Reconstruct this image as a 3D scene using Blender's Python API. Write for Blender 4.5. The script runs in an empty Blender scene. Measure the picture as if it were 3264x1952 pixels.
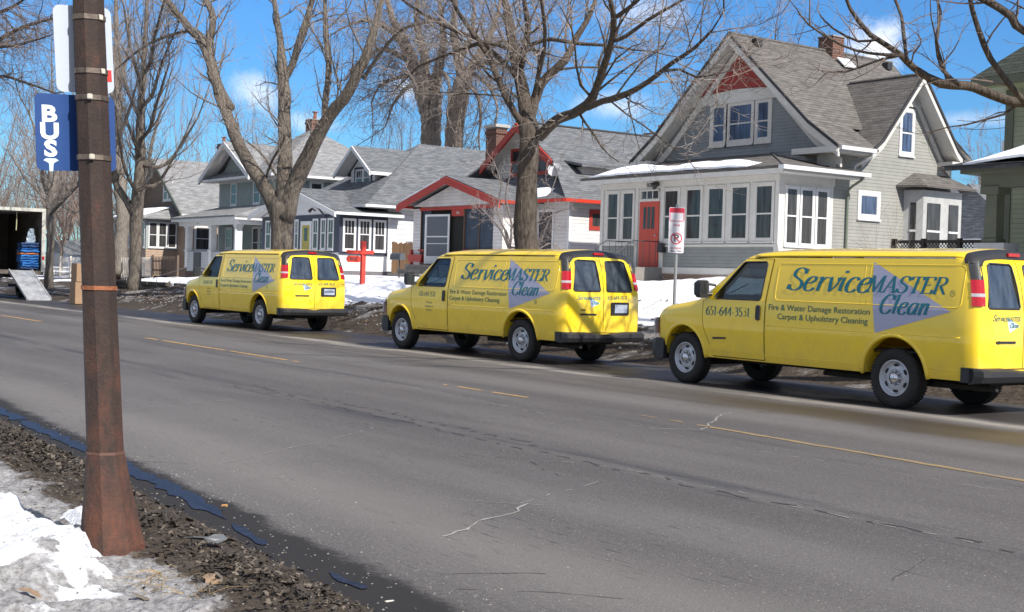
import bpy, bmesh, math, random
from mathutils import Vector, Matrix
R_ = math.radians
SC = bpy.context.scene
COL = SC.collection
# ---------------------------------------------------------------- camera
CF, CPITCH, CROLL, CYAW, CH = 4167.74, -.022, .0299, .9509, 1.5282
_cy, _sy = math.cos(CYAW), math.sin(CYAW)
FW = Vector((-_sy*math.cos(CPITCH), _cy*math.cos(CPITCH), math.sin(CPITCH)))
RT = Vector((_cy, _sy, 0)); UP = RT.cross(FW)
RT, UP = RT*math.cos(CROLL)+UP*math.sin(CROLL), -RT*math.sin(CROLL)+UP*math.cos(CROLL)
CAM = Vector((0, 0, CH))
cd = bpy.data.cameras.new('camera'); cam = bpy.data.objects.new('camera', cd); COL.objects.link(cam)
cd.sensor_width = 36; cd.lens = CF/3264*36; cd.clip_end = 3000; cd.clip_start = .1
m = Matrix((RT, UP, -FW)).transposed().to_4x4(); m.translation = CAM; cam.matrix_world = m
SC.camera = cam
# ---------------------------------------------------------------- light
SUN_EL, SUN_AZ = 41.0, 3.0            # azimuth from +X towards +Y
sd = bpy.data.lights.new('sun', 'SUN'); sun = bpy.data.objects.new('sun', sd); COL.objects.link(sun)
sd.energy = 4.6; sd.angle = R_(.5); sd.color = (1, .95, .87)
sv = Vector((math.cos(R_(SUN_EL))*math.cos(R_(SUN_AZ)), math.cos(R_(SUN_EL))*math.sin(R_(SUN_AZ)), math.sin(R_(SUN_EL))))
sun.rotation_euler = sv.to_track_quat('Z', 'Y').to_euler(); sun.location = (0, 0, 60)
W = bpy.data.worlds.new('World'); SC.world = W; W.use_nodes = True
nt = W.node_tree; nt.nodes.clear()
def wn(t, **k):
    n = nt.nodes.new(t)
    for a, b in k.items(): setattr(n, a, b)
    return n
out = wn('ShaderNodeOutputWorld'); bg = wn('ShaderNodeBackground'); bg.inputs[1].default_value = .13
sky = wn('ShaderNodeTexSky', sky_type='NISHITA'); sky.sun_disc = False
sky.sun_elevation = R_(SUN_EL); sky.sun_rotation = R_(90-SUN_AZ); sky.air_density = 1.0; sky.dust_density = .3; sky.ozone_density = 2.6
L = nt.links.new
hs = wn('ShaderNodeHueSaturation'); hs.inputs['Saturation'].default_value = 1.12; hs.inputs['Value'].default_value = 1.0; L(sky.outputs[0], hs.inputs['Color'])
tc = wn('ShaderNodeTexCoord')
sz = wn('ShaderNodeSeparateXYZ'); L(tc.outputs['Generated'], sz.inputs[0])
hr = wn('ShaderNodeValToRGB'); L(sz.outputs[2], hr.inputs[0]); he = hr.color_ramp.elements
he[0].position = 0; he[0].color = (.30, .53, .70, 1); he[1].position = .7; he[1].color = (.8, .9, 1, 1); q_ = he.new(.12); q_.color = (.29, .52, .73, 1); q_ = he.new(.3); q_.color = (.36, .60, .84, 1)
hm = wn('ShaderNodeMix', data_type='RGBA', blend_type='MULTIPLY'); hm.inputs[0].default_value = 1; L(hs.outputs[0], hm.inputs[6]); L(hr.outputs[0], hm.inputs[7])
def cloud(center, rad, amt, prev, seed):
    # a soft cloud bank round one direction of the sky
    mp = wn('ShaderNodeVectorMath', operation='SUBTRACT'); L(tc.outputs['Generated'], mp.inputs[0]); mp.inputs[1].default_value = center
    sc_ = wn('ShaderNodeVectorMath', operation='DIVIDE'); L(mp.outputs[0], sc_.inputs[0]); sc_.inputs[1].default_value = rad
    ln = wn('ShaderNodeVectorMath', operation='LENGTH'); L(sc_.outputs[0], ln.inputs[0])
    nz = wn('ShaderNodeTexNoise'); nz.inputs['Scale'].default_value = seed; nz.inputs['Detail'].default_value = 7; nz.inputs['Roughness'].default_value = .6
    L(tc.outputs['Generated'], nz.inputs['Vector'])
    a = wn('ShaderNodeMath', operation='MULTIPLY_ADD'); L(nz.outputs[0], a.inputs[0]); a.inputs[1].default_value = 2.4; a.inputs[2].default_value = -.75
    b = wn('ShaderNodeMath', operation='SUBTRACT'); L(a.outputs[0], b.inputs[0]); L(ln.outputs['Value'], b.inputs[1])
    c = wn('ShaderNodeMapRange', interpolation_type='SMOOTHSTEP'); L(b.outputs[0], c.inputs[0]); c.inputs[1].default_value = -.55; c.inputs[2].default_value = .45; c.inputs[4].default_value = amt
    mx = wn('ShaderNodeMix', data_type='RGBA'); L(c.outputs[0], mx.inputs[0]); L(prev, mx.inputs[6]); mx.inputs[7].default_value = (6.6, 6.7, 7.0, 1)
    return mx.outputs[2]
DS = 3264/2482
def ray(u, v): return (FW + RT*((u*DS-1632)/CF) - UP*((v*DS-976)/CF))
def raydir(u, v): return ray(u, v).normalized()
col = hm.outputs[2]
for (u, v), r_, am, s in [((2120, 110), (.035, .035, .026), 1.0, 22), ((1990, 190), (.04, .04, .02), .75, 20), ((620, 225), (.022, .03, .016), .55, 26), ((760, 300), (.04, .05, .010), .35, 24),
                     ((1480, 260), (.05, .05, .016), .5, 20), ((985, 215), (.022, .022, .016), .55, 26), ((1560, 30), (.04, .04, .02), .45, 20), ((2330, 290), (.08, .08, .01), .3, 12), ((1100, 90), (.05, .05, .02), .3, 20)]:
    col = cloud(raydir(u, v), r_, am, col, s)
# broken cloud added out of view, behind and beside the photographer, for neutral fill
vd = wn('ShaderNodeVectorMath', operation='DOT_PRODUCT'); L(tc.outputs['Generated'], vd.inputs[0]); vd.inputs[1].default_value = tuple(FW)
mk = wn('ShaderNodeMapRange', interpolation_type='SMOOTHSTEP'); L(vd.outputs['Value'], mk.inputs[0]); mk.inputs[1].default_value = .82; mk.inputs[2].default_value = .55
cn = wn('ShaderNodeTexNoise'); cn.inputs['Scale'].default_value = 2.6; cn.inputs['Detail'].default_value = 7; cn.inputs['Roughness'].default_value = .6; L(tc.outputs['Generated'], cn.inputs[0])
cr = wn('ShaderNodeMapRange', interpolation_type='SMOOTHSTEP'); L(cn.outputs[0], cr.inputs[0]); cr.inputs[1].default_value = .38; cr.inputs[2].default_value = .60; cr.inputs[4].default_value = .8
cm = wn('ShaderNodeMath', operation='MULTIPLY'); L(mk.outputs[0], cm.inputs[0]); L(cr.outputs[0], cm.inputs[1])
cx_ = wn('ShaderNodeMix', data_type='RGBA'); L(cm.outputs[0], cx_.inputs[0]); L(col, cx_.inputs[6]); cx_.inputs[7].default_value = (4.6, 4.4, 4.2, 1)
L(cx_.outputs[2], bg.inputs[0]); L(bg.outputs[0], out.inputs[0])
SC.view_settings.view_transform = 'Standard'; SC.view_settings.look = 'None'; SC.view_settings.gamma = 1
SC.view_settings.exposure = .55
SC.render.engine = 'CYCLES'
# ---------------------------------------------------------------- helpers: points from the survey of the picture
def atY(u, v, Y): d = ray(u, v); return CAM + d*(Y/d.y)
def atX(u, v, X): d = ray(u, v); return CAM + d*(X/d.x)
def atZ(u, v, Z=0): d = ray(u, v); return CAM + d*((Z-CH)/d.z)
# ---------------------------------------------------------------- materials
MATS = {}
def mat(name, base, rough=.8, spec=.5, metal=0, var=0, vscale=8, bump=0, bscale=30, coat=0, col2=None, detail=4, emit=None, stretch=None, world=True, alpha=None):
    if name in MATS: return MATS[name]
    m = bpy.data.materials.new(name); m.use_nodes = True; MATS[name] = m
    t = m.node_tree; b = t.nodes['Principled BSDF']; l = t.links.new
    b.inputs['Base Color'].default_value = (*base, 1); b.inputs['Roughness'].default_value = rough
    b.inputs['Specular IOR Level'].default_value = spec; b.inputs['Metallic'].default_value = metal; b.inputs['Coat Weight'].default_value = coat
    b.inputs['Coat Roughness'].default_value = .05
    m.diffuse_color = (*base, 1)
    vec = None
    if var or bump or col2:
        if world: g = t.nodes.new('ShaderNodeNewGeometry'); vec = g.outputs['Position']
        else: g = t.nodes.new('ShaderNodeTexCoord'); vec = g.outputs['Object']
        if stretch:
            mp = t.nodes.new('ShaderNodeMapping'); mp.inputs['Scale'].default_value = stretch; l(vec, mp.inputs[0]); vec = mp.outputs[0]
    if var or col2:
        n = t.nodes.new('ShaderNodeTexNoise'); n.inputs['Scale'].default_value = vscale; n.inputs['Detail'].default_value = detail; n.inputs['Roughness'].default_value = .65; l(vec, n.inputs['Vector'])
        r = t.nodes.new('ShaderNodeValToRGB'); l(n.outputs[0], r.inputs[0])
        c2 = col2 or tuple(min(1, c*(1+var)) for c in base); c1 = base if col2 else tuple(c*(1-var) for c in base)
        r.color_ramp.elements[0].position = .32; r.color_ramp.elements[1].position = .68
        r.color_ramp.elements[0].color = (*c1, 1); r.color_ramp.elements[1].color = (*c2, 1)
        l(r.outputs[0], b.inputs['Base Color'])
    if bump:
        n2 = t.nodes.new('ShaderNodeTexNoise'); n2.inputs['Scale'].default_value = bscale; n2.inputs['Detail'].default_value = 5; l(vec, n2.inputs['Vector'])
        bp = t.nodes.new('ShaderNodeBump'); bp.inputs['Strength'].default_value = min(1, bump); bp.inputs['Distance'].default_value = .02; l(n2.outputs[0], bp.inputs['Height']); l(bp.outputs[0], b.inputs['Normal'])
    if emit: b.inputs['Emission Color'].default_value = (*emit[:3], 1); b.inputs['Emission Strength'].default_value = emit[3]
    return m
def nodes(m): return m.node_tree, m.node_tree.nodes['Principled BSDF'], m.node_tree.links.new
def siding(name, base, pitch=.11, rough=.6, dirt=.12):
    """clapboards: a saw-tooth of the height drives bump and the thin shadow line painted under each board"""
    if name in MATS: return MATS[name]
    m = mat(name, base, rough, var=dirt, vscale=1.6); t, b, l = nodes(m)
    g = t.nodes.new('ShaderNodeNewGeometry'); s = t.nodes.new('ShaderNodeSeparateXYZ'); l(g.outputs['Position'], s.inputs[0])
    d = t.nodes.new('ShaderNodeMath'); d.operation = 'DIVIDE'; l(s.outputs[2], d.inputs[0]); d.inputs[1].default_value = pitch
    f = t.nodes.new('ShaderNodeMath'); f.operation = 'FRACT'; l(d.outputs[0], f.inputs[0])
    inv = t.nodes.new('ShaderNodeMath'); inv.operation = 'SUBTRACT'; inv.inputs[0].default_value = 1; l(f.outputs[0], inv.inputs[1])
    bp = t.nodes.new('ShaderNodeBump'); bp.inputs['Strength'].default_value = .8; bp.inputs['Distance'].default_value = .012; l(inv.outputs[0], bp.inputs['Height']); l(bp.outputs[0], b.inputs['Normal'])
    gap = t.nodes.new('ShaderNodeMapRange'); l(f.outputs[0], gap.inputs[0]); gap.inputs[1].default_value = .0; gap.inputs[2].default_value = .14; gap.inputs[3].default_value = .42; gap.inputs[4].default_value = 1  # shade under the board laps, painted into the colour as a thin line
    mx = t.nodes.new('ShaderNodeMix'); mx.data_type = 'RGBA'; mx.blend_type = 'MULTIPLY'; mx.inputs[0].default_value = 1
    src = b.inputs['Base Color'].links[0].from_socket
    l(src, mx.inputs[6]); l(gap.outputs[0], mx.inputs[7]); l(mx.outputs[2], b.inputs['Base Color'])
    return m
def shingle(name, c1, c2, rough=.9):
    if name in MATS: return MATS[name]
    m = mat(name, c1, rough, spec=.2); t, b, l = nodes(m)
    g = t.nodes.new('ShaderNodeNewGeometry'); s = t.nodes.new('ShaderNodeSeparateXYZ'); l(g.outputs['Position'], s.inputs[0])
    n = t.nodes.new('ShaderNodeSeparateXYZ'); l(g.outputs['True Normal'], n.inputs[0])
    ax = t.nodes.new('ShaderNodeMath'); ax.operation = 'ABSOLUTE'; l(n.outputs[0], ax.inputs[0])
    ay = t.nodes.new('ShaderNodeMath'); ay.operation = 'ABSOLUTE'; l(n.outputs[1], ay.inputs[0])
    gt = t.nodes.new('ShaderNodeMath'); gt.operation = 'GREATER_THAN'; l(ax.outputs[0], gt.inputs[0]); l(ay.outputs[0], gt.inputs[1])
    mu = t.nodes.new('ShaderNodeMix'); l(gt.outputs[0], mu.inputs[0]); l(s.outputs[0], mu.inputs[2]); l(s.outputs[1], mu.inputs[3])
    cb = t.nodes.new('ShaderNodeCombineXYZ'); l(mu.outputs[0], cb.inputs[0]); l(s.outputs[2], cb.inputs[1])
    br = t.nodes.new('ShaderNodeTexBrick'); l(cb.outputs[0], br.inputs[0]); br.inputs['Scale'].default_value = 1; br.inputs['Mortar Size'].default_value = .006
    br.inputs['Brick Width'].default_value = .33; br.inputs['Row Height'].default_value = .085; br.inputs['Bias'].default_value = 0
    br.inputs['Color1'].default_value = (*c1, 1); br.inputs['Color2'].default_value = (*c2, 1); br.inputs['Mortar'].default_value = (*[c*.45 for c in c1], 1)
    nz = t.nodes.new('ShaderNodeTexNoise'); nz.inputs['Scale'].default_value = 2.2; nz.inputs['Detail'].default_value = 6
    mp = t.nodes.new('ShaderNodeMapping'); mp.inputs['Scale'].default_value = (1, 5, 1); l(cb.outputs[0], mp.inputs[0]); l(mp.outputs[0], nz.inputs[0])
    rr = t.nodes.new('ShaderNodeMapRange'); l(nz.outputs[0], rr.inputs[0]); rr.inputs[1].default_value = .3; rr.inputs[2].default_value = .7; rr.inputs[3].default_value = .56; rr.inputs[4].default_value = .98
    mx = t.nodes.new('ShaderNodeMix'); mx.data_type = 'RGBA'; mx.blend_type = 'MULTIPLY'; mx.inputs[0].default_value = 1; l(br.outputs[0], mx.inputs[6]); l(rr.outputs[0], mx.inputs[7])
    l(mx.outputs[2], b.inputs['Base Color'])
    bp = t.nodes.new('ShaderNodeBump'); bp.inputs['Strength'].default_value = .5; bp.inputs['Distance'].default_value = .01; l(br.outputs[1], bp.inputs['Height']); bp.invert = True; l(bp.outputs[0], b.inputs['Normal'])
    return m
def brick(name, c1, c2, mortar, w=.22, h=.075):
    if name in MATS: return MATS[name]
    m = mat(name, c1, .9, spec=.2); t, b, l = nodes(m)
    g = t.nodes.new('ShaderNodeNewGeometry'); s = t.nodes.new('ShaderNodeSeparateXYZ'); l(g.outputs['Position'], s.inputs[0])
    ad = t.nodes.new('ShaderNodeMath'); ad.operation = 'ADD'; l(s.outputs[0], ad.inputs[0]); l(s.outputs[1], ad.inputs[1])
    cb = t.nodes.new('ShaderNodeCombineXYZ'); l(ad.outputs[0], cb.inputs[0]); l(s.outputs[2], cb.inputs[1])
    br = t.nodes.new('ShaderNodeTexBrick'); l(cb.outputs[0], br.inputs[0]); br.inputs['Scale'].default_value = 1; br.inputs['Mortar Size'].default_value = .01
    br.inputs['Brick Width'].default_value = w; br.inputs['Row Height'].default_value = h
    br.inputs['Color1'].default_value = (*c1, 1); br.inputs['Color2'].default_value = (*c2, 1); br.inputs['Mortar'].default_value = (*mortar, 1)
    l(br.outputs[0], b.inputs['Base Color'])
    return m
def glass(name, base=(.02, .022, .024), rough=.05, spec=.4):
    """window pane: nearly black glass with a clear reflection and faint curtains behind"""
    if name in MATS: return MATS[name]
    m = mat(name, base, rough, spec=spec, col2=tuple(min(1, c*2.6+.012) for c in base), vscale=1.6, detail=3, stretch=(5, 5, .45)); 
    return m
def clear_glass(name, tint, alpha):
    if name in MATS: return MATS[name]
    m = bpy.data.materials.new(name); m.use_nodes = True; MATS[name] = m; t = m.node_tree; t.nodes.clear(); l = t.links.new
    o = t.nodes.new('ShaderNodeOutputMaterial'); mx = t.nodes.new('ShaderNodeMixShader'); tr = t.nodes.new('ShaderNodeBsdfTransparent'); tr.inputs[0].default_value = (*tint, 1)
    gl = t.nodes.new('ShaderNodeBsdfGlossy'); gl.inputs['Roughness'].default_value = .02; gl.inputs[0].default_value = (.9, .95, 1, 1)
    fr = t.nodes.new('ShaderNodeLayerWeight'); fr.inputs[0].default_value = .12
    a = t.nodes.new('ShaderNodeMath'); a.operation = 'MULTIPLY_ADD'; pw3 = t.nodes.new('ShaderNodeMath'); pw3.operation = 'POWER'; pw3.inputs[1].default_value = 4; l(fr.outputs[1], pw3.inputs[0]); l(pw3.outputs[0], a.inputs[0]); a.inputs[1].default_value = .5; a.inputs[2].default_value = alpha
    l(a.outputs[0], mx.inputs[0]); l(tr.outputs[0], mx.inputs[1]); l(gl.outputs[0], mx.inputs[2]); l(mx.outputs[0], o.inputs[0])
    return m
# ---------------------------------------------------------------- mesh builder
class MB:
    def __init__(s): s.v = []; s.f = []
    def poly(s, pts): n = len(s.v); s.v += [tuple(p) for p in pts]; s.f.append(tuple(range(n, n+len(pts)))); return s
    def box(s, x0, x1, y0, y1, z0, z1):
        n = len(s.v); s.v += [(x, y, z) for z in (z0, z1) for y in (y0, y1) for x in (x0, x1)]
        s.f += [(n, n+2, n+3, n+1), (n+4, n+5, n+7, n+6), (n, n+1, n+5, n+4), (n+2, n+6, n+7, n+3), (n, n+4, n+6, n+2), (n+1, n+3, n+7, n+5)]; return s
    def prism(s, pts, vec):
        n = len(s.v); k = len(pts); vec = Vector(vec); pts = [Vector(p) for p in pts]
        nrm = Vector((0, 0, 0))
        for i in range(k): nrm += pts[i].cross(pts[(i+1) % k])
        if nrm.dot(vec) > 0: pts = pts[::-1]
        s.v += [tuple(p) for p in pts] + [tuple(p+vec) for p in pts]
        s.f.append(tuple(range(n, n+k))); s.f.append(tuple(range(n+2*k-1, n+k-1, -1)))
        for i in range(k): j = (i+1) % k; s.f.append((n+j, n+i, n+k+i, n+k+j))
        return s
    def slab(s, pts, t):
        """a roof or board: the polygon is its top, t its thickness (down along z)"""
        return s.prism(pts, (0, 0, -t))
    def tube(s, pts, rad, n=8, cap=True, ref=None):
        pts = [Vector(p) for p in pts]; k = len(pts); base = len(s.v)
        if not hasattr(rad, '__len__'): rad = [rad]*k
        pt = ref
        for i, p in enumerate(pts):
            d = (pts[min(i+1, k-1)]-pts[max(i-1, 0)])
            if d.length < 1e-9: d = Vector((0, 0, 1))
            d.normalize()
            if pt is None: pt = Vector((1, 0, 0)) if abs(d.x) < .8 else Vector((0, 1, 0))
            a = d.cross(pt).cross(d)
            if a.length < 1e-6: a = d.orthogonal()
            a.normalize(); b = d.cross(a); pt = a
            for j in range(n):
                an = 2*math.pi*j/n; s.v.append(tuple(p + (a*math.cos(an)+b*math.sin(an))*rad[i]))
        for i in range(k-1):
            for j in range(n):
                q = (j+1) % n; s.f.append((base+i*n+j, base+i*n+q, base+(i+1)*n+q, base+(i+1)*n+j))
        if cap: s.f.append(tuple(base+j for j in range(n))[::-1]); s.f.append(tuple(base+(k-1)*n+j for j in range(n)))
        return s
    def lathe(s, prof, c, axis='y', n=28):
        """prof: (radius, offset along axis) list, closed by the caller if wanted"""
        base = len(s.v); k = len(prof); c = Vector(c)
        for r, h in prof:
            for j in range(n):
                a = 2*math.pi*j/n; x, z = r*math.cos(a), r*math.sin(a)
                p = {'y': Vector((x, h, z)), 'z': Vector((x, z, h)), 'x': Vector((h, x, z))}[axis]; s.v.append(tuple(c+p))
        for i in range(k-1):
            for j in range(n):
                q = (j+1) % n; s.f.append((base+i*n+j, base+i*n+q, base+(i+1)*n+q, base+(i+1)*n+j))
        return s
    def grid(s, rows):
        base = len(s.v); n = len(rows[0])
        for r in rows: s.v += [tuple(p) for p in r]
        for i in range(len(rows)-1):
            for j in range(n-1): s.f.append((base+i*n+j, base+i*n+j+1, base+(i+1)*n+j+1, base+(i+1)*n+j))
        return s
    def join(s, o, off=(0, 0, 0)):
        n = len(s.v); s.v += [(a+off[0], b+off[1], c+off[2]) for a, b, c in o.v]; s.f += [tuple(i+n for i in f) for f in o.f]; return s
def root(name, loc, label, cat, group=None):
    o = bpy.data.objects.new(name, None); COL.objects.link(o); o.location = loc; o.empty_display_size = .3
    o['label'] = label; o['category'] = cat; o['org'] = tuple(loc)
    if group: o['group'] = group
    return o
def obj(name, mb, m, parent=None, smooth=False, fixn=True, bevel=0):
    me = bpy.data.meshes.new(name); org = (0, 0, 0)
    if parent is not None:
        p = parent
        while p.parent: p = p.parent
        org = tuple(p['org']) if 'org' in p.keys() else (0, 0, 0)
    me.from_pydata([(x-org[0], y-org[1], z-org[2]) for x, y, z in mb.v], [], mb.f)
    if fixn:
        bm = bmesh.new(); bm.from_mesh(me); bmesh.ops.recalc_face_normals(bm, faces=bm.faces)
        if bevel: bmesh.ops.bevel(bm, geom=bm.edges[:], offset=bevel, segments=2, affect='EDGES')
        bm.to_mesh(me); bm.free()
    if smooth: me.polygons.foreach_set('use_smooth', [True]*len(me.polygons))
    me.materials.append(m); me.update()
    o = bpy.data.objects.new(name, me); COL.objects.link(o)
    if parent is not None: o.parent = parent
    return o
def tag(o, label, cat, group=None, kind=None):
    o['label'] = label; o['category'] = cat
    if group: o['group'] = group
    if kind: o['kind'] = kind
    return o
def struct(name, mb, m, smooth=False, kind='structure'):
    o = obj(name, mb, m, None, smooth); o['kind'] = kind; return o
def kids(o): return [c for c in bpy.data.objects if c.parent == o]
def copy_tree(o, parent=None):
    c = o.copy(); COL.objects.link(c); c.parent = parent
    for k in kids(o): copy_tree(k, c)
    return c
def hash2(x, y, s=0):
    h = math.sin(x*127.1+y*311.7+s*74.7)*43758.5453; return h-math.floor(h)
def vnoise(x, y, s=0):
    ix, iy = math.floor(x), math.floor(y); fx, fy = x-ix, y-iy; fx = fx*fx*(3-2*fx); fy = fy*fy*(3-2*fy)
    a, b, c, d = hash2(ix, iy, s), hash2(ix+1, iy, s), hash2(ix, iy+1, s), hash2(ix+1, iy+1, s)
    return (a*(1-fx)+b*fx)*(1-fy)+(c*(1-fx)+d*fx)*fy
def fbm(x, y, s=0, o=4):
    t = 0; a = .5
    for i in range(o): t += a*vnoise(x, y, s+i); x *= 2.03; y *= 2.03; a *= .5
    return t
def lerp(a, b, t): return a+(b-a)*t
def pw(xs, ys, x):
    if x <= xs[0]: return ys[0]
    for i in range(1, len(xs)):
        if x <= xs[i]: return lerp(ys[i-1], ys[i], (x-xs[i-1])/(xs[i]-xs[i-1]))
    return ys[-1]
def text_mesh(s, size, extrude=0, bold=0):
    """glyph outlines of the built-in font as flat polygons (x, y) triangles"""
    cu = bpy.data.curves.new('t', 'FONT'); cu.body = s; cu.size = size; cu.offset = bold; cu.align_x = 'CENTER'; cu.align_y = 'CENTER'; cu.resolution_u = 3
    o = bpy.data.objects.new('t', cu); COL.objects.link(o)
    dg = bpy.context.evaluated_depsgraph_get(); me = bpy.data.meshes.new_from_object(o.evaluated_get(dg))
    vs = [tuple(v.co) for v in me.vertices]; fs = [tuple(p.vertices) for p in me.polygons]
    bpy.data.objects.remove(o); bpy.data.curves.remove(cu); bpy.data.meshes.remove(me)
    return vs, fs
def text_on(mb, s, size, fn, bold=0, sx=1):
    vs, fs = text_mesh(s, size, bold=bold); n = len(mb.v)
    mb.v += [tuple(fn(x*sx, y)) for x, y, z in vs]; mb.f += [tuple(i+n for i in f) for f in fs]
# ================================================================= MATERIALS USED BY SEVERAL THINGS
YEL = mat('van_yellow_paint', (.93, .64, .02), .30, coat=.7, var=.03, vscale=3, world=False)
BLKP = mat('black_plastic', (.022, .022, .024), .5, bump=.15, bscale=90, world=False)
RUB = mat('tyre_rubber', (.018, .017, .016), .85, var=.3, vscale=20, world=False)
STEEL = mat('wheel_steel', (.46, .47, .50), .38, metal=.35, var=.12, vscale=14, world=False)
CHROME = mat('chrome', (.6, .6, .62), .15, metal=1)
DARK = mat('dark_interior', (.015, .016, .018), .8)
REDL = mat('red_lens', (.42, .008, .014), .12, coat=.6); CLRL = mat('clear_lens', (.42, .40, .42), .12, coat=.6); AMBL = mat('amber_lens', (.75, .2, .02), .15, coat=.5)
TEAL = mat('teal_lettering', (.0, .145, .20), .4); LILAC = mat('lilac_lettering', (.40, .40, .52), .4); GREENT = mat('grey_green_lettering', (.05, .15, .12), .45)
SEAM = mat('seam_shadow_gap', (.10, .055, .004), .9)
VGL = clear_glass('van_cab_glass', (.20, .25, .27), .07); VGT = glass('van_rear_glass', (.022, .028, .036), .05, .8)
# road film: dull salt and dust thrown low on the body, in the paint's own texture
t_, b_, l_ = nodes(YEL); tcx = t_.nodes.new('ShaderNodeTexCoord'); sx_ = t_.nodes.new('ShaderNodeSeparateXYZ'); l_(tcx.outputs['Object'], sx_.inputs[0])
nz_ = t_.nodes.new('ShaderNodeTexNoise'); nz_.inputs['Scale'].default_value = 3.5; nz_.inputs['Detail'].default_value = 8; nz_.inputs['Roughness'].default_value = .7; l_(tcx.outputs['Object'], nz_.inputs[0])
hz_ = t_.nodes.new('ShaderNodeMapRange'); l_(sx_.outputs[2], hz_.inputs[0]); hz_.inputs[1].default_value = 1.15; hz_.inputs[2].default_value = .42; hz_.inputs[3].default_value = -.25; hz_.inputs[4].default_value = .35
ad_ = t_.nodes.new('ShaderNodeMath'); ad_.operation = 'ADD'; l_(nz_.outputs[0], ad_.inputs[0]); l_(hz_.outputs[0], ad_.inputs[1])
fr_ = t_.nodes.new('ShaderNodeMapRange'); l_(ad_.outputs[0], fr_.inputs[0]); fr_.inputs[1].default_value = .45; fr_.inputs[2].default_value = .95; fr_.inputs[4].default_value = .38
mz_ = t_.nodes.new('ShaderNodeMix'); mz_.data_type = 'RGBA'; l_(fr_.outputs[0], mz_.inputs[0]); l_(b_.inputs['Base Color'].links[0].from_socket, mz_.inputs[6]); mz_.inputs[7].default_value = (.30, .235, .13, 1); l_(mz_.outputs[2], b_.inputs['Base Color'])
rz_ = t_.nodes.new('ShaderNodeMapRange'); l_(fr_.outputs[0], rz_.inputs[0]); rz_.inputs[2].default_value = .4; rz_.inputs[3].default_value = .26; rz_.inputs[4].default_value = .7; l_(rz_.outputs[0], b_.inputs['Roughness'])
cz_ = t_.nodes.new('ShaderNodeMapRange'); l_(fr_.outputs[0], cz_.inputs[0]); cz_.inputs[2].default_value = .3; cz_.inputs[3].default_value = .8; cz_.inputs[4].default_value = .1; l_(cz_.outputs[0], b_.inputs['Coat Weight'])
# ================================================================= VANS
VW = 1.9; HY = VW/2
ZB = .43
def zt(x): return pw([-.74, -.70, -.60, -.40, 0, .26, .36, 1.16, 1.35, 1.7, 2.2, 4.7, 4.95, 5.06, 5.17], [.98, 1.05, 1.12, 1.18, 1.235, 1.285, 1.33, 1.93, 1.985, 2.01, 2.02, 2.02, 2.01, 1.97, 1.95], x)
def hsec(z): return pw([.38, .43, .5, .62, .85, 1.05, 1.28, 1.36, 1.6, 1.8, 1.92, 2.02], [.885, .905, .925, .935, .95, .95, .94, .925, .885, .845, .82, .78], z)
def plan(x): return pw([-.74, -.72, -.66, -.5, -.25, .2, 4.9, 5.04, 5.12, 5.155, 5.17], [.72, .80, .88, .94, .97, 1, 1, .985, .955, .925, .90], x)
def hw(x, z):
    h = hsec(z)*plan(x); r = .11; d = zt(x)-z
    if d < r: h -= r-math.sqrt(max(0, r*r-(r-d)**2))
    return h
def lean(z): return pw([.4, 1.2, 1.4, 1.66, 1.88, 1.98, 2.1], [0, 0, -.02, -.075, -.15, -.21, -.26], z)
def warp(p):
    x, y, z = p
    w = max(0, min(1, (x-4.3)/.87)); return (x+lean(z)*w*w, y, z)
def side(x, z, off=0):
    """driver-side skin (faces the camera); y from 0"""
    # invert the warp approximately
    xs = x
    for _ in range(3):
        w = max(0, min(1, (xs-4.3)/.87)); xs = x-lean(z)*w*w
    return Vector((x, HY-hw(min(xs, 5.17), z)-off, z))
def rear(y, z, off=0):
    t = abs(y-HY)/HY; return Vector((5.17+lean(z)-.035*t**3+off, y, z))
def rows_for(x):
    zs = [ZB, .46, .5, .56, .64, .74, .84, .9, .935]
    top = zt(x); s = [.12, .3, .5, .66, .78, .86, .91, .95, .975, .99, 1.0]
    return zs+[.935+(top-.935)*q for q in s]
def van_body():
    xs = [-.74, -.73, -.70, -.66, -.60, -.5, -.4, -.25, -.1, .1, .26, .36, .5, .65, .8, .95, 1.08, 1.16, 1.25, 1.35, 1.5, 1.7, 2.0, 2.4, 2.8, 3.2, 3.6, 4.0, 4.3, 4.5, 4.65, 4.8, 4.9, 4.98, 5.04, 5.09, 5.12, 5.14, 5.155, 5.17]
    rings = []
    for x in xs:
        zs = rows_for(x); L_ = [(HY-hw(x, z), z) for z in zs]
        e = hw(x, zs[-1]); crown = .055 if x > 1.1 else .035
        top = [(HY-e*q, zs[-1]+crown*(1-q*q)) for q in (.85, .65, .4, .15)]
        half = L_+top
        ring = [(HY-(HY-y)*1, z) for y, z in half]
        full = ring+[(VW-y, z) for y, z in reversed(ring)]
        rings.append([warp((x, y, z)) for y, z in full])
    M = MB(); n = len(rings[0]); M.grid(rings)
    # belly
    for i in range(len(rings)-1): M.f.append((i*n, (i+1)*n, (i+1)*n+n-1, i*n+n-1))
    for i in (0, len(rings)-1):
        b = i*n
        for j in range(n//2-1): M.f.append((b+j, b+j+1, b+n-2-j, b+n-1-j))
    return M
def cyl_cut(c, r, h, axis='y', n=48):
    M = MB(); pts = [(c[0]+r*math.cos(2*math.pi*k/n), c[1], c[2]+r*math.sin(2*math.pi*k/n)) for k in range(n)]
    return M.prism(pts, (0, h, 0))
WIN = [(.70, 1.305), (.66, 1.33), (1.155, 1.835), (1.19, 1.85), (1.60, 1.855), (1.635, 1.82), (1.60, 1.335), (1.57, 1.305)]       # front door window
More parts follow.
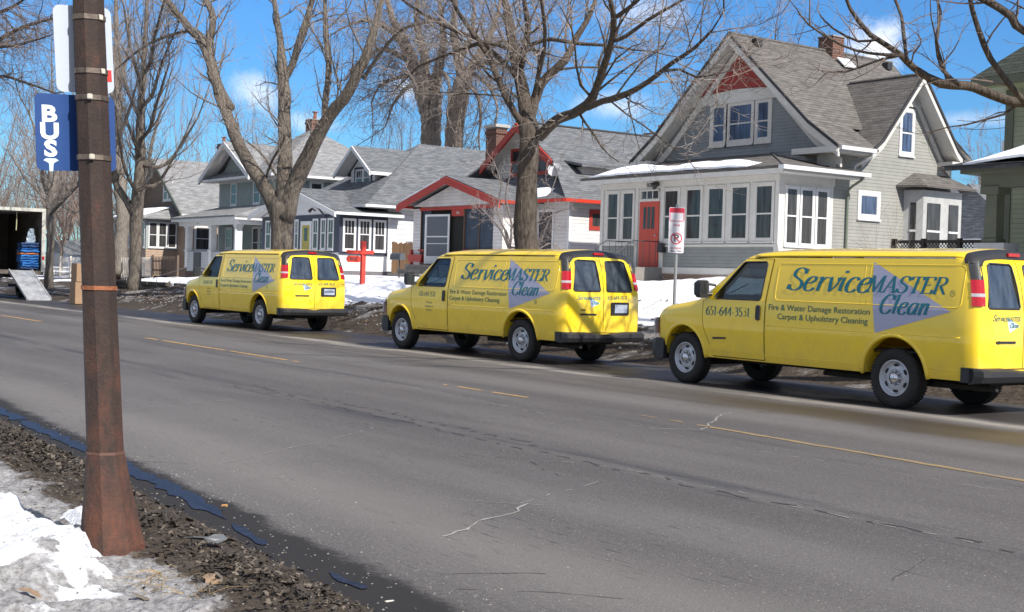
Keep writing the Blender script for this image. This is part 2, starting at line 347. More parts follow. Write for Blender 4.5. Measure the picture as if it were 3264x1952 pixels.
def rwin(k):
    # rear door windows in (y, z)
    a = [(.25, 1.345), (.275, 1.32), (.855, 1.32), (.875, 1.345), (.835, 1.84), (.805, 1.865), (.42, 1.87), (.36, 1.84)]
    return a if k == 0 else [(VW-y, z) for y, z in a][::-1]
def make_body_mesh():
    b = obj('van_cut', van_body(), YEL); cuts = []
    def cut(M): cuts.append(obj('cutter', M, YEL))
    for y in (-.1, VW-.34):
        cut(cyl_cut((0, y, .42), .47, .44)); cut(cyl_cut((3.955, y, .42), .50, .44))
    inner = [(.75, .7), (.5, 1.0), (.62, 1.27), (1.18, 1.86), (1.5, 1.95), (4.7, 1.95), (4.9, 1.85), (5.05, 1.3), (5.08, .7)]
    cut(MB().prism([(x, .13, z) for x, z in inner], (0, VW-.26, 0)))
    # windows through both sides of the cab
    cut(MB().prism([(x, -.1, z) for x, z in WIN], (0, VW+.2, 0)))
    # windscreen
    cut(MB().prism([(.2, .17, 1.36), (.2, VW-.17, 1.36), (.2, VW-.25, 1.86), (.2, .25, 1.86)], (1.0, 0, 0)))
    for k in (0, 1): cut(MB().prism([(4.85, y, z) for y, z in rwin(k)], (.5, 0, 0)))
    for i, c in enumerate(cuts):
        md = b.modifiers.new('b', 'BOOLEAN'); md.operation = 'DIFFERENCE'; md.object = c; md.solver = 'EXACT'
    dg = bpy.context.evaluated_depsgraph_get(); me = bpy.data.meshes.new_from_object(b.evaluated_get(dg))
    for c in cuts+[b]: bpy.data.objects.remove(c)
    # shade smooth only where neighbouring faces are close in angle
    me.polygons.foreach_set('use_smooth', [True]*len(me.polygons))
    bm = bmesh.new(); bm.from_mesh(me)
    for e in bm.edges:
        if len(e.link_faces) == 2 and e.calc_face_angle(3) > .6: e.smooth = False
    bm.to_mesh(me); bm.free()
    me.materials.clear(); me.materials.append(YEL)
    return me
def strip_on(M, pts, fn, w=.012, off=.004):
    """a thin flat ribbon that follows (a, z) points over the skin given by fn"""
    P = []
    for i in range(len(pts)-1):
        a, b = pts[i], pts[i+1]; n = max(1, int(math.hypot(b[0]-a[0], b[1]-a[1])/.12))
        for k in range(n): P.append((lerp(a[0], b[0], k/n), lerp(a[1], b[1], k/n)))
    P.append(pts[-1])
    rows = []
    for i, p in enumerate(P):
        q0, q1 = P[max(0, i-1)], P[min(len(P)-1, i+1)]; dx, dz = q1[0]-q0[0], q1[1]-q0[1]; l = math.hypot(dx, dz) or 1; nx, nz = -dz/l*w/2, dx/l*w/2
        rows.append([fn(p[0]+nx, p[1]+nz, off), fn(p[0]-nx, p[1]-nz, off)])
    M.grid(rows)
def rrect(x0, x1, z0, z1, r, n=5):
    pts = []
    for cx, cz, a0 in ((x1-r, z1-r, 0), (x0+r, z1-r, 90), (x0+r, z0+r, 180), (x1-r, z0+r, 270)):
        for k in range(n+1): a = R_(a0+90*k/n); pts.append((cx+r*math.cos(a), cz+r*math.sin(a)))
    return pts+[pts[0]]
def tube_on(M, pts, fn, r=.007, off=.0, n=6):
    P = []
    for i in range(len(pts)-1):
        a, b = pts[i], pts[i+1]; k_ = max(1, int(math.hypot(b[0]-a[0], b[1]-a[1])/.12))
        for k in range(k_): P.append(fn(lerp(a[0], b[0], k/k_), lerp(a[1], b[1], k/k_), off))
    P.append(fn(*pts[-1], off)); M.tube(P, r, n)
# ---- pen lettering: serif italic glyphs drawn with a broad nib, one unit high, laid on a surface
def arc(cx, cy, rx, ry, a0, a1, n=14): return [(cx+rx*math.cos(R_(a0+(a1-a0)*k/n)), cy+ry*math.sin(R_(a0+(a1-a0)*k/n))) for k in range(n+1)]
def bez(p0, p1, p2, p3, n=10):
    o = []
    for k in range(n+1):
        t = k/n; u = 1-t; o.append((u**3*p0[0]+3*u*u*t*p1[0]+3*u*t*t*p2[0]+t**3*p3[0], u**3*p0[1]+3*u*u*t*p1[1]+3*u*t*t*p2[1]+t**3*p3[1]))
    return o
def ser(x, y, w=.13): return [(x-w, y), (x+w, y)]
GL = {  # glyph: (advance, strokes)
 'S': (.62, [bez((.53, .80), (.50, 1.06), (.10, 1.06), (.10, .76))+bez((.10, .76), (.10, .52), (.54, .52), (.54, .25))[1:]+bez((.54, .25), (.54, -.06), (.08, -.06), (.06, .22))[1:], [(.55, .95), (.53, .74)], [(.04, .05), (.06, .26)]]),
 'e': (.52, [bez((.10, .33), (.50, .33), (.48, .62), (.32, .62))+bez((.32, .62), (.02, .62), (.0, 0), (.24, 0))[1:]+bez((.24, 0), (.36, 0), (.42, .06), (.46, .14))[1:]]),
 'r': (.42, [[(.03, .56), (.14, .61), (.14, 0)], bez((.14, .34), (.20, .52), (.28, .63), (.42, .58))]),
 'v': (.47, [[(.02, .56), (.10, .61), (.14, .35), (.20, 0)], bez((.20, 0), (.38, .2), (.48, .42), (.40, .61))]),
 'i': (.28, [[(.03, .54), (.14, .61), (.12, .3), (.12, .06), (.22, .05)], [(.15, .80), (.15, .90)]]),
 'c': (.46, [bez((.42, .50), (.40, .64), (.28, .62), (.24, .61))+bez((.24, .61), (.02, .55), (.0, 0), (.22, 0))[1:]+bez((.22, 0), (.32, 0), (.38, .06), (.42, .12))[1:]]),
 'a': (.54, [bez((.44, .58), (.30, .64), (.06, .62), (.07, .22))+bez((.07, .22), (.08, -.08), (.32, -.02), (.40, .28))[1:], [(.45, .61), (.41, .2), (.42, .04), (.52, .06)]]),
 'n': (.56, [[(.03, .55), (.13, .61), (.12, 0)], bez((.13, .32), (.26, .64), (.44, .70), (.42, .42))+[(.40, .06), (.52, .05)]]),
 'l': (.28, [[(.04, .97), (.15, 1.0), (.12, .3), (.12, .05), (.22, .05)]]),
 'C': (.70, [bez((.62, .78), (.60, 1.04), (.40, 1.0), (.34, .99))+bez((.34, .99), (.02, .92), (-.02, .0), (.34, 0))[1:]+bez((.34, 0), (.48, 0), (.58, .08), (.64, .24))[1:], [(.65, .97), (.62, .74)]]),
 'M': (.90, [[(.12, 0), (.15, 1.0)], [(.17, 1.0), (.44, .02)], [(.44, .02), (.72, 1.0)], [(.75, 1.0), (.77, 0)], ser(.12, .02, .10), ser(.78, .02, .12), ser(.12, .98, .09), ser(.77, .98, .08)]),
 'A': (.72, [[(.08, 0), (.38, 1.0)], [(.38, 1.0), (.62, 0)], [(.2, .34), (.54, .34)], ser(.08, .02, .1), ser(.62, .02, .12)]),
 'T': (.66, [[(.34, 1.0), (.34, 0)], [(.03, .97), (.65, .97)], [(.04, .97), (.04, .78)], [(.64, .97), (.64, .78)], ser(.34, .02, .13)]),
 'E': (.62, [[(.14, 1.0), (.14, 0)], [(.04, .97), (.56, .97)], [(.04, .03), (.58, .03)], [(.14, .52), (.44, .52)], [(.55, .97), (.55, .78)], [(.58, .03), (.6, .24)]]),
 'R': (.70, [[(.14, 1.0), (.14, 0)], [(.04, .97), (.30, .97)]+bez((.30, .97), (.62, .97), (.62, .50), (.28, .50))[1:], [(.30, .50), (.62, .02), (.70, .02)], ser(.14, .02, .11)]),
 '6': (.52, [bez((.44, .94), (.16, .86), (.06, .5), (.08, .3))+bez((.08, .3), (.10, -.08), (.46, -.08), (.46, .3))[1:]+bez((.46, .3), (.46, .62), (.16, .66), (.09, .36))[1:]]),
 '5': (.5, [[(.44, .97), (.16, .97), (.12, .56)]+bez((.12, .56), (.5, .66), (.52, .04), (.22, .01))[1:], [(.22, .01), (.08, .08)]]),
 '1': (.36, [[(.08, .82), (.2, .98), (.2, 0)], ser(.2, .02, .11)]),
 '4': (.54, [[(.36, 0), (.36, .98)], [(.36, .98), (.05, .3), (.5, .3)]]),
 '3': (.5, [bez((.08, .86), (.2, 1.06), (.5, .96), (.34, .62))+[(.22, .54)]+bez((.22, .54), (.58, .5), (.48, -.06), (.08, .06))[1:]]),
 '-': (.36, [[(.05, .34), (.31, .34)]]), ' ': (.3, []),
}
GCOUNT = [0]
def pen(M, s, fn, x0, z0, h, sx=1, slant=.22, hi=.125, lo=.035, off=.004, track=0, slope=0):
    x = 0
    for ch in s:
        adv, st = GL[ch]
        for stroke in st:
            GCOUNT[0] += 1; o = off+(GCOUNT[0] % 7)*.00035
            P = []
            for i in range(len(stroke)-1):
                a, b = stroke[i], stroke[i+1]; n = max(1, int(math.hypot(b[0]-a[0], b[1]-a[1])*h/.05))
                for k in range(n): P.append((lerp(a[0], b[0], k/n), lerp(a[1], b[1], k/n)))
            P.append(stroke[-1]); rows = []
            for i, p in enumerate(P):
                q0, q1 = P[max(0, i-1)], P[min(len(P)-1, i+1)]; dx, dz = q1[0]-q0[0], q1[1]-q0[1]; l = math.hypot(dx, dz) or 1
                w = lo+(hi-lo)*abs(dz/l)**1.3
                if len(stroke) == 2 and abs(dz/l) < .3: w = max(lo, .05)
                # slightly stressed diagonals
                if dx*dz > 0 and abs(dz/l) > .5 and ch in 'AMv': w *= .55
                nx, nz = -dz/l*w/2, dx/l*w/2; pr = []
                for sgn in (1, -1):
                    gx, gz = p[0]+nx*sgn, p[1]+nz*sgn
                    X = x0+(x+gx+gz*slant)*h*sx; Z = z0+gz*h+slope*(X-x0); pr.append(fn(X, Z, o))
                rows.append(pr)
            M.grid(rows)
        x += adv+track
    return x0+x*h*sx
def plain(M, s, fn, cx, cz, size, off=.004, sx=1, bold=0):
    text_on(M, s, size, lambda a, b: fn(cx+a, cz+b, off), bold=bold, sx=sx)
BODY_ME = make_body_mesh()
def skin_rows(fn, zs, xl, xr, off, holes=None, n=6):
    """a panel over the skin: at each height the span xl(z)..xr(z) minus the hole span"""
    M = MB()
    for i in range(len(zs)-1):
        za, zb = zs[i], zs[i+1]
        spans_a = [(xl(za), xr(za))]; spans_b = [(xl(zb), xr(zb))]
        if holes:
            ha, hb = holes(za+1e-5), holes(zb-1e-5)
            if ha and hb:
                spans_a = [(xl(za), ha[0]), (ha[1], xr(za))]; spans_b = [(xl(zb), hb[0]), (hb[1], xr(zb))]
        for (a0, a1), (b0, b1) in zip(spans_a, spans_b):
            k = max(1, int((a1-a0)/.15))
            M.grid([[fn(lerp(a0, a1, q/k), za, off) for q in range(k+1)], [fn(lerp(b0, b1, q/k), zb, off) for q in range(k+1)]])
    return M
def span_of(poly):
    def f(z):
        xs = []
        for i in range(len(poly)):
            (x0, z0), (x1, z1) = poly[i], poly[(i+1) % len(poly)]
            if (z0-z)*(z1-z) <= 0 and abs(z1-z0) > 1e-9: xs.append(lerp(x0, x1, (z-z0)/(z1-z0)))
        return (min(xs), max(xs)) if len(xs) > 1 else None
    return f
def make_wheel(name, x, y, sgn, P):
    """sgn -1: the outer face looks to -y"""
    c = (x, y, .387); s = sgn
    w = bpy.data.objects.new('wheel', None)
    t = MB().lathe([(.215, -.085*s), (.235, s*.10), (.30, s*.118), (.355, s*.112), (.378, s*.085), (.385, s*.04), (.385, -s*.04), (.378, -s*.09), (.35, -s*.115), (.22, -s*.10)], c, n=40)
    tread = MB()
    for k in range(60):
        a = 2*math.pi*k/60
        for yy in (-.05, .05):
            ca, sa = math.cos(a), math.sin(a); ta = a+.055; cb, sb = math.cos(ta), math.sin(ta)
            r0, r1 = .383, .391
            tread.prism([(c[0]+r0*ca, c[1]+yy-.04, c[2]+r0*sa), (c[0]+r0*cb, c[1]+yy-.04, c[2]+r0*sb), (c[0]+r1*cb, c[1]+yy-.04, c[2]+r1*sb), (c[0]+r1*ca, c[1]+yy-.04, c[2]+r1*sa)], (0, .08, 0))
    t.join(tread)
    ty = obj('wheel', t, RUB, P, smooth=True)
    r = MB().lathe([(.238, s*.095), (.226, s*.108), (.215, s*.095), (.205, s*.055), (.17, s*.05), (.14, s*.072), (.10, s*.078), (.088, s*.055), (.0, s*.055)], c, n=40)
    rim = obj('rim', r, STEEL, ty, smooth=True)
    for k in range(6):
        h = MB()
        a = 2*math.pi*(k+.5)/6; cc = (c[0]+.165*math.cos(a), c[2]+.165*math.sin(a)); pts = []
        for q in range(12):
            b = 2*math.pi*q/12; u, v = .018*math.cos(b), .036*math.sin(b)
            pts.append((cc[0]+u*math.cos(a)-v*math.sin(a), c[1]+s*.068, cc[1]+u*math.sin(a)+v*math.cos(a)))
        h.prism(pts, (0, -s*.03, 0)); obj('rim_slot', h, DARK, ty)
    hb = MB().lathe([(.075, s*.055), (.07, s*.10), (.055, s*.125), (.0, s*.13)], c, n=24)
    for k in range(8):
        a = 2*math.pi*k/8; hb.join(MB().lathe([(.012, s*.07), (.012, s*.1), (0, s*.102)], (c[0]+.092*math.cos(a), c[1], c[2]+.092*math.sin(a)), n=6))
    obj('hub_cap', hb, CHROME, ty, smooth=True)
def mside(x, z, off=0):
    p = side(x, z, off); return Vector((p.x, VW-p.y, p.z))
def make_van(idx, label):
    P = root('cargo_van', (0, 0, 0), label, 'van', 'yellow cargo vans parked along the kerb')
    b = bpy.data.objects.new('body', BODY_ME); COL.objects.link(b); b.parent = P
    # arch lips
    for fn in (side, mside):
        for cx, r in ((0, .485), (3.955, .515)):
            pts = []
            a0 = 0.0
            for k in range(25):
                a = R_(180*k/24); z = .42+r*math.sin(a); x = cx+r*math.cos(a); pts.append(fn(x, z, -.006))
            A = MB(); A.tube(pts, .03, 8); obj('wheel_arch', A, YEL, b, smooth=True)

    # ridges pressed into the side, gutter, crease
    T = MB()
    for fn in (side, mside):
        tube_on(T, rrect(1.86, 4.93, 1.315, 1.835, .07), fn, .008, -.003)
        tube_on(T, [(3.40, 1.315), (3.40, 1.835)], fn, .006, -.003); tube_on(T, [(3.49, 1.315), (3.49, 1.835)], fn, .006, -.003)
        tube_on(T, [(1.35, 1.935), (2, 1.945), (4.85, 1.945)], fn, .016, -.004)
        tube_on(T, [(1.75, .955), (4.95, .955)], fn, .012, -.008, 10); tube_on(T, [(.62, .53), (1.2, .53), (3.40, .53)], fn, .010, -.007, 10); tube_on(T, [(4.5, .55), (5.02, .55)], fn, .010, -.007, 10)
    tube_on(T, arc(2.54, .74, .085, .085, 0, 360, 20), side, .004, .0)
    obj('pressed_ridges', T, YEL, b, smooth=True)
    # front doors
    win = span_of(WIN)
    fx = lambda z: pw([.43, .60, .86, 1.0, 1.285, 1.3], [.66, .60, .46, .43, .43, .45], z) if z < 1.3 else pw([1.3, 1.9], [.55, 1.18], z)
    rx = lambda z: pw([.43, 1.3, 1.92], [1.70, 1.70, 1.745], z)
    for fn, nm in ((side, 'front_door'), (mside, 'front_door')):
        D = skin_rows(fn, [.45, .55, .65, .75, .86, .95, 1.05, 1.15, 1.25, 1.3049, 1.3051, 1.33, 1.45, 1.6, 1.75, 1.8349, 1.8549, 1.8551, 1.9], fx, rx, .004, win)
        d = obj('front_door', D, YEL, P, smooth=True)
        S = MB(); strip_on(S, [(rx(.45), .45), (rx(1.3), 1.3), (rx(1.9), 1.9)], fn, .014, .0055); strip_on(S, [(fx(.62), .62), (fx(.86), .86), (fx(1.0), 1.0), (fx(1.28), 1.28)], fn, .008, .0055)
        strip_on(S, [(fx(.45), .455), (rx(.45), .455)], fn, .012, .0055); strip_on(S, [(fx(1.9), 1.9), (rx(1.9), 1.9)], fn, .006, .0055)
        obj('door_gap', S, SEAM, d)
        K = MB(); pts = rrect(1.535, 1.615, 1.02, 1.235, .035)[:-1]; K.prism([fn(x, z, .006) for x, z in pts], (0, -.02 if fn is side else .02, 0)); obj('door_handle', K, BLKP, d)
        F = MB(); ring = WIN+[WIN[0]]; tube_on(F, ring, fn, .012, .004); obj('window_rubber', F, BLKP, d, smooth=True)
        G = MB(); G.poly([fn(x, z, -.012) for x, z in WIN]); obj('door_window', G, VGL, d)
        # mirror
        sg = -1 if fn is side else 1; y0 = side(.55, 1.42).y if fn is side else VW-side(.55, 1.42).y
        Mr = MB(); Mr.tube([(.60, y0-.02*sg, 1.36), (.54, y0+.10*sg, 1.37)], .025, 8); Mr.tube([(.62, y0-.02*sg, 1.5), (.55, y0+.10*sg, 1.52)], .02, 8)
        pm = rrect(y0+.07*sg if sg > 0 else y0-.25, y0+.25 if sg > 0 else y0-.07, 1.31, 1.57, .05)[:-1]
        Mr.prism([(.57, y, z) for y, z in pm], (-.1, 0, 0)); Mr.prism([(.47, lerp(y, y0+.18*sg, .25), lerp(z, 1.455, .2)) for y, z in pm], (-.05, 0, 0))
        mo = obj('mirror', Mr, BLKP, P)
        q = rrect(y0+.095*sg if sg > 0 else y0-.225, y0+.225 if sg > 0 else y0-.095, 1.38, 1.54, .03)[:-1]; obj('mirror_glass', MB().prism([(.574, y, z) for y, z in q], (.002, 0, 0)), glass('mirror_surface', (.015, .018, .02), .3), mo)
    # rear doors
    for k in (0, 1):
        w = span_of(rwin(k)); c = HY
        if k == 0: yl = lambda z: pw([.57, 1.3, 1.66, 1.8, 1.9, 1.93], [.19, .19, .235, .27, .33, .40], z); yr = lambda z: c-.006
        else: yl = lambda z: c+.006; yr = lambda z: VW-pw([.57, 1.3, 1.66, 1.8, 1.9, 1.93], [.19, .19, .235, .27, .33, .40], z)
        D = skin_rows(lambda y, z, o: rear(y, z, o), [.58, .7, .85, 1.0, 1.2, 1.3199, 1.3201, 1.345, 1.5, 1.66, 1.8, 1.8399, 1.8649, 1.8701, 1.9, 1.93], yl, yr, .008, w)
        d = obj('rear_door', D, YEL, P, smooth=True)
        obj('rear_window', MB().poly([rear(y, z, .003) for y, z in rwin(k)]), VGT, d)
        F = MB(); tube_on(F, rwin(k)+[rwin(k)[0]], rear, .012, .010); obj('window_rubber', F, BLKP, d, smooth=True)
        S = MB(); edge = [((yl if k == 0 else yr)(z), z) for z in (.58, 1.3, 1.66, 1.8, 1.9, 1.93)]; strip_on(S, edge+[(c, 1.935)], rear, .008, .009); strip_on(S, [(edge[0][0], .585), (c, .585)], rear, .01, .009)
        if k == 0: strip_on(S, [(c, .58), (c, 1.93)], rear, .012, .0095)
        obj('door_gap', S, SEAM, d)
        if k == 0:
            E = MB(); E.prism([rear(y, z, .009) for y, z in [(.46, .895), (.78, .895), (.78, .925), (.46, .925)]], (.01, 0, 0)); E.prism([rear(y, z, .009) for y, z in [(.40, .90), (.46, .89), (.46, .93), (.40, .92)]], (.012, 0, 0))
            obj('badge', E, BLKP, d)
            if idx == 1: 
                E2 = MB(); E2.prism([rear(y, z, .009) for y, z in [(.42, .98), (.52, .98), (.52, 1.0), (.42, 1.0)]], (.008, 0, 0)); obj('badge', E2, BLKP, d)
        else:
            H = MB(); H.prism([rear(y, z, .006) for y, z in rrect(1.12, 1.56, .90, 1.13, .03)[:-1]], (.02, 0, 0)); hd = obj('plate_recess', H, BLKP, d)
            pl = obj('licence_plate', MB().prism([(5.2, 1.20, .94), (5.2, 1.50, .94), (5.2, 1.50, 1.09), (5.2, 1.20, 1.09)], (.006, 0, 0)), mat('plate_white', (.42, .47, .56), .4), d)
            if idx == 0:
                X = MB(); plain(X, 'BA0000', lambda a, b_, o: Vector((5.208, a, b_)), 1.35, 1.02, .075, sx=1.15, bold=.002); obj('plate_number', X, mat('plate_blue', (.03, .05, .16), .5), d)
            lt = MB(); lt.prism([(5.19, 1.22, 1.105), (5.19, 1.48, 1.105), (5.19, 1.48, 1.125), (5.19, 1.22, 1.125)], (.02, 0, 0)); obj('plate_lamp', lt, BLKP, d)
    # tail lamps and the black pillar trim over them
    def corner(z0, z1, off, nz=6, s=1, ya=.185, xa=5.085):
        rows = []
        for k in range(nz+1):
            z = lerp(z0, z1, k/nz); row = []
            yb = ya+max(0, z-1.3)*.12
            a = side(xa+lean(z), z, off); row.append(Vector((a.x, a.y, z)))
            for q in (.3, .6, .85, 1):
                # sweep round the corner
                x_ = lerp(5.085, 5.172, min(1, q*1.3)); yy = HY-hw(min(5.17, x_), z)
                row.append(Vector((x_+lean(z)+(off if q > .5 else off*.5), yy-off*(1-q), z)))
            for q in (.4, .75, 1): yy = lerp(HY-hw(5.17, z), yb, q); p = rear(yy, z, off+.004); row.append(p)
            if s < 0: row = [Vector((p.x, VW-p.y, p.z)) for p in row]
            rows.append(row)
        return MB().grid(rows)
    for s in (1, -1):
        tl = obj('tail_light', corner(1.345, 1.46, .016, 4, s), REDL, P, smooth=True)
        obj('reversing_lens', corner(1.46, 1.50, .018, 3, s), CLRL, tl, smooth=True); obj('brake_lens', corner(1.50, 1.665, .016, 4, s), REDL, tl, smooth=True)
        obj('pillar_trim', corner(1.667, 1.90, .012, 8, s), BLKP, P, smooth=True)
    # black trim that caps the rear edge of the roof and meets the pillars
    def sec(x, off=0):
        zs = [1.86, 1.88]+[lerp(1.89, zt(x), q) for q in (.0, .35, .6, .8, .92, 1)]; h = [(HY-hw(min(5.17, x), z), z) for z in zs]; e = hw(min(5.17, x), zs[-1]); h += [(HY-e*q, zs[-1]+.055*(1-q*q)) for q in (.85, .65, .4, .15)]
        h = h+[(VW-y, z) for y, z in reversed(h)]; o = []
        for y, z in h:
            v = Vector((0, y-HY, z-1.6)); l_ = v.length; v *= (l_+off)/l_; o.append(warp((x, HY+v.y, 1.6+v.z)))
        return [Vector(p) for p in o]
    r0 = sec(4.98, .004); r1 = sec(5.0, .013); r2 = sec(5.12, .013); r3 = sec(5.17, .011); r4 = [Vector((p.x+.016, HY+(p.y-HY)*.985, p.z-.012)) for p in r3]; r5 = []
    for p in r4: v = Vector((0, p.y-HY, p.z-1.6)); l_ = v.length; v *= (l_-.075)/l_; q = rear(HY+v.y, min(1.99, 1.6+v.z), .013); r5.append(q)
    obj('roof_trim', MB().grid([r0, r1, r2, r3, r4, r5]), BLKP, P, smooth=True)
    obj('high_brake_light', MB().box(4.965, 5.005, HY-.12, HY+.12, 1.965, 2.01), REDL, P, bevel=.006)
    # bumpers
    B = MB(); prof = [(5.10, .40), (5.30, .43), (5.335, .50), (5.33, .565), (5.28, .595), (5.10, .60)]
    ys = [-.005, .03, .10, .5, HY, 1.4, 1.8, 1.87, 1.905]; inn = [.16, .05, 0, 0, 0, 0, 0, .05, .16]
    rows = [[(x-(i_ if x > 5.15 else 0), y, z+(.0 if (y < .55 or y > 1.35) else -.045*(z > .55))) for x, z in prof] for y, i_ in zip(ys, inn)]
    rows = [r+[r[0]] for r in rows]; B.grid(rows); B.poly([p for p in rows[0][:-1]]); B.poly([p for p in rows[-1][:-1]][::-1])
    for y in (-.005, VW-.04): B.prism([(4.98, y, .42), (5.16, y, .42), (5.16, y, .60), (4.98, y, .60)], (0, .05, 0))
    bp = obj('rear_bumper', B, BLKP, P); obj('step_pad', MB().box(5.12, 5.30, .62, 1.28, .552, .557), mat('rubber_grey', (.08, .08, .085), .6), bp)
    B = MB(); prof = [(-.70, .33), (-.80, .34), (-.86, .44), (-.86, .58), (-.82, .645), (-.68, .66)]
    ys = [.02, .06, .2, .6, HY, 1.3, 1.7, 1.84, 1.88]; inn = [.22, .10, .03, 0, -.01, 0, .03, .10, .22]
    rows = [[(x+i_, y, z) for x, z in prof] for y, i_ in zip(ys, inn)]; rows = [r+[r[0]] for r in rows]; B.grid(rows); B.poly(rows[0][:-1]); B.poly(rows[-1][:-1][::-1])
    for y in (.015, VW-.09): B.prism([(-.62, y, .34), (-.44, y+.0, .36), (-.44, y, .62), (-.62, y, .66)], (0, .075, 0))
    obj('front_bumper', B, BLKP, P)
    # front: grille, lamps, marker
    G = MB(); G.prism([(-.752, .36, .70), (-.752, VW-.36, .70), (-.752, VW-.36, .98), (-.752, .36, .98)], (-.012, 0, 0)); g = obj('grille', G, BLKP, P)
    bars = MB()
    for z in (.76, .84, .92): bars.box(-.785, -.764, .38, VW-.38, z-.012, z+.012)
    obj('grille_bars', bars, mat('grille_grey', (.2, .2, .21), .4), g)
    for s in (0, 1):
        y0 = .10 if s == 0 else VW-.34
        obj('headlight', MB().prism([(-.75, y0, .72), (-.75, y0+.24, .72), (-.75, y0+.24, .97), (-.75, y0, .97)], (-.02, 0, 0)), CLRL, P)
        fn = side if s == 0 else mside
        obj('corner_marker', MB().grid([[fn(x, z, .006) for x in (-.725, -.69, -.655)] for z in (.70, .78, .86)]), AMBL, P)
        obj('corner_marker', MB().grid([[fn(x, z, .006) for x in (-.725, -.69, -.66)] for z in (.87, .93, 1.0)]), BLKP, P)
    obj('windscreen', MB().poly([(.39, .14, 1.345), (.39, VW-.14, 1.345), (1.13, VW-.23, 1.90), (1.13, .23, 1.90)]), VGL, P)
    ca = MB(); ca.grid([[(x, y, zt(x)+.03*(1-((y-HY)/HY)**2)+.012) for y in (.1, .4, .8, 1.1, 1.5, 1.8)] for x in (.24, .36)]); 
    for y in (.35, 1.0): ca.tube([(.30, y, 1.33), (.42, y+.25, 1.40), (.62, y+.4, 1.54)], .009, 5)
    obj('wiper_cowl', ca, BLKP, P)
    # inside
    I = MB(); I.box(.62, .85, .16, VW-.16, .9, 1.25); obj('dashboard', I, DARK, P, bevel=.03)
    st = MB(); c = Vector((.98, .52, 1.27)); ax = Vector((-.5, 0, .87)); u = Vector((0, 1, 0)); v = ax.cross(u)
    st.tube([c+(u*math.cos(a)+v*math.sin(a))*.20 for a in [2*math.pi*k/24 for k in range(25)]], .016, 8); st.tube([c-u*.19, c+u*.19], .014, 6); st.tube([c, c-ax*.3], .03, 6)
    obj('steering_wheel', st, DARK, P, smooth=True)
    for y in (.30, 1.14):
        s_ = MB(); s_.box(1.18, 1.62, y, y+.46, .8, .95); s_.prism([(1.58, y, .95), (1.72, y, .95), (1.86, y, 1.60), (1.76, y, 1.60)], (0, .46, 0)); obj('seat', s_, mat('seat_grey', (.06, .06, .065), .9), P, bevel=.02)
    obj('rear_view_mirror', MB().box(1.08, 1.11, .86, 1.12, 1.70, 1.76), DARK, P)
    obj('cargo_bulkhead', MB().box(1.93, 1.95, .14, VW-.14, .72, 1.93), mat('bulkhead_grey', (.10, .10, .11), .8), P)
    # chassis
    U = MB(); U.box(-.5, 5.0, .55, 1.35, .36, .47); U.box(3.88, 4.02, .2, 1.7, .30, .42); U.box(-.07, .07, .2, 1.7, .28, .40); U.box(1.9, 3.2, 1.25, 1.6, .27, .45)
    U.tube([(2.4, .5, .33), (4.3, .42, .33), (4.9, .42, .33), (5.2, .42, .34)], .035, 8); U.box(3.955-.42, 3.955+.42, .1, VW-.1, .72, .74); U.box(-.4, .4, .1, VW-.1, .7, .72)
    obj('chassis', U, mat('underbody', (.02, .018, .016), .9), P)
    for x, yy in ((0, .17), (3.94, .16)):
        make_wheel('wheel', x, yy, -1, P); make_wheel('wheel', x, VW-yy, 1, P)
    # lettering
    A1 = MB(); 
    for fn in (side,):
        tri = [(3.51, 1.87), (3.66, .95), (4.80, 1.265)]
        N = 14; rows = []
        for i in range(N+1):
            t = i/N; a = (lerp(tri[0][0], tri[2][0], t), lerp(tri[0][1], tri[2][1], t)); b_ = (lerp(tri[1][0], tri[2][0], t), lerp(tri[1][1], tri[2][1], t))
            rows.append([fn(lerp(a[0], b_[0], k/12), lerp(a[1], b_[1], k/12), .0032) for k in range(13)])
        A1.grid(rows)
    obj('arrow_emblem', A1, LILAC, P)
    big = MB()
    fn = lambda x, z, o: side(x, z, o+.002)
    e = pen(big, 'Service', fn, 2.06, 1.465, .315, sx=1.42, hi=.14, lo=.04, track=-.01); obj('side_lettering', big, TEAL, P); big = MB()
    e = pen(big, 'MASTER', fn, 3.45, 1.475, .215, sx=1.36, hi=.15, lo=.05); obj('side_lettering', big, TEAL, P); big = MB()
    pen(big, 'Clean', fn, 3.69, 1.205, .245, sx=1.22, hi=.16, lo=.045)
    obj('side_lettering', big, TEAL, P)
    sm = MB(); by = lambda x, z, o: side(x, z, o)
    pen(sm, '651-644-3531', by, *((.50, 1.06, .13) if idx == 2 else (.72, 1.10, .10)), sx=1.25 if idx == 2 else 1.0, slant=0, hi=.16, lo=.07); obj('phone_number', sm, GREENT, P); sm = MB()
    k = .115
    plain(sm, 'Fire & Water Damage Restoration', by, 2.665, 1.215, k, .006, sx=1.12, bold=.0006); obj('service_line', sm, GREENT, P); sm = MB()
    plain(sm, 'Carpet & Upholstery Cleaning', by, 2.74 if idx == 2 else 2.56, 1.09, k, .006, sx=1.13, bold=.0006); obj('service_line', sm, GREENT, P); sm = MB()
    rx_, rz_ = (4.79, 1.49) if idx == 2 else (4.42, 1.10)
    strip_on(sm, arc(rx_, rz_, .035, .035, 0, 360, 16), by, .007, .006); plain(sm, 'R', by, rx_, rz_, .05, .006); obj('registered_mark', sm, GREENT, P); sm = MB()
    if idx < 2:
        for i, s in enumerate(('24 hour', 'emergency', 'service')): plain(sm, s, by, 1.08, .98-.075*i, .062, .006, sx=1.1)
        obj('small_lettering', sm, GREENT, P)
    if idx == 2:
        bd = MB(); bd.prism([side(x, z, .006) for x, z in [(.66, .705), (.93, .72), (.93, .745), (.66, .735)]], (0, -.006, 0)); obj('badge', bd, BLKP, P)
    rf = lambda y, z, o: rear(y, z, o+.006)
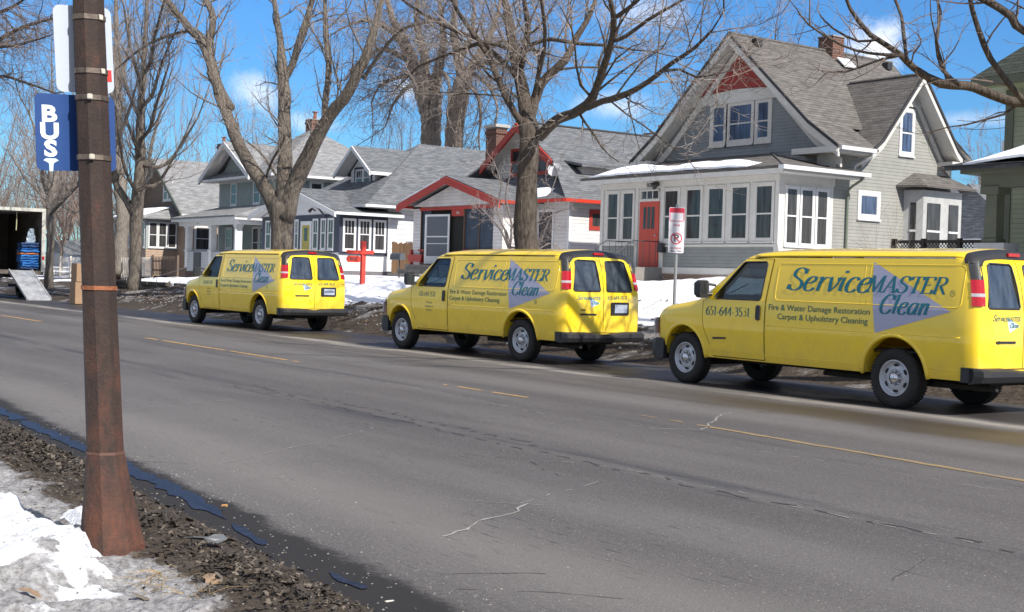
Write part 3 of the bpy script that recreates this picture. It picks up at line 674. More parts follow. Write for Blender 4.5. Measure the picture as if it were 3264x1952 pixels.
    rt = MB(); rtri = [(.60, 1.22), (.66, 1.03), (.86, 1.11)]
    rt.poly([rf(y, z, .004) for y, z in rtri]); obj('rear_arrow_emblem', rt, mat('pale_blue_print', (.5, .6, .75), .4), P)
    rl = MB(); pen(rl, 'Service', rf, .33, 1.17, .075, sx=1.15, hi=.16, lo=.07, off=.006); pen(rl, 'MASTER', rf, .60, 1.17, .055, sx=1.15, hi=.17, lo=.08, off=.006); pen(rl, 'Clean', rf, .66, 1.09, .06, sx=1.1, hi=.17, lo=.08, off=.006)
    pen(rl, '651-644-3531', rf, 1.04, 1.175, .075, sx=1.15, slant=0, hi=.15, lo=.07, off=.006) if False else None
    rp = MB(); pen(rp, '651-644-3531', rf, 1.04, 1.175, .075, sx=1.15, slant=0, hi=.15, lo=.07, off=.006); obj('rear_phone_number', rp, GREENT, P)
    obj('rear_lettering', rl, GREENT if idx != 1 else mat('blue_green_print', (.03, .2, .25), .5), P)
    if idx == 0:
        tb = MB().box(4.3, 4.7, 1.12, 1.32, 1.0, 1.62); obj('cargo', tb, mat('teal_bundle', (.0, .35, .36), .7), P, bevel=.05)
    return P
VX = [-34.7381, -23.1833, -14.6724]; VA = [.0442, .0472, -.0124]; VD = [.1163, -.0424, -.074]; VY = 13.7475
VL = ['yellow cargo van farthest from the camera, in front of the three-stemmed tree',
      'yellow cargo van in the middle of the row, parked in front of the red-trimmed bungalow',
      'nearest and largest yellow cargo van, cut by the right edge, parked before the grey house']
for i in range(3):
    p = make_van(i, VL[i]); a = VA[i]; p.location = (VX[i], VY+VD[i], 0.0); p.rotation_euler = (0, 0, a)
# ================================================================= GROUND
def tnode(t, typ, **k):
    n = t.nodes.new(typ)
    for a, b in k.items(): setattr(n, a, b)
    return n
# ---- road: one sheet, procedural asphalt with seams, tyre tracks, damp and dust bands that follow the street
def road_mat():
    m = mat('asphalt', (.15, .145, .145), .78, spec=.35); t, b, l = nodes(m)
    g = tnode(t, 'ShaderNodeNewGeometry'); P = g.outputs['Position']; s = tnode(t, 'ShaderNodeSeparateXYZ'); l(P, s.inputs[0])
    def noise(scale, det=5, st=None, rough=.6):
        n = tnode(t, 'ShaderNodeTexNoise'); n.inputs['Scale'].default_value = scale; n.inputs['Detail'].default_value = det; n.inputs['Roughness'].default_value = rough
        v = P
        if st: mp = tnode(t, 'ShaderNodeMapping'); mp.inputs['Scale'].default_value = st; l(P, mp.inputs[0]); v = mp.outputs[0]
        l(v, n.inputs['Vector']); return n.outputs[0]
    def mr(x, a, b_, c, d, smooth=True):
        n = tnode(t, 'ShaderNodeMapRange'); n.interpolation_type = 'SMOOTHSTEP' if smooth else 'LINEAR'; l(x, n.inputs[0])
        for i, v in enumerate((a, b_, c, d)): n.inputs[i+1].default_value = v
        return n.outputs[0]
    def mth(op, a, b_):
        n = tnode(t, 'ShaderNodeMath', operation=op)
        for i, v in enumerate((a, b_)):
            if isinstance(v, (int, float)): n.inputs[i].default_value = v
            else: l(v, n.inputs[i])
        return n.outputs[0]
    def mix(f, a, b_, bt='MIX'):
        n = tnode(t, 'ShaderNodeMix', data_type='RGBA', blend_type=bt)
        if isinstance(f, float): n.inputs[0].default_value = f
        else: l(f, n.inputs[0])
        for i, v in ((6, a), (7, b_)):
            if isinstance(v, tuple): n.inputs[i].default_value = (*v, 1)
            else: l(v, n.inputs[i])
        return n.outputs[2]
    y = s.outputs[1]; wob = noise(.35, 4); yw = mth('ADD', y, mth('MULTIPLY', mth('SUBTRACT', wob, .5), .9))
    base = mix(mr(noise(.5, 6, (.25, 1.4, 1)), .35, .65, 0, 1), (.098, .088, .084), (.140, .128, .121))
    base = mix(mr(noise(70, 4), .36, .6, .75, 0), base, (.62, .62, .62), 'MULTIPLY'); base = mix(mr(noise(26, 5), .4, .7, 0, .5), base, (.55, .55, .55), 'MULTIPLY')
    # pale grains and dark pits
    base = mix(mr(noise(48, 2), .66, .71, 0, .85), base, (.42, .39, .36)); base = mix(mr(noise(110, 2), .64, .70, 0, .6), base, (.38, .36, .34))
    base = mix(mr(noise(42, 2), .28, .35, .8, 0), base, (.035, .034, .036))
    def band(yc, hwid, amt, col, nz=None, yy=None):
        d = mth('ABSOLUTE', mth('SUBTRACT', yy or yw, yc), 0); f = mr(d, 0, hwid, amt, 0)
        if nz is not None: f = mth('MULTIPLY', f, nz)
        nonlocal base; base = mix(f, base, col)
    patch = mr(noise(1.1, 5, (.22, 2.2, 1)), .44, .62, 0, 1); patch2 = mr(noise(2.2, 6, (.16, 3, 1)), .5, .62, 0, 1)
    band(4.3, .9, .55, (.190, .174, .158)); band(5.6, .8, .25, (.155, .143, .133))
    band(7.0, .42, .85, (.045, .044, .047), patch); band(6.75, .16, .7, (.04, .04, .042), patch2); band(9.3, .35, .6, (.06, .058, .06), patch); band(8.2, 1.2, .5, (.105, .097, .095), patch2); band(6.1, .5, .4, (.10, .095, .092), patch2)
    band(11.0, .8, .3, (.18, .17, .16)); band(12.35, .6, .75, (.055, .045, .04), patch); band(11.7, .2, .5, (.07, .06, .055), patch2); 
    # wet dark parking strip under the vans, pale concrete pan beside it
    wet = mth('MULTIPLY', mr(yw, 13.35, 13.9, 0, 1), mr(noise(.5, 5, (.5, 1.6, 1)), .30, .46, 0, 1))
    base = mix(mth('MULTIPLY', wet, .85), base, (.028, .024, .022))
    band(13.32, .36, .95, (.27, .245, .215), mth('MULTIPLY', mr(noise(.6, 4, (.3, 1, 1)), .40, .54, .15, 1), mr(noise(3.5, 6, (.3, 1.5, 1)), .34, .5, .35, 1)))
    dampR = mth('MULTIPLY', mr(s.outputs[0], -16, -10.5, 0, 1), mth('MULTIPLY', mr(yw, 11.3, 11.9, 0, 1), mr(yw, 12.6, 13.0, 1, 0)))
    base = mix(mth('MULTIPLY', dampR, .75), base, (.055, .043, .030))
    # short dark pits along the wheel tracks
    pits = mr(noise(8, 3, (.35, 4.0, 1)), .60, .66, 0, .85); base = mix(mth('MULTIPLY', pits, mr(noise(.7, 3), .45, .6, 0, 1)), base, (.04, .04, .042))
    # grime toward the near gutter
    ysh = mth('ADD', mth('ADD', y, .65), mth('MULTIPLY', s.outputs[0], .053))
    grime = mr(mth('ADD', ysh, mth('ADD', mth('MULTIPLY', mth('SUBTRACT', noise(2.5, 6), .5), .35), mth('MULTIPLY', mth('SUBTRACT', noise(30, 4), .5), .18))), 3.62, 3.76, 1, 0)
    base = mix(grime, base, (.022, .019, .017))
    l(base, b.inputs['Base Color'])
    rg = mix(mth('MAXIMUM', mth('MULTIPLY', wet, .8), dampR), (.8, .8, .8), (.42, .42, .42)); l(rg, b.inputs['Roughness'])
    bp = tnode(t, 'ShaderNodeBump'); bp.inputs['Strength'].default_value = .55; bp.inputs['Distance'].default_value = .012; l(noise(60, 4), bp.inputs['Height']); l(bp.outputs[0], b.inputs['Normal'])
    return m
def frange(a, b, st):
    o = []; x = a
    while x < b: o.append(x); x += st
    return o+[b]
rd = MB(); rd.grid([[(x, y, 0) for x in (-400, -120, -60, -30, -10, 0, 20, 60)] for y in (2.9, 6, 9.85, 13, 16.6)]); struct('road', rd, road_mat())
# ---- base earth reaching the horizon
e = MB(); e.grid([[(x, y, -.25) for x in (-1500, -300, 100, 900)] for y in (-900, 2.9, 16.6, 1500)]); struct('earth', e, mat('earth', (.06, .05, .04), .95, var=.3, vscale=.5))
# ---- cracks: sealed and weathered, thin ragged strips
def ragged(M, pts, w, seed, z=.004, gap=0.0):
    rnd = random.Random(seed); P = []
    for i in range(len(pts)-1):
        a, b = pts[i], pts[i+1]; n = max(2, int(math.hypot(b[0]-a[0], b[1]-a[1])/.09))
        for k in range(n): P.append((lerp(a[0], b[0], k/n), lerp(a[1], b[1], k/n)))
    P.append(pts[-1]); off = 0; run = []
    for i, p in enumerate(P):
        q0, q1 = P[max(0, i-1)], P[min(len(P)-1, i+1)]; dx, dy = q1[0]-q0[0], q1[1]-q0[1]; l_ = math.hypot(dx, dy) or 1
        off = off*.75+rnd.uniform(-1, 1)*w*1.1; ww = w*rnd.uniform(.25, 1.0)/2; nx, ny = -dy/l_, dx/l_
        if rnd.random() < gap and len(run) > 1: M.grid(run); run = []; continue
        run.append([(p[0]+nx*(off+ww), p[1]+ny*(off+ww), z), (p[0]+nx*(off-ww), p[1]+ny*(off-ww), z)])
    if len(run) > 1: M.grid(run)
salt = MB()
for i, (pts, w, gp) in enumerate([
    ([(-6.42, 4.11), (-6.77, 4.75), (-6.9, 5.0), (-7.11, 5.21)], .028, .02), ([(-7.11, 5.21), (-7.36, 5.7), (-7.6, 6.3)], .012, .25), ([(-10.21, 9.09), (-9.9, 9.5), (-10.4, 10.2), (-11.06, 11.13)], .028, .03),
    ([(-10.21, 9.09), (-9.12, 8.75), (-7.5, 8.9), (-5.2, 8.95)], .014, .55), ([(-20.5, 9.15), (-17, 9.2), (-14.33, 9.11), (-12.8, 9.0), (-11.25, 8.8), (-10.21, 9.09)], .018, .5),
    ([(-16.09, 4.07), (-16.4, 4.6), (-17.03, 5.3)], .02, .1), ([(-24.5, 9.0), (-24, 10), (-23.8, 10.9)], .02, .3), ([(-9.4, 3.75), (-9.9, 4.5), (-10.6, 5.6), (-11.3, 6.4)], .014, .2),
    ([(-13.1, 3.9), (-13.6, 4.7), (-14.3, 6.3)], .016, .2), ([(-8.6, 6.7), (-8.2, 6.9), (-7.2, 6.85), (-6.6, 6.95)], .02, .6), ([(-6.2, 6.85), (-5.6, 6.9), (-4.6, 6.9)], .02, .65), ([(-18, 10.4), (-18.4, 9.4)], .02, .2), ([(-7.4, 4.9), (-7.0, 5.3)], .014, .1)]):
    ragged(salt, pts, w, i+1, gap=gp)
tag(obj('salt_stained_crack', salt, mat('salt_stain', (.27, .255, .24), .9, var=.25, vscale=20)), 'pale salt stained cracks running across the grey road', 'road crack', kind='structure')
dk = MB()
for i, (pts, w, gp) in enumerate([([(-16, 7.0), (-13.3, 7.0), (-11, 6.95), (-8.1, 6.9), (-6.2, 6.85), (-4.4, 6.9), (-2, 6.9)], .045, .42), ([(-5.6, 3.6), (-5.4, 4.0), (-5.25, 4.25)], .010, .1), ([(-9.95, 3.62), (-9.7, 3.9)], .014, .0), ([(-5.3, 3.5), (-5.0, 3.9), (-4.75, 4.1)], .008, .2), ([(-9.3, 6.2), (-8.8, 6.5), (-8.0, 6.2)], .014, .5), ([(-4.6, 6.2), (-4.35, 5.6)], .01, .2), ([(-16, 7.2), (-12.5, 7.3), (-9.5, 7.1)], .06, .6)]):
    ragged(dk, pts, w, 40+i, z=.003, gap=gp)
tag(obj('road_crack', dk, mat('crack_dark', (.045, .042, .042), .95)), 'dark cracks and worn seams in the grey road', 'road crack', kind='structure')
# ---- yellow centre line, worn
yl = mat('line_yellow', (.30, .20, .075), .8, col2=(.18, .145, .10), vscale=9, stretch=(.8, 3, 1))
yl2 = mat('line_yellow_bright', (.50, .29, .075), .8, col2=(.30, .20, .09), vscale=6)
def line_piece(x0, x1, w, seed, wear, m=None):
    M = MB(); rnd = random.Random(seed); run = []
    for x in frange(x0, x1, .12):
        if rnd.random() < wear and len(run) > 1: M.grid(run); run = []; continue
        a = w/2*rnd.uniform(.55, 1.05); b = w/2*rnd.uniform(.55, 1.05); yc = 9.85-max(0, x+11)*.06
        run.append([(x, yc-a, .004), (x, yc+b, .004)])
    if len(run) > 1: M.grid(run)
    struct('centre_line', M, m or yl)
line_piece(-38.9, -35.0, .14, 1, .02, yl2); line_piece(-27.2, -19.9, .12, 2, .03, yl2); line_piece(-15.4, -13.4, .08, 3, .05, yl2); line_piece(-11.2, -10.2, .06, 4, .3); line_piece(-10.2, 4, .11, 6, .01); line_piece(-50, -46.5, .1, 5, .02)
# ================================================================= FAR SIDE TERRAIN
LAWN = 1.42
def hfar(x, y):
    r = fbm(x*.9, y*.9, 1)-.5
    left = max(0, min(1, (-46-x)/8)); right = max(0, min(1, (x+27)/6))
    zz = pw([15.75, 16.05, 16.4, 17.1, 17.7, 18.2, 18.9, 19.6, 20.4, 22], [-.03, .03, .16, .46, .62, .74, 1.0, 1.22, 1.38, LAWN], y)
    zl = pw([15.8, 16.5, 17.4, 18.3, 19.2, 19.9, 20.05, 22], [-.02, .15, .30, .42, .45, .50, .95, 1.05], y)
    z = lerp(zz, zl, left)+right*pw([16.6, 18.2, 20, 22], [0, .2, .3, .22], y)
    if x < -58: z = lerp(z, pw([15.8, 18, 20, 24, 40], [-.03, .3, .5, .75, 1.3], y), min(1, (-58-x)/6))
    amp = pw([16.3, 16.8, 18, 20, 24], [.02, .16, .20, .16, .08], y)
    return z+r*amp+ (fbm(x*3.3, y*3.3, 7)-.5)*amp*.55
def snowy(x, y):
    """1 where clean snow lies, 0 on dirt"""
    n = (fbm(x*.8, y*.8, 21)-.5)*1.6+(fbm(x*4, y*4, 31)-.5)*.5
    edge = pw([-90, -60, -55, -47, -40, -20, 0], [21.0, 20.8, 20.0, 19.2, 18.0, 17.5, 17.4], x)
    return max(0, min(1, (y-edge+n*.75)/.35+.5))
def dirty(x, y):
    return max(0, min(1, (fbm(x*1.3+5, y*2.2, 51)-.44)/.2))
def terrain(name, xs, ys, h, rgb, m):
    V = []; F = []; n = len(xs)
    for y in ys:
        for x in xs: V.append((x, y, h(x, y)))
    for j in range(len(ys)-1):
        for i in range(n-1): a = j*n+i; F.append((a, a+1, a+n+1, a+n))
    me = bpy.data.meshes.new(name); me.from_pydata(V, [], F); at = me.attributes.new('cover', 'FLOAT_COLOR', 'POINT')
    for i, v in enumerate(V): at.data[i].color = (*rgb(v[0], v[1]), 1)
    me.polygons.foreach_set('use_smooth', [True]*len(F)); me.materials.append(m); o = bpy.data.objects.new(name, me); COL.objects.link(o); o['kind'] = 'structure'; return o
def cover_mat(name, fine=22, g0=(.07, .062, .055), g1=(.40, .38, .37), bst=.6, s0=(.78, .79, .83)):
    """snow / grey icy snow / dirt laid by a cover attribute (r = snow, g = grey grit), with grain"""
    if name in MATS: return MATS[name]
    m = mat(name, (.5, .5, .5), .85, spec=.25); t, b, l = nodes(m)
    a = tnode(t, 'ShaderNodeAttribute', attribute_name='cover'); s = tnode(t, 'ShaderNodeSeparateColor'); l(a.outputs['Color'], s.inputs[0])
    g = tnode(t, 'ShaderNodeNewGeometry'); n = tnode(t, 'ShaderNodeTexNoise'); n.inputs['Scale'].default_value = fine; n.inputs['Detail'].default_value = 6; n.inputs['Roughness'].default_value = .7; l(g.outputs['Position'], n.inputs['Vector'])
    n2 = tnode(t, 'ShaderNodeTexNoise'); n2.inputs['Scale'].default_value = fine*.22; n2.inputs['Detail'].default_value = 6; n2.inputs['Roughness'].default_value = .7; l(g.outputs['Position'], n2.inputs['Vector'])
    def ramp(x, p0, p1, c0, c1):
        r = tnode(t, 'ShaderNodeValToRGB'); l(x, r.inputs[0]); r.color_ramp.elements[0].position = p0; r.color_ramp.elements[1].position = p1; r.color_ramp.elements[0].color = (*c0, 1); r.color_ramp.elements[1].color = (*c1, 1); return r.outputs[0]
    def mix(f, a_, b_):
        x = tnode(t, 'ShaderNodeMix', data_type='RGBA'); l(f, x.inputs[0]); l(a_, x.inputs[6]); l(b_, x.inputs[7]); return x.outputs[2]
    def add(a_, b_, k, off):
        x = tnode(t, 'ShaderNodeMath', operation='MULTIPLY_ADD'); l(b_, x.inputs[0]); x.inputs[1].default_value = k; x.inputs[2].default_value = off; y = tnode(t, 'ShaderNodeMath', operation='ADD'); l(a_, y.inputs[0]); l(x.outputs[0], y.inputs[1]); return y.outputs[0]
    def step(x, lo, hi):
        r = tnode(t, 'ShaderNodeMapRange', interpolation_type='SMOOTHSTEP'); l(x, r.inputs[0]); r.inputs[1].default_value = lo; r.inputs[2].default_value = hi; return r.outputs[0]
    dirt = ramp(n.outputs[0], .35, .68, (.018, .014, .011), (.10, .076, .055)); grit = ramp(n.outputs[0], .30, .62, g0, g1); snow = ramp(n.outputs[0], .3, .58, s0, tuple(min(1, c*1.12+.36 if c < .5 else c+.08) for c in s0))
    c = mix(step(add(s.outputs[1], n2.outputs[0], 1.3, -.65), .3, .7), dirt, grit); c = mix(step(add(s.outputs[0], n2.outputs[0], .8, -.4), .4, .62), c, snow)
    l(c, b.inputs['Base Color'])
    bp = tnode(t, 'ShaderNodeBump'); bp.inputs['Strength'].default_value = .7; bp.inputs['Distance'].default_value = .05; l(n2.outputs[0], bp.inputs['Height'])
    bq = tnode(t, 'ShaderNodeBump'); bq.inputs['Strength'].default_value = bst; bq.inputs['Distance'].default_value = .015; l(n.outputs[0], bq.inputs['Height']); l(bp.outputs[0], bq.inputs['Normal']); l(bq.outputs[0], b.inputs['Normal'])
    return m
far_ys = frange(15.75, 22, .14)+[22.6, 23.5, 25, 27, 30, 35, 42, 60, 120, 300, 900]
far_xs = [-1400, -400, -200, -140, -110]+frange(-100, -56, .5)+frange(-55.8, -8, .18)+[-6, -3, 0, 10, 40, 100, 500]
def far_rgb(x, y):
    s_ = snowy(x, y)
    if x < -56 and y > 19: s_ *= .9 if fbm(x*.3, y*.3, 9) > .42 else .1
    if y > 30: s_ = min(s_, .5+.5*(fbm(x*.2, y*.2, 12)-.4)*4)
    g_ = dirty(x, y)*(1 if y < 20 else .8)
    if y < 16.9: g_ *= .55
    return (s_, g_, 0)
terrain('snowy_verge', far_xs, far_ys, hfar, far_rgb, cover_mat('far_cover', 14, (.045, .04, .035), (.28, .27, .265)))
kb = MB()
kb.grid([[(x, 16.28+(.0 if k < 2 else .16)+vnoise(x*2, k, 3)*.01, z) for k, z in ((0, -.05), (1, .04), (2, .05), (3, -.05))] for x in frange(-100, 10, .6)]); struct('far_kerb', kb, mat('kerb_concrete', (.22, .21, .2), .9, var=.3, vscale=3))
# ================================================================= NEAR SIDE: dirty snow bank, leaf-filled gutter
def yeff(x, y): return y+max(-.1, .65+.053*x)
def hnear(x, y):
    y0_ = y; y = yeff(x, y)
    z = pw([-12, 1.2, 2.1, 2.6, 2.95, 3.15, 3.35, 3.6], [.34, .22, .14, .13, .12, .06, -.01, -.03], y)
    a = pw([-12, 1.6, 2.6, 3.2], [.30, .26, .12, .03], y)
    cr_ = 2.0+(fbm(x*4, 3, 88)-.5)*.14+(fbm(x*13, 3, 89)-.5)*.10+(fbm(x*40, 3, 90)-.5)*.05; d_ = (cr_-y0_)/.07; d_ = max(0, min(1, d_)); k_ = max(0, min(1, (-5.75-x)/.35)); mound = k_*d_*d_*(3-2*d_)*.13*max(.25, 1-max(0, cr_-y0_)*.8)+.10*math.exp(-((x+7.15)**2/.07+(y0_-2.27)**2/.006))
    return z+(fbm(x*1.4, y*1.7, 61)-.5)*a+(fbm(x*6, y*6, 65)-.5)*a*.40+(fbm(x*17, y*17, 68)-.5)*a*.22+(fbm(x*45, y*45, 69, 2)-.5)*a*.22+mound
def near_rgb(x, y):
    n = (fbm(x*1.1, y*1.3, 71)-.5)
    p_ = max(0, min(1, (fbm(x*2.6, y*3.2, 77)-.36)/.14)); q_ = max(0, min(1, (fbm(x*7, y*7, 79)-.34)/.2))
    cr_ = 2.0+(fbm(x*4, 3, 88)-.5)*.14+(fbm(x*13, 3, 89)-.5)*.10+(fbm(x*40, 3, 90)-.5)*.05; k_ = max(0, min(1, (-5.7-x)/.3)); dd_ = cr_-y
    s_ = k_*(.66+.34*q_ if -.02 < dd_ < .20+n*.5 else (.30+.62*p_*(.5+.5*q_) if dd_ > 0 else 0)); s_ = max(s_, .72*p_*q_*max(0, min(1, (-4.9-x)/.8)) if dd_ > .02 else 0)
    if math.hypot((x+7.15)/.3, (y-2.27)/.09) < 1: s_ = .9
    g_ = pw([2.25, 2.55, 2.8], [.95, .6, .0], yeff(x, y)+n*.6)
    return (s_, g_, 0)
near_xs = [-60, -40, -30]+frange(-26, -14, .25)+frange(-13.95, -9.4, .06)+frange(-9.37, -4.2, .022)+frange(-4.15, -3.6, .05)+[-3, -2, -1, 0, 3, 8, 30]
near_ys = [-60, -20, -8, -4, -2, -1]+frange(-.4, 1, .12)+frange(1.05, 3.0, .024)+frange(3.03, 3.62, .05)
terrain('near_verge', near_xs, near_ys, hnear, near_rgb, cover_mat('near_cover', 30, (.11, .105, .10), (.36, .35, .35), .5, (.40, .41, .43)))
# melt water lying in the gutter
wm = mat('melt_water', (.014, .017, .030), .38, spec=.3, bump=.5, bscale=30, var=.5, vscale=12)
wp = MB()
def puddle(M, pts, w, seed, z=.006):
    rnd = random.Random(seed); rows = []
    for i in range(len(pts)-1):
        a, b = pts[i], pts[i+1]; n = max(2, int(math.hypot(b[0]-a[0], b[1]-a[1])/.05))
        for k in range(n):
            x, y = lerp(a[0], b[0], k/n), lerp(a[1], b[1], k/n); t = (i+k/n)/(len(pts)-1); e = min(1, min(t, 1-t)*6)
            if vnoise(x*5, 3, seed) < .02:
                if len(rows) > 1: M.grid(rows)
                rows = []; continue
            rows.append([(x, y-w*.5*e*(.35+.8*vnoise(x*7, 1, seed)+.3*vnoise(x*25, 1, seed)), z), (x, y+w*.5*e*(.35+.8*vnoise(x*7, 9, seed)+.3*vnoise(x*25, 9, seed)), z)])
    if len(rows) > 1: M.grid(rows)
puddle(wp, [(-17, 3.62), (-13.5, 3.52), (-12.3, 3.47), (-10, 3.40), (-8.6, 3.33), (-7.9, 3.27), (-7.4, 3.22)], .15, 1); struct('gutter_water', wp, wm)
wp = MB(); puddle(wp, [(-7.3, 3.2), (-6.9, 3.14), (-6.6, 3.10)], .07, 4); puddle(wp, [(-5.9, 3.12), (-5.7, 3.10), (-5.45, 3.10)], .06, 5); struct('gutter_water', wp, wm)
wp = MB(); puddle(wp, [(-15.4, 13.9), (-14, 14.3), (-12.5, 14.0), (-11.2, 14.25)], .5, 7, .005); puddle(wp, [(-8.6, 13.35), (-7.8, 13.2), (-6.5, 13.3)], .25, 9, .005); puddle(wp, [(-24, 14.5), (-22.3, 14.8), (-20.5, 14.6)], .4, 8, .005); puddle(wp, [(-34, 14.3), (-32.5, 14.6), (-31, 14.5)], .3, 12, .005)
struct('kerbside_water', wp, wm)
# a scrap of bare kerb showing through the muck
ks = MB(); ks.grid([[(x, y+(vnoise(x*9, 2)-.5)*.03, hnear(x, 3.1)+z-.02*abs(vnoise(x*14, 4)-.5)*3) for y, z in ((3.06, .0), (3.075, .03), (3.12, .028), (3.14, -.01))] for x in frange(-5.45, -4.95, .04)]); struct('near_kerb', ks, mat('kerb_white', (.42, .40, .36), .9, var=.25, vscale=30))
# ---- fallen leaves: thousands, one mass
def leaf_poly(M, x, y, z, s, rnd, up=0.35):
    a = rnd.uniform(0, 6.28); n = 6; nrm = Vector((rnd.uniform(-up, up), rnd.uniform(-up, up), 1)).normalized(); u = Vector((math.cos(a), math.sin(a), 0)); u = (u-nrm*u.dot(nrm)).normalized(); v = nrm.cross(u); c = Vector((x, y, z))
    prof = [(-1, 0), (-.35, .42), (.05, .28), (.4, .45), (1, .05), (.45, -.4), (.0, -.25), (-.4, -.42)]; k = len(prof); cu = rnd.uniform(-.5, .5)
    b = len(M.v); M.v.append(tuple(c)); M.v += [tuple(c+u*(p*s)+v*(q*s)+nrm*(cu*p*p*s)) for p, q in prof]
    for i in range(k): M.f.append((b, b+1+i, b+1+(i+1) % k))
for seed, (nn, c1, c2) in enumerate([(4000, (.026, .021, .017), (.058, .046, .036)), (1300, (.085, .070, .054), (.16, .13, .10)), (1800, (.02, .016, .013), (.05, .035, .02))]):
    LM = MB(); rnd = random.Random(100+seed); k = 0
    while k < nn:
        x = rnd.uniform(-14.5, -3.4); y = (rnd.gauss(2.93, .17) if rnd.random() < .93 else rnd.uniform(1.6, 3.2))-(yeff(x, 0))
        ye = yeff(x, y)
        if ye > 3.3 or y < .6 or (ye < 2.6 and rnd.random() < .7) or (x < -5.8 and y < 2.05): continue
        if rnd.random() > .18+1.3*max(0, fbm(x*1.5, y*2.5, 90)-.32)*2.4: continue
        leaf_poly(LM, x, y, hnear(x, y)+rnd.uniform(.0, .03), min(.042, .013*math.exp(rnd.gauss(.1, .45))), rnd, .8); k += 1
    o = obj('leaf_litter', LM, mat('dead_leaf_%d' % seed, c1, .9, col2=c2, vscale=9), fixn=False); tag(o, ['dark wet oak leaves packed in the near gutter', 'pale dry oak leaves scattered over the near gutter', 'black rotten leaf scraps over the near gutter'][seed], 'leaves', kind='stuff')
FL = MB(); rnd = random.Random(5); k = 0
while k < 2600:
    x = rnd.uniform(-56, -10); y = rnd.uniform(16.6, 18.6)
    if fbm(x, y, 95) < .45: continue
    leaf_poly(FL, x, y, hfar(x, y)+.02, rnd.uniform(.03, .07), rnd, .7); k += 1
tag(obj('leaf_litter', FL, mat('dead_leaf_far', (.09, .055, .035), .9, col2=(.17, .11, .075), vscale=2), fixn=False), 'brown leaves strewn over the dirty bank behind the vans', 'leaves', kind='stuff')
# grit and lumps of ice on the banks
GR = MB(); rnd = random.Random(8)
def lump(M, x, y, z, s, rnd):
    b = len(M.v); 
    for d in ((1, 0, 0), (0, 1, 0), (-1, 0, 0), (0, -1, 0), (0, 0, .8), (0, 0, -.6)): q = s*rnd.uniform(.6, 1.2); M.v.append((x+d[0]*q, y+d[1]*q, z+d[2]*q))
    M.f += [(b+i, b+(i+1) % 4, b+4) for i in range(4)]+[(b+(i+1) % 4, b+i, b+5) for i in range(4)]
for k in range(1100):
    x = rnd.uniform(-52, -9); y = rnd.gauss(16.9, .5)
    if y > 16.45: lump(GR, x, y, hfar(x, y), rnd.uniform(.015, .06), rnd)
tag(obj('ice_lumps', GR, mat('dirty_ice', (.06, .055, .05), .7, col2=(.30, .29, .29), vscale=3)), 'grey lumps of dirty ice along the far kerb', 'ice', kind='stuff')
GR = MB()
for k in range(2600):
    x = rnd.uniform(-13, -3.6); y = rnd.uniform(1.0, 4.3); y = 3.0+abs(y-3.0)*(1 if y > 3 else -1)
    if y > 3.7 and rnd.random() < .8: continue
    lump(GR, x, y, max(0, hnear(x, y)) if y < 3.5 else 0, rnd.uniform(.003, .009), rnd)
tag(obj('road_grit', GR, mat('grit', (.05, .045, .04), .9, col2=(.35, .33, .3), vscale=60)), 'sand and grit along the near gutter', 'grit', kind='stuff')
# ================================================================= HOUSES
WHITE = mat('white_trim', (.62, .62, .62), .55, var=.06, vscale=5); CREAM = mat('cream_trim', (.56, .54, .50), .6, var=.06, vscale=4)
PANE = glass('window_pane', (.022, .021, .022)); PANEB = glass('window_pane_blue', (.03, .045, .08)); SNOW = mat('roof_snow', (.86, .88, .92), .7, bump=.4, bscale=9)
SIDE_GREY = siding('grey_siding', (.275, .272, .248), .10); SH_WARM = shingle('warm_shingles', (.15, .138, .128), (.195, .18, .168)); SH_GREY = shingle('grey_shingles', (.15, .158, .17), (.215, .222, .235)); SH_PALE = shingle('pale_shingles', (.26, .26, .265), (.34, .34, .345))
RED = mat('red_trim', (.36, .035, .022), .5, var=.12, vscale=3); REDD = mat('red_door_paint', (.48, .06, .035), .45, var=.06, vscale=3); NAVY = mat('navy_trim', (.032, .036, .058), .5)
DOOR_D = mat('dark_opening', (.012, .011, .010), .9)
BRICK = brick('chimney_brick', (.16, .055, .035), (.10, .042, .03), (.17, .15, .13))
def fr(axis, c):
    """front = faces -Y at y=c; side = faces +X at x=c. map (u, z, out) to the world"""
    if axis == 'f': return lambda u, z, o: Vector((u, c-o, z))
    return lambda u, z, o: Vector((c+o, u, z))
def bx(M, F, u0, u1, z0, z1, o0, o1):
    a = F(u0, z0, o0); b = F(u1, z1, o1); return M.box(min(a.x, b.x), max(a.x, b.x), min(a.y, b.y), max(a.y, b.y), min(a.z, b.z), max(a.z, b.z))
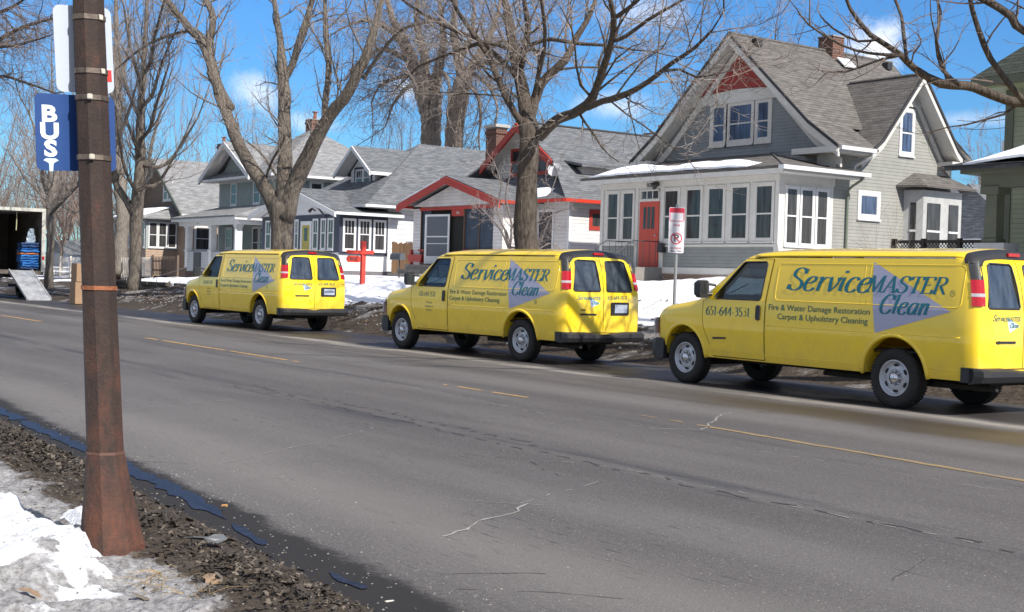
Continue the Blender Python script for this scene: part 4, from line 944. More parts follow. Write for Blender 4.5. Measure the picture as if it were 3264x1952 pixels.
def window(P, F, u0, u1, z0, z1, trim=WHITE, pane=None, tw=.09, cols=1, rows_top=1, mid=True, split=None, out=.03, sash=WHITE, name='window', sill=True):
    """casing and sill are the window; pane, sash bars are its sub-parts. u0..z1 = glass edge"""
    M = MB()
    bx(M, F, u0-tw, u0, z0-tw, z1+tw, -.02, out); bx(M, F, u1, u1+tw, z0-tw, z1+tw, -.02, out); bx(M, F, u0, u1, z1, z1+tw, -.02, out-.002); bx(M, F, u0, u1, z0-tw, z0, -.02, out-.002)
    if sill: bx(M, F, u0-tw-.02, u1+tw+.02, z0-tw-.04, z0-tw, -.02, out+.035)
    w = obj(name, M, trim, P)
    S = MB(); s = .025; bx(S, F, u0, u0+s, z0, z1, .004, .020); bx(S, F, u1-s, u1, z0, z1, .004, .020); bx(S, F, u0+s, u1-s, z1-s, z1, .004, .019); bx(S, F, u0+s, u1-s, z0, z0+s, .004, .019)
    zm = split if split else (z0+z1)/2
    if mid: bx(S, F, u0+s, u1-s, zm-.022, zm+.022, .004, .024)
    zt0 = zm if mid else z0
    for k in range(1, cols): u = lerp(u0, u1, k/cols); bx(S, F, u-.011, u+.011, zt0+.022, z1-s, .004, .017)
    for k in range(1, rows_top): z = lerp(zt0, z1, k/rows_top); bx(S, F, u0+s, u1-s, z-.011, z+.011, .004, .0165)
    obj('sash', S, sash, w)
    G = MB(); bx(G, F, u0, u1, z0, z1, .002, .008); obj('pane', G, pane or PANE, w)
    return w
def rakes(M, pts, y0, y1, h, t=.05):
    """barge boards: a polyline (x, z) of the roof edge; board depth h under it between y0 and y1"""
    for i in range(len(pts)-1):
        a, b = pts[i], pts[i+1]; M.prism([(a[0], y0, a[1]), (b[0], y0, b[1]), (b[0], y0, b[1]-h), (a[0], y0, a[1]-h)], (0, y1-y0, 0))
def gable_wall(M, pts, c, th, axis='f'):
    """a vertical wall from an outline of (u, z) with thickness behind"""
    if axis == 'f': M.prism([(u, c, z) for u, z in pts], (0, th, 0))
    else: M.prism([(c, u, z) for u, z in pts], (-th, 0, 0))
def chimney(P, x, y, w, d, z0, z1, m=None, cap=True, pot=False):
    M = MB(); M.box(x-w/2, x+w/2, y-d/2, y+d/2, z0, z1)
    if cap: M.box(x-w/2-.04, x+w/2+.04, y-d/2-.04, y+d/2+.04, z1-.22, z1-.08)
    c = obj('chimney', M, m or BRICK, P)
    C_ = MB(); C_.box(x-w/2-.03, x+w/2+.03, y-d/2-.03, y+d/2+.03, z1, z1+.05); obj('chimney_cap', C_, mat('cap_concrete', (.25, .24, .23), .9), c)
    if pot: T = MB(); T.tube([(x, y, z1+.05), (x, y, z1+.45)], [.1, .09], 10); T.box(x-.14, x+.14, y-.14, y+.14, z1+.45, z1+.50); obj('chimney_pot', T, mat('clay', (.25, .1, .06), .9), c)
def gutter(M, a, b, r=.05): M.prism([Vector(a), Vector(b), Vector(b)+Vector((0, 0, -.11)), Vector(a)+Vector((0, 0, -.11))], (0, -.10, 0) if abs(a[0]-b[0]) > abs(a[1]-b[1]) else (.10, 0, 0))
def blob_strip(pts_lo, pts_hi, th, seed):
    """a snow pad lying on a slope between a lower and an upper edge"""
    rows = []; n = len(pts_lo)
    for j in range(7):
        t = j/6; r = []
        for i in range(n):
            e = min(1, min(i, n-1-i)/2.5)
            a, b = Vector(pts_lo[i]), Vector(pts_hi[i]); p = a.lerp(b, t); h = th*math.sin(math.pi*min(1, max(0, t*.9+.05)))**.45*e*(.75+.5*vnoise(p.x*2.5+seed, p.y*2.5, seed)); r.append((p.x, p.y+(vnoise(p.x*3, 5, seed)-.5)*.07*(1 if j in (0, 6) else 0), p.z+h+.01))
        rows.append(r)
    M = MB().grid(rows); M.grid([[(p[0], p[1], p[2]) for p in rows[0]], [(p[0], p[1], p[2]-.06) for p in rows[0]]])
    return M
# ----------------------------------------------------------------- HOUSE 804, grey with a red door
def house_804():
    H = root('grey_house', (-29.1, 28, LAWN), 'large grey sided gable house with red door, cream glazed porch and brick chimney', 'house')
    X0, X1, Y0, Y1 = -33.0, -25.24, 27.0, 29.2
    # porch
    M = MB(); M.box(X0, X1, Y0, Y1, 1.78, 4.62); M.box(X0+.03, X1-.03, Y0+.03, Y1, 1.5, 1.78); pw_ = obj('porch', M, CREAM, H)
    S = MB(); F = fr('f', Y0); G = fr('s', X1)
    bx(S, F, -32.85, -31.3, 1.98, 2.62, 0, .012); bx(S, F, -29.95, -25.35, 1.98, 2.58, 0, .012); obj('porch_siding', S, MATS.get('x') or siding('porch_grey', (.215, .225, .215), .10), H)
    S = MB(); bx(S, F, X0-.04, -31.2, 2.64, 2.70, 0, .07); bx(S, F, -30.05, X1+.05, 2.60, 2.66, 0, .07); bx(S, G, Y0-.06, Y1, 2.48, 2.55, 0, .07)
    bx(S, F, X0, X1, 1.78, 1.97, 0, .03); bx(S, G, Y0, Y1, 1.78, 2.0, 0, .02)
    for u in (-33.0, -31.28, -30.08, -25.38): bx(S, F, u, u+.14, 1.97, 4.44, 0, .033)
    bx(S, F, X0-.01, X1+.01, 4.44, 4.615, 0, .037)
    obj('porch_trim', S, WHITE if False else CREAM, pw_)
    S = MB(); bx(S, G, Y0+.15, Y1-.15, 2.0, 2.46, 0, .012); obj('porch_panel', S, siding('white_siding', (.60, .60, .60), .10), pw_)
    for u0, u1 in ((-32.65, -32.15), (-31.89, -31.41), (-29.94, -29.34), (-28.97, -28.35), (-28.03, -27.41), (-27.07, -26.46), (-26.11, -25.5)):
        window(H, F, u0, u1, 2.82, 4.31, CREAM, PANE, tw=.085, split=3.52, sash=CREAM)
    for u0, u1 in ((27.28, 27.70), (27.88, 28.34), (28.52, 28.95)): window(H, G, u0, u1, 2.70, 4.24, WHITE, PANE, tw=.07, split=3.47)
    # door
    D = MB(); bx(D, F, -31.05, -30.17, 1.98, 4.0, .0, .045); d = obj('front_door', D, REDD, H)
    g = MB()
    for k in range(3): u = -30.87+k*.19; bx(g, F, u, u+.14, 3.15, 3.83, .04, .05)
    obj('door_pane', g, PANE, d); g = MB(); g.tube([F(-30.26, 2.95, .05), F(-30.26, 2.95, .09)], .025, 8); obj('door_knob', g, CHROME, d)
    T = MB(); bx(T, F, -30.98, -30.24, 4.10, 4.32, .0, .02); tr = obj('transom_window', T, PANE, H); T = MB()
    for u in (-31.06, -30.76, -30.5, -30.22): bx(T, F, u, u+.03, 4.06, 4.36, 0, .035)
    bx(T, F, -31.06, -30.19, 4.32, 4.37, 0, .034); bx(T, F, -31.1, -30.15, 4.0, 4.08, 0, .04); obj('transom_frame', T, CREAM, tr)
    nb = MB(); text_on(nb, '804', .2, lambda a, b: F(-30.62+a, 4.50+b, .041), bold=.004); obj('house_number', nb, mat('number_black', (.02, .02, .02), .5), H)
    lp = MB(); lp.tube([F(-30.22, 4.52, .02), F(-30.22, 4.52, .12), F(-30.26, 4.44, .24)], [.05, .09, .12], 10); obj('porch_lamp', lp, BLKP, H, smooth=True)
    mbx = MB(); mbx.prism([F(-29.86, z, .04) if False else F(u, z, .04) for u, z in [(-30.02, 2.42), (-29.80, 2.42), (-29.80, 2.66), (-29.91, 2.72), (-30.02, 2.66)]], (0, -.16, 0)); obj('wall_mailbox', mbx, BLKP, H)
    # lattice skirt and stoop
    La = MB()
    for u0, u1 in ((-29.85, -25.3),):
        n = int((u1-u0)/.1)
        for k in range(-4, n): 
            a = u0+k*.1; la = max(u0, a); lb = min(u1, a+.36)
            if lb > la: 
                q = lambda u: 1.40+(u-a); La.prism([F(la, q(la), .05), F(lb, q(lb), .05), F(lb, q(lb)+.03, .05), F(la, q(la)+.03, .05)], (0, -.008, 0)); r = lambda u: 1.76-(u-a); La.prism([F(la, r(la), .06), F(lb, r(lb), .06), F(lb, r(lb)-.03, .06), F(la, r(la)-.03, .06)], (0, -.008, 0))
    obj('porch_lattice', La, mat('lattice_brown', (.22, .10, .05), .8), H)
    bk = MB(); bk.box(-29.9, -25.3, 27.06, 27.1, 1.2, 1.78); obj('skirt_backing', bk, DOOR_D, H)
    St = MB(); St.box(-31.5, -29.95, 25.9, 27.0, 1.0, 1.95)
    for k in range(4): St.box(-31.4, -30.05, 25.9-.3*(k+1), 25.9-.3*k, 1.0, 1.95-.18*(k+1))
    obj('stoop', St, mat('stoop_concrete', (.2, .185, .17), .9, var=.2, vscale=3), H)
    Rl = MB()
    for x in (-31.38, -30.08):
        top = [(x, 26.95, 2.75), (x, 25.9, 2.75), (x, 24.7, 2.02)]; Rl.tube(top, .018, 6)
        for k in range(9): y = 26.8-k*.25; zt_ = 2.75 if y > 25.9 else lerp(2.75, 2.02, (25.9-y)/1.2); Rl.tube([(x, y, zt_), (x, y, zt_-.72)], .009, 5)
        Rl.tube([(x, 24.7, 2.02), (x, 24.7, 1.2)], .018, 6)
    obj('step_railing', Rl, mat('iron_rail', (.03, .03, .035), .6), H)
    # porch roof
    ez = 4.80; C0 = (-33.45, 26.45); C1 = (-24.62, 26.45)
    M = MB()
    M.slab([(C0[0], C0[1], ez), (C1[0], C1[1], ez), (-27.7, 29.2, 5.50), (-32.45, 29.2, 5.50)], .09)
    M.slab([(C1[0], C1[1], ez), (C1[0], 29.9, ez), (-25.24, 29.9, 4.94), (-25.24, 29.2, 4.94), (-27.7, 29.2, 5.50)], .085)
    M.slab([(C0[0], C0[1], ez), (-32.45, 29.2, 5.50), (-33.0, 29.2, 5.1), (C0[0], 29.2, ez)], .084)
    M.tube([(C1[0]-.02, C1[1], ez+.0), (-27.7, 29.2, 5.52)], .03, 6)
    pr = obj('porch_roof', M, SH_WARM, H)
    E = MB(); E.box(C0[0]+.05, C1[0]-.06, C0[1]+.05, C1[1]+.60, 4.62, 4.70); E.box(-25.3, C1[0]-.06, C1[1]+.60, 29.85, 4.62, 4.70); E.box(C0[0]+.05, -32.9, C0[1]+.6, 29.2, 4.62, 4.70)
    E.box(C0[0]+.02, C1[0]-.03, C0[1]+.0, C0[1]+.04, 4.58, 4.71); obj('porch_soffit', E, CREAM, pr)
    g = MB(); gutter(g, (C1[0], C1[1]-.0, 4.79), (C1[0], 29.95, 4.79)); g.prism([(C1[0]+.1, C1[1]-.1, 4.79), (C1[0]-.1, C1[1]-.1, 4.79), (C1[0]-.1, C1[1]-.1, 4.68), (C1[0]+.1, C1[1]-.1, 4.68)], (0, .1, 0)); obj('gutter', g, WHITE, pr)
    g = MB(); g.tube([(-24.62, 29.7, 4.72), (-24.66, 29.72, 4.60), (-25.05, 29.75, 4.42), (-25.18, 29.75, 4.30), (-25.18, 29.75, 1.8)], .04, 8); obj('downpipe', g, mat('downpipe_green', (.14, .16, .12), .6), H)
    lo = []; hi = []
    for i in range(30):
        x = lerp(-33.1, -26.0, i/29); t = .15+.5*(1-min(1, i/29*1.9))**.8; t = max(.2, t); lo.append((x, 26.47, 4.805)); yy = lerp(26.5, 29.2, t+.03*vnoise(x, 1)); hi.append((x, yy, 4.80+(yy-26.45)*.2545))
    tag(obj('roof_snow', blob_strip(lo, hi, .16, 3), SNOW, None, smooth=True), 'long thin strip of snow on the porch roof of the grey house', 'snow')
    # main body
    XL, XR, YF, YB = -32.95, -25.24, 29.2, 34.6; ax = -29.1; prof = [(-4.45, 5.50), (-3.3, 6.28), (0, 9.22), (3.3, 6.28), (4.45, 5.50)]
    M = MB(); M.box(XL, XR, YF, YB, 1.3, 5.45); obj('wall', M, SIDE_GREY, H)
    M = MB(); gable_wall(M, [(XL, 5.45), (XR, 5.45), (XR, 5.62), (-25.8, 6.08), (-29.1, 9.02), (-32.4, 6.08), (XL, 5.62)], YF+.001, 5.4); obj('gable_wall', M, siding('grey_siding_shaded', (.20, .215, .225), .10), H)  # darker copy of the grey siding: the front's shade put into its colour
    # roof planes (bell-cast)
    M = MB()
    for sgn in (-1, 1):
        for i in ((0, 1), (1, 2)):
            a, b = prof[i[0]], prof[i[1]]; xa, xb = ax+sgn*abs(a[0]), ax+sgn*abs(b[0])
            bk_ = lambda z: lerp(34.9, 36.4, (z-5.5)/3.72)
            for ya_, yb_ in (((28.66, 0),) if sgn < 0 or i[0] == 1 else ((28.66, 30.4), (34.4, 0))): M.slab([(xa, ya_, a[1]), (xb, ya_, b[1]), (xb, yb_ or bk_(b[1]), b[1]), (xa, yb_ or bk_(a[1]), a[1])], .07)
    M.slab([(ax-4.45, 34.9, 5.5), (ax+4.45, 34.9, 5.5), (ax, 36.4, 9.22)], .07); M.tube([(ax, 28.68, 9.23), (ax, 36.4, 9.23)], .05, 6)
    rf = obj('roof', M, SH_WARM, H)
    for (vx, vy, vz) in ((-28.75, 29.4, 8.95), (-28.75, 35.6, 8.95)):
        v = MB(); v.box(vx-.12, vx+.12, vy, vy+.24, vz-.08, vz+.16); obj('roof_vent', v, BLKP, rf)
    R1 = MB(); rk = [(ax+x, z-.072) for x, z in prof]; rakes(R1, rk, 28.64, 28.72, .24)
    rakes(R1, [(ax+x*.985, z-.15) for x, z in prof], 28.72, 29.2, .05); rakes(R1, [(ax+x*.93, z-.30) for x, z in prof], 29.12, 29.2, .26)
    R1.box(-33.55, -32.5, 28.61, 29.25, 5.32, 5.49); R1.box(-26.35, -24.67, 28.61, 29.25, 5.32, 5.49); R1.box(XR+.003, -24.68, 29.25, 30.3, 5.33, 5.42)
    R1.box(-25.85, -25.21, 29.145, 29.24, 5.0, 5.32); R1.box(-25.40, -25.215, 29.15, 29.23, 4.4, 5.0)
    obj('barge_board', R1, CREAM, H)
    E = MB(); rakes(E, [(ax+x*1.004, z+.03) for x, z in prof], 28.60, 28.66, .10); obj('roof_edge', E, mat('edge_dark', (.035, .035, .038), .8), rf)
    E = MB(); gable_wall(E, [(-30.98, 7.36), (-27.22, 7.36), (-29.1, 8.92)], 29.16, .05); obj('red_gable_panel', E, mat('red_shakes', (.26, .03, .022), .7, var=.25, vscale=12), H)
    E = MB(); E.prism([(-31.2, 29.13, 7.16), (-27.0, 29.13, 7.16), (-27.1, 29.13, 7.40), (-28.2, 29.13, 7.52), (-29.1, 29.13, 7.56), (-30.0, 29.13, 7.52), (-31.1, 29.13, 7.40)], (0, .08, 0)); obj('gable_header', E, CREAM, H)
    F2 = fr('f', YF)
    for u0, u1 in ((-30.22, -29.72), (-29.5, -28.55), (-28.3, -27.85)): window(H, F2, u0, u1, 5.98, 7.08, CREAM, PANEB, tw=.14, split=6.5, sash=CREAM)
    # right hand cross gable
    G2 = fr('s', XR); cp = [(-2.25, 5.46), (-1.75, 5.83), (0, 7.92), (1.75, 5.83), (2.25, 5.46)]; cy = 32.4
    M = MB(); gable_wall(M, [(30.35, 5.44), (34.45, 5.44), (34.15, 5.72), (cy, 7.78), (30.65, 5.72)], XR+.001, 2.5, 's'); obj('gable_wall', M, SIDE_GREY, H)
    M = MB()
    for sgn in (-1, 1):
        for i in ((0, 1), (1, 2)):
            a, b = cp[i[0]], cp[i[1]]; ya, yb = cy+sgn*abs(a[0]), cy+sgn*abs(b[0]); xin = lambda z: ax+(9.22-z)/.89+.0
            M.slab([(-24.72, ya, a[1]), (-24.72, yb, b[1]), (xin(b[1])-.3, yb, b[1]), (xin(a[1])-.5 if a[1] > 5.6 else -25.3, ya, a[1])], .07)
    M.tube([(-24.74, cy, 7.93), (-27.5, cy, 7.93)], .045, 6); obj('cross_roof', M, SH_WARM, rf)
    R1 = MB()
    def rk2(pts, x0, x1, h):
        for i in range(len(pts)-1):
            a, b = pts[i], pts[i+1]; R1.prism([(x0, a[0], a[1]), (x0, b[0], b[1]), (x0, b[0], b[1]-h), (x0, a[0], a[1]-h)], (x1-x0, 0, 0))
    rk2([(cy+y, z-.072) for y, z in cp], -24.70, -24.80, .20); rk2([(cy+y*.985, z-.14) for y, z in cp], -24.80, XR, .04); rk2([(cy+y*.92, z-.26) for y, z in cp], XR+.06, XR, .2)
    R1.box(XR, -24.7, 33.9, 34.65, 5.30, 5.44); R1.prism([(XR+.03, cy-.62, 7.0), (XR+.03, cy+.62, 7.0), (XR+.03, cy+.2, 7.45), (XR+.03, cy-.2, 7.45)], (.03, 0, 0))
    obj('barge_board', R1, CREAM, H)
    E = MB()
    for i in range(4):
        a, b = cp[i], cp[i+1]; E.prism([(-24.66, cy+a[0], a[1]+.03), (-24.66, cy+b[0], b[1]+.03), (-24.66, cy+b[0], b[1]-.07), (-24.66, cy+a[0], a[1]-.07)], (-.06, 0, 0))
    obj('roof_edge', E, MATS['edge_dark'], rf)
    E = MB(); E.prism([(XR+.02, cy-.2, 7.42), (XR+.02, cy+.2, 7.42), (XR+.02, cy, 7.68)], (.02, 0, 0)); obj('red_gable_panel', E, MATS['red_shakes'], H)
    window(H, G2, 32.12, 32.62, 5.62, 6.84, WHITE, PANEB, tw=.10, split=6.2)
    window(H, G2, 30.38, 31.12, 3.66, 4.24, WHITE, PANEB, tw=.13, mid=False)
    g = MB(); gutter(g, (-24.65, 28.7, 5.50), (-24.65, 30.2, 5.50)); g.tube([(-24.6, 30.1, 5.4), (-24.62, 30.1, 5.28), (-25.1, 29.95, 5.05), (-25.18, 29.95, 4.9)], .04, 8); obj('gutter', g, WHITE, rf)
    # bay
    B = MB(); bay = [(XR, 32.35), (-24.72, 32.6), (-24.72, 34.45), (XR, 34.7)]; B.prism([(x, y, 1.5) for x, y in bay], (0, 0, 3.0)); bb = obj('bay_window', B, mat('bay_grey_white', (.40, .40, .39), .6, var=.12, vscale=3), H)
    for (a, b) in ((bay[0], bay[1]), (bay[1], bay[2]), (bay[2], bay[3])):
        d = (Vector(b)-Vector(a)); l_ = d.length; d.normalize(); nr = Vector((d.y, -d.x)); 
        for s0, s1 in (((.2, l_-.2),) if l_ < 1.2 else ((.18, .80), (1.22, 1.68))):
            p = [(a[0]+d.x*s+nr.x*.01, a[1]+d.y*s+nr.y*.01) for s in (s0, s1)]
            obj('pane', MB().prism([(p[0][0], p[0][1], 2.5), (p[1][0], p[1][1], 2.5), (p[1][0], p[1][1], 4.12), (p[0][0], p[0][1], 4.12)], (nr.x*.01, nr.y*.01, 0)), PANE, bb)
            obj('sash', MB().prism([(p[0][0], p[0][1], 3.25), (p[1][0], p[1][1], 3.25), (p[1][0], p[1][1], 3.31), (p[0][0], p[0][1], 3.31)], (nr.x*.02, nr.y*.02, 0)), WHITE, bb)
    B = MB(); o = [(XR, 31.95), (-24.42, 32.35), (-24.42, 34.75), (XR, 35.1)]; top = [(XR, 32.8), (XR, 34.3)]
    B.slab([(*o[0], 4.62), (*o[1], 4.62), (*top[0], 5.05)], .06); B.slab([(*o[1], 4.62), (*o[2], 4.62), (*top[1], 5.05), (*top[0], 5.05)], .06); B.slab([(*o[2], 4.62), (*o[3], 4.62), (*top[1], 5.05)], .06); obj('bay_roof', B, SH_WARM, bb)
    chimney(H, ax, 33.3, .62, .55, 8.6, 9.66, cap=False)
    M = MB(); M.prism([(ax+.43, 33.1, 8.98), (ax+.43, 33.7, 8.98), (ax+.75, 33.7, 8.68), (ax+.75, 33.1, 8.68)], (0, 0, -.05)); obj('flashing', M, WHITE, rf)
    return H
house_804()
# ----------------------------------------------------------------- RED-TRIMMED BUNGALOW
def house_red():
    H = root('red_trimmed_bungalow', (-41, 28, LAWN), 'white bungalow with bright red trim, screened gable porch and open storm door', 'house')
    WS = siding('white_clapboard', (.60, .57, .55), .13); XP0, XP1 = -44.75, -38.55; ap = -41.65
    F = fr('f', 27.0)
    M = MB(); M.box(XP0, XP0+.55, 27, 27.2, 1.3, 4.2); M.box(-39.15, XP1, 27, 27.2, 1.3, 4.2); M.box(-41.1, -39.15, 27, 27.2, 1.3, 2.45); M.box(XP1-.2, XP1, 27.2, 29.3, 1.3, 4.2); M.box(XP0, XP0+.2, 27.2, 29.3, 1.3, 4.2)
    gable_wall(M, [(XP0, 4.2), (XP1, 4.2), (XP1, 4.22), (ap, 5.05), (XP0, 4.22)], 27.0, .2); M.box(XP0, XP1, 27, 27.2, 4.12, 4.2); obj('porch_wall', M, WS, H)
    M = MB(); M.box(-44.2, -43.5, 27.0, 27.15, 1.3, 2.5); obj('porch_skirt', M, mat('brown_siding', (.12, .045, .035), .8, var=.2, vscale=4), H)
    sc = mat('insect_screen', (.035, .05, .075), .6, spec=.3, var=.2, vscale=3)
    M = MB(); M.box(-44.2, -43.5, 27.06, 27.10, 2.5, 4.12); obj('porch_screen', M, sc, H); M = MB(); M.box(-41.1, -39.15, 27.06, 27.10, 2.5, 4.12); pg = obj('porch_screen', M, sc, H)
    M = MB(); M.box(-40.13, -40.09, 27.03, 27.06, 2.5, 4.12); M.box(-44.2, -44.15, 27.0, 27.06, 2.5, 4.12); M.box(-41.12, -41.06, 27.0, 27.06, 2.5, 4.12); obj('screen_post', M, mat('wood_brown', (.10, .06, .04), .8), pg)
    M = MB(); M.box(-44.25, -39.1, 26.97, 27.05, 4.03, 4.16); M.box(-41.05, XP1+.03, 26.95, 27.06, 2.42, 2.50); M.box(-44.25, -43.48, 26.95, 27.06, 2.45, 2.52); obj('red_rail', M, RED, H)
    M = MB(); M.box(-42.0, -41.1, 27.1, 27.14, 1.9, 4.1); M.box(-43.5, -42.0, 27.1, 27.14, 1.9, 4.1); M.box(-41.95, -41.15, 27.3, 29.2, 1.8, 1.84); obj('doorway', M, DOOR_D, H)
    M = MB(); M.box(-42.0, -41.12, 27.02, 27.08, 3.78, 4.03); t = obj('door_header', M, RED, H); nb = MB(); text_on(nb, '800', .14, lambda a, b: F(-41.55+a, 3.9+b, -.015)); obj('house_number', nb, WHITE, t)
    # open storm door
    D = MB(); a, b = Vector((-42.03, 26.98, 0)), Vector((-43.43, 26.75, 0)); d = (b-a).normalized(); n_ = Vector((-d.y, d.x, 0))*.03
    def db(s0, s1, z0, z1): p = a+d*s0; q = a+d*s1; D.prism([(p.x, p.y, z0), (q.x, q.y, z0), (q.x, q.y, z1), (p.x, p.y, z1)], n_)
    L_ = (b-a).length; db(0, .09, 1.95, 3.86); db(L_-.11, L_, 1.95, 3.86); db(.09, L_-.11, 3.78, 3.86); db(.09, L_-.11, 2.98, 3.03); db(.09, L_-.11, 2.72, 2.75); db(.09, L_-.11, 1.95, 2.25); sd_ = obj('storm_door', D, WHITE, H)
    p = a+d*.09; q = a+d*(L_-.11); obj('door_screen', MB().prism([(p.x, p.y+.01, 2.2), (q.x, q.y+.01, 2.2), (q.x, q.y+.01, 3.8), (p.x, p.y+.01, 3.8)], n_*.3), mat('storm_screen', (.10, .11, .13), .5), sd_)
    M = MB(); M.prism([(-44.7, 26.72, 2.30), (-43.6, 26.72, 2.30), (-43.7, 26.72, 2.02), (-44.6, 26.72, 2.02)], (0, .26, 0)); obj('planter_box', M, RED, H)
    M = MB(); M.box(-44.8, -44.7, 26.9, 27.0, 1.3, 2.5); obj('red_post', M, RED, H)
    St = MB(); St.box(-43.5, -41.0, 25.9, 27.0, 1.1, 1.9); St.box(-43.4, -41.1, 25.5, 25.9, 1.1, 1.72); St.box(-43.4, -41.1, 25.1, 25.5, 1.1, 1.55); obj('stoop', St, MATS['stoop_concrete'], H)
    # porch roof
    M = MB(); M.slab([(-45.15, 26.5, 4.32), (ap, 26.5, 5.28), (ap, 31.5, 5.28), (-45.15, 31.5, 4.32)], .08); M.slab([(-38.1, 26.5, 4.30), (-38.1, 31.0, 4.30), (ap, 31.0, 5.28), (ap, 26.5, 5.28)], .081); pr = obj('porch_roof', M, SH_GREY, H)
    R1 = MB(); rakes(R1, [(-45.2, 4.26), (ap, 5.23), (-38.05, 4.24)], 26.44, 26.52, .26); R1.box(-38.12, -38.0, 26.5, 28.0, 4.14, 4.26); R1.box(-45.2, -45.1, 26.5, 28, 4.14, 4.26); obj('barge_board', R1, RED, H)
    lo = [(lerp(-45.0, -42.0, i/11), 26.5, 4.34+.274*(lerp(-45.0, -42.0, i/11)+45.15)) for i in range(12)]; hi = [(x, 26.75, z) for x, y, z in lo]; sp = blob_strip(lo, hi, .05, 6)
    tag(obj('roof_snow', sp, SNOW, None, smooth=True), 'thin rim of snow on the left slope of the red porch gable', 'snow')
    # main body
    M = MB(); M.box(-45.2, -36.6, 28.5, 39, 1.2, 4.42); obj('wall', M, WS, H)
    cb_ = MB(); cb_.box(-36.7, -36.585, 28.485, 28.62, 1.3, 4.4); obj('corner_board', cb_, WHITE, H)
    G = fr('s', -36.6); window(H, G, 29.52, 29.92, 3.42, 3.92, RED, PANE, tw=.12, mid=False, sash=RED, sill=False)
    F2 = fr('f', 28.5); w = window(H, F2, -38.4, -37.55, 2.55, 3.95, WHITE, PANE, tw=.08, mid=False); window(H, F2, -38.4, -37.6, 1.7, 2.45, mat('grey_green_panel', (.18, .21, .19), .7), siding('grey_board', (.2, .23, .21), .12), tw=.06, mid=False, sill=False)
    ez = 4.42; M = MB()
    M.slab([(-40.8, 29.1, 7.47), (-38.5, 29.1, 5.93), (-36.15, 27.95, 4.36), (-36.15, 39.4, 4.36), (-40.8, 39.4, 7.47)], .08)
    M.slab([(-40.8, 29.1, 7.47), (-40.8, 39.4, 7.47), (-45.45, 39.4, 4.36), (-45.45, 27.95, 4.36), (-43.1, 29.1, 5.93)], .081)
    M.slab([(-45.45, 27.95, 4.36), (-36.15, 27.95, 4.36), (-38.4, 29.9, 5.62), (-43.2, 29.9, 5.62)], .079)
    rf = obj('roof', M, SH_GREY, H)
    E = MB(); E.tube([(-40.8, 29.05, 7.49), (-40.8, 39.4, 7.49)], .055, 6); obj('ridge_cap', E, MATS['edge_dark'], rf)
    M = MB(); gable_wall(M, [(-42.75, 5.2), (-38.85, 5.2), (-38.85, 6.02), (-40.8, 7.3), (-42.75, 6.02)], 29.6, 1.2); dm = obj('dormer', M, WS, H)
    F3 = fr('f', 29.6); window(dm, F3, -41.75, -41.1, 5.55, 6.45, RED, PANE, tw=.07, sash=RED); window(dm, F3, -40.2, -39.5, 5.55, 6.45, RED, PANE, tw=.07, sash=RED)
    R1 = MB(); rakes(R1, [(-43.15, 5.87), (-40.8, 7.42), (-38.45, 5.87)], 29.02, 29.12, .30); obj('barge_board', R1, RED, H)
    R2 = MB(); rakes(R2, [(-43.05, 5.80), (-40.8, 7.28), (-38.5, 5.80)], 29.12, 29.85, .04); obj('soffit', R2, CREAM, H)
    g = MB(); g.box(-45.45, -36.12, 27.86, 27.96, 4.22, 4.34); g.box(-36.14, -36.04, 27.9, 39.4, 4.22, 4.34); obj('gutter', g, mat('gutter_red', (.50, .04, .02), .35), rf)
    g = MB(); g.slab([(-39.0, 29.6, 6.02), (-37.35, 29.6, 5.72), (-37.35, 31.4, 5.72), (-39.0, 31.4, 6.02)], .09); obj('shed_dormer_roof', g, SH_GREY, rf); g = MB(); g.box(-38.9, -37.7, 29.9, 31.3, 5.0, 5.65); obj('shed_dormer', g, WS, rf)
    ds = MB(); c = Vector((-38.0, 28.85, 5.5)); ax_ = Vector((.55, -.80, .35)).normalized(); DSC = .74; u = ax_.orthogonal().normalized(); v = ax_.cross(u)
    rows = [[c+(u*math.cos(2*math.pi*k/20)+v*math.sin(2*math.pi*k/20))*r-ax_*(.07*(1-(r/.27)**2)) for k in range(21)] for r in (.001, .09, .18, .27)]; ds.grid(rows); di = obj('satellite_dish', ds, mat('dish_grey', (.55, .55, .57), .4), H, smooth=True)
    ds = MB(); ds.tube([c-v*.25, c+ax_*.28], .015, 6); ds.tube([c-ax_*.09, c-ax_*.2+Vector((0, .1, -.35)), c+Vector((0, .2, -.6))], .025, 6); ds.box(c.x+ax_.x*.35-.05, c.x+ax_.x*.35+.05, c.y+ax_.y*.35-.04, c.y+ax_.y*.35+.04, c.z+.08, c.z+.18); obj('dish_arm', ds, BLKP, di)
    chimney(H, -44.9, 31.0, .75, .55, 4.4, 7.66); cc_ = MB(); cc_.box(-45.36, -44.44, 30.64, 31.36, 7.71, 7.83); obj('chimney_crown', cc_, mat('crown_pale', (.42, .40, .37), .9), H)
    hi = [(-39.2, 28.6, 4.8), (-38.6, 28.6, 4.8), (-38.0, 28.55, 4.8), (-37.5, 28.5, 4.75)]; lo = [(x, 28.05, 4.40) for x, y, z in hi]; tag(obj('roof_snow', blob_strip(lo, hi, .12, 9), SNOW, None, smooth=True), 'small snow patch above the red gutter beside the satellite dish', 'snow')
house_red()
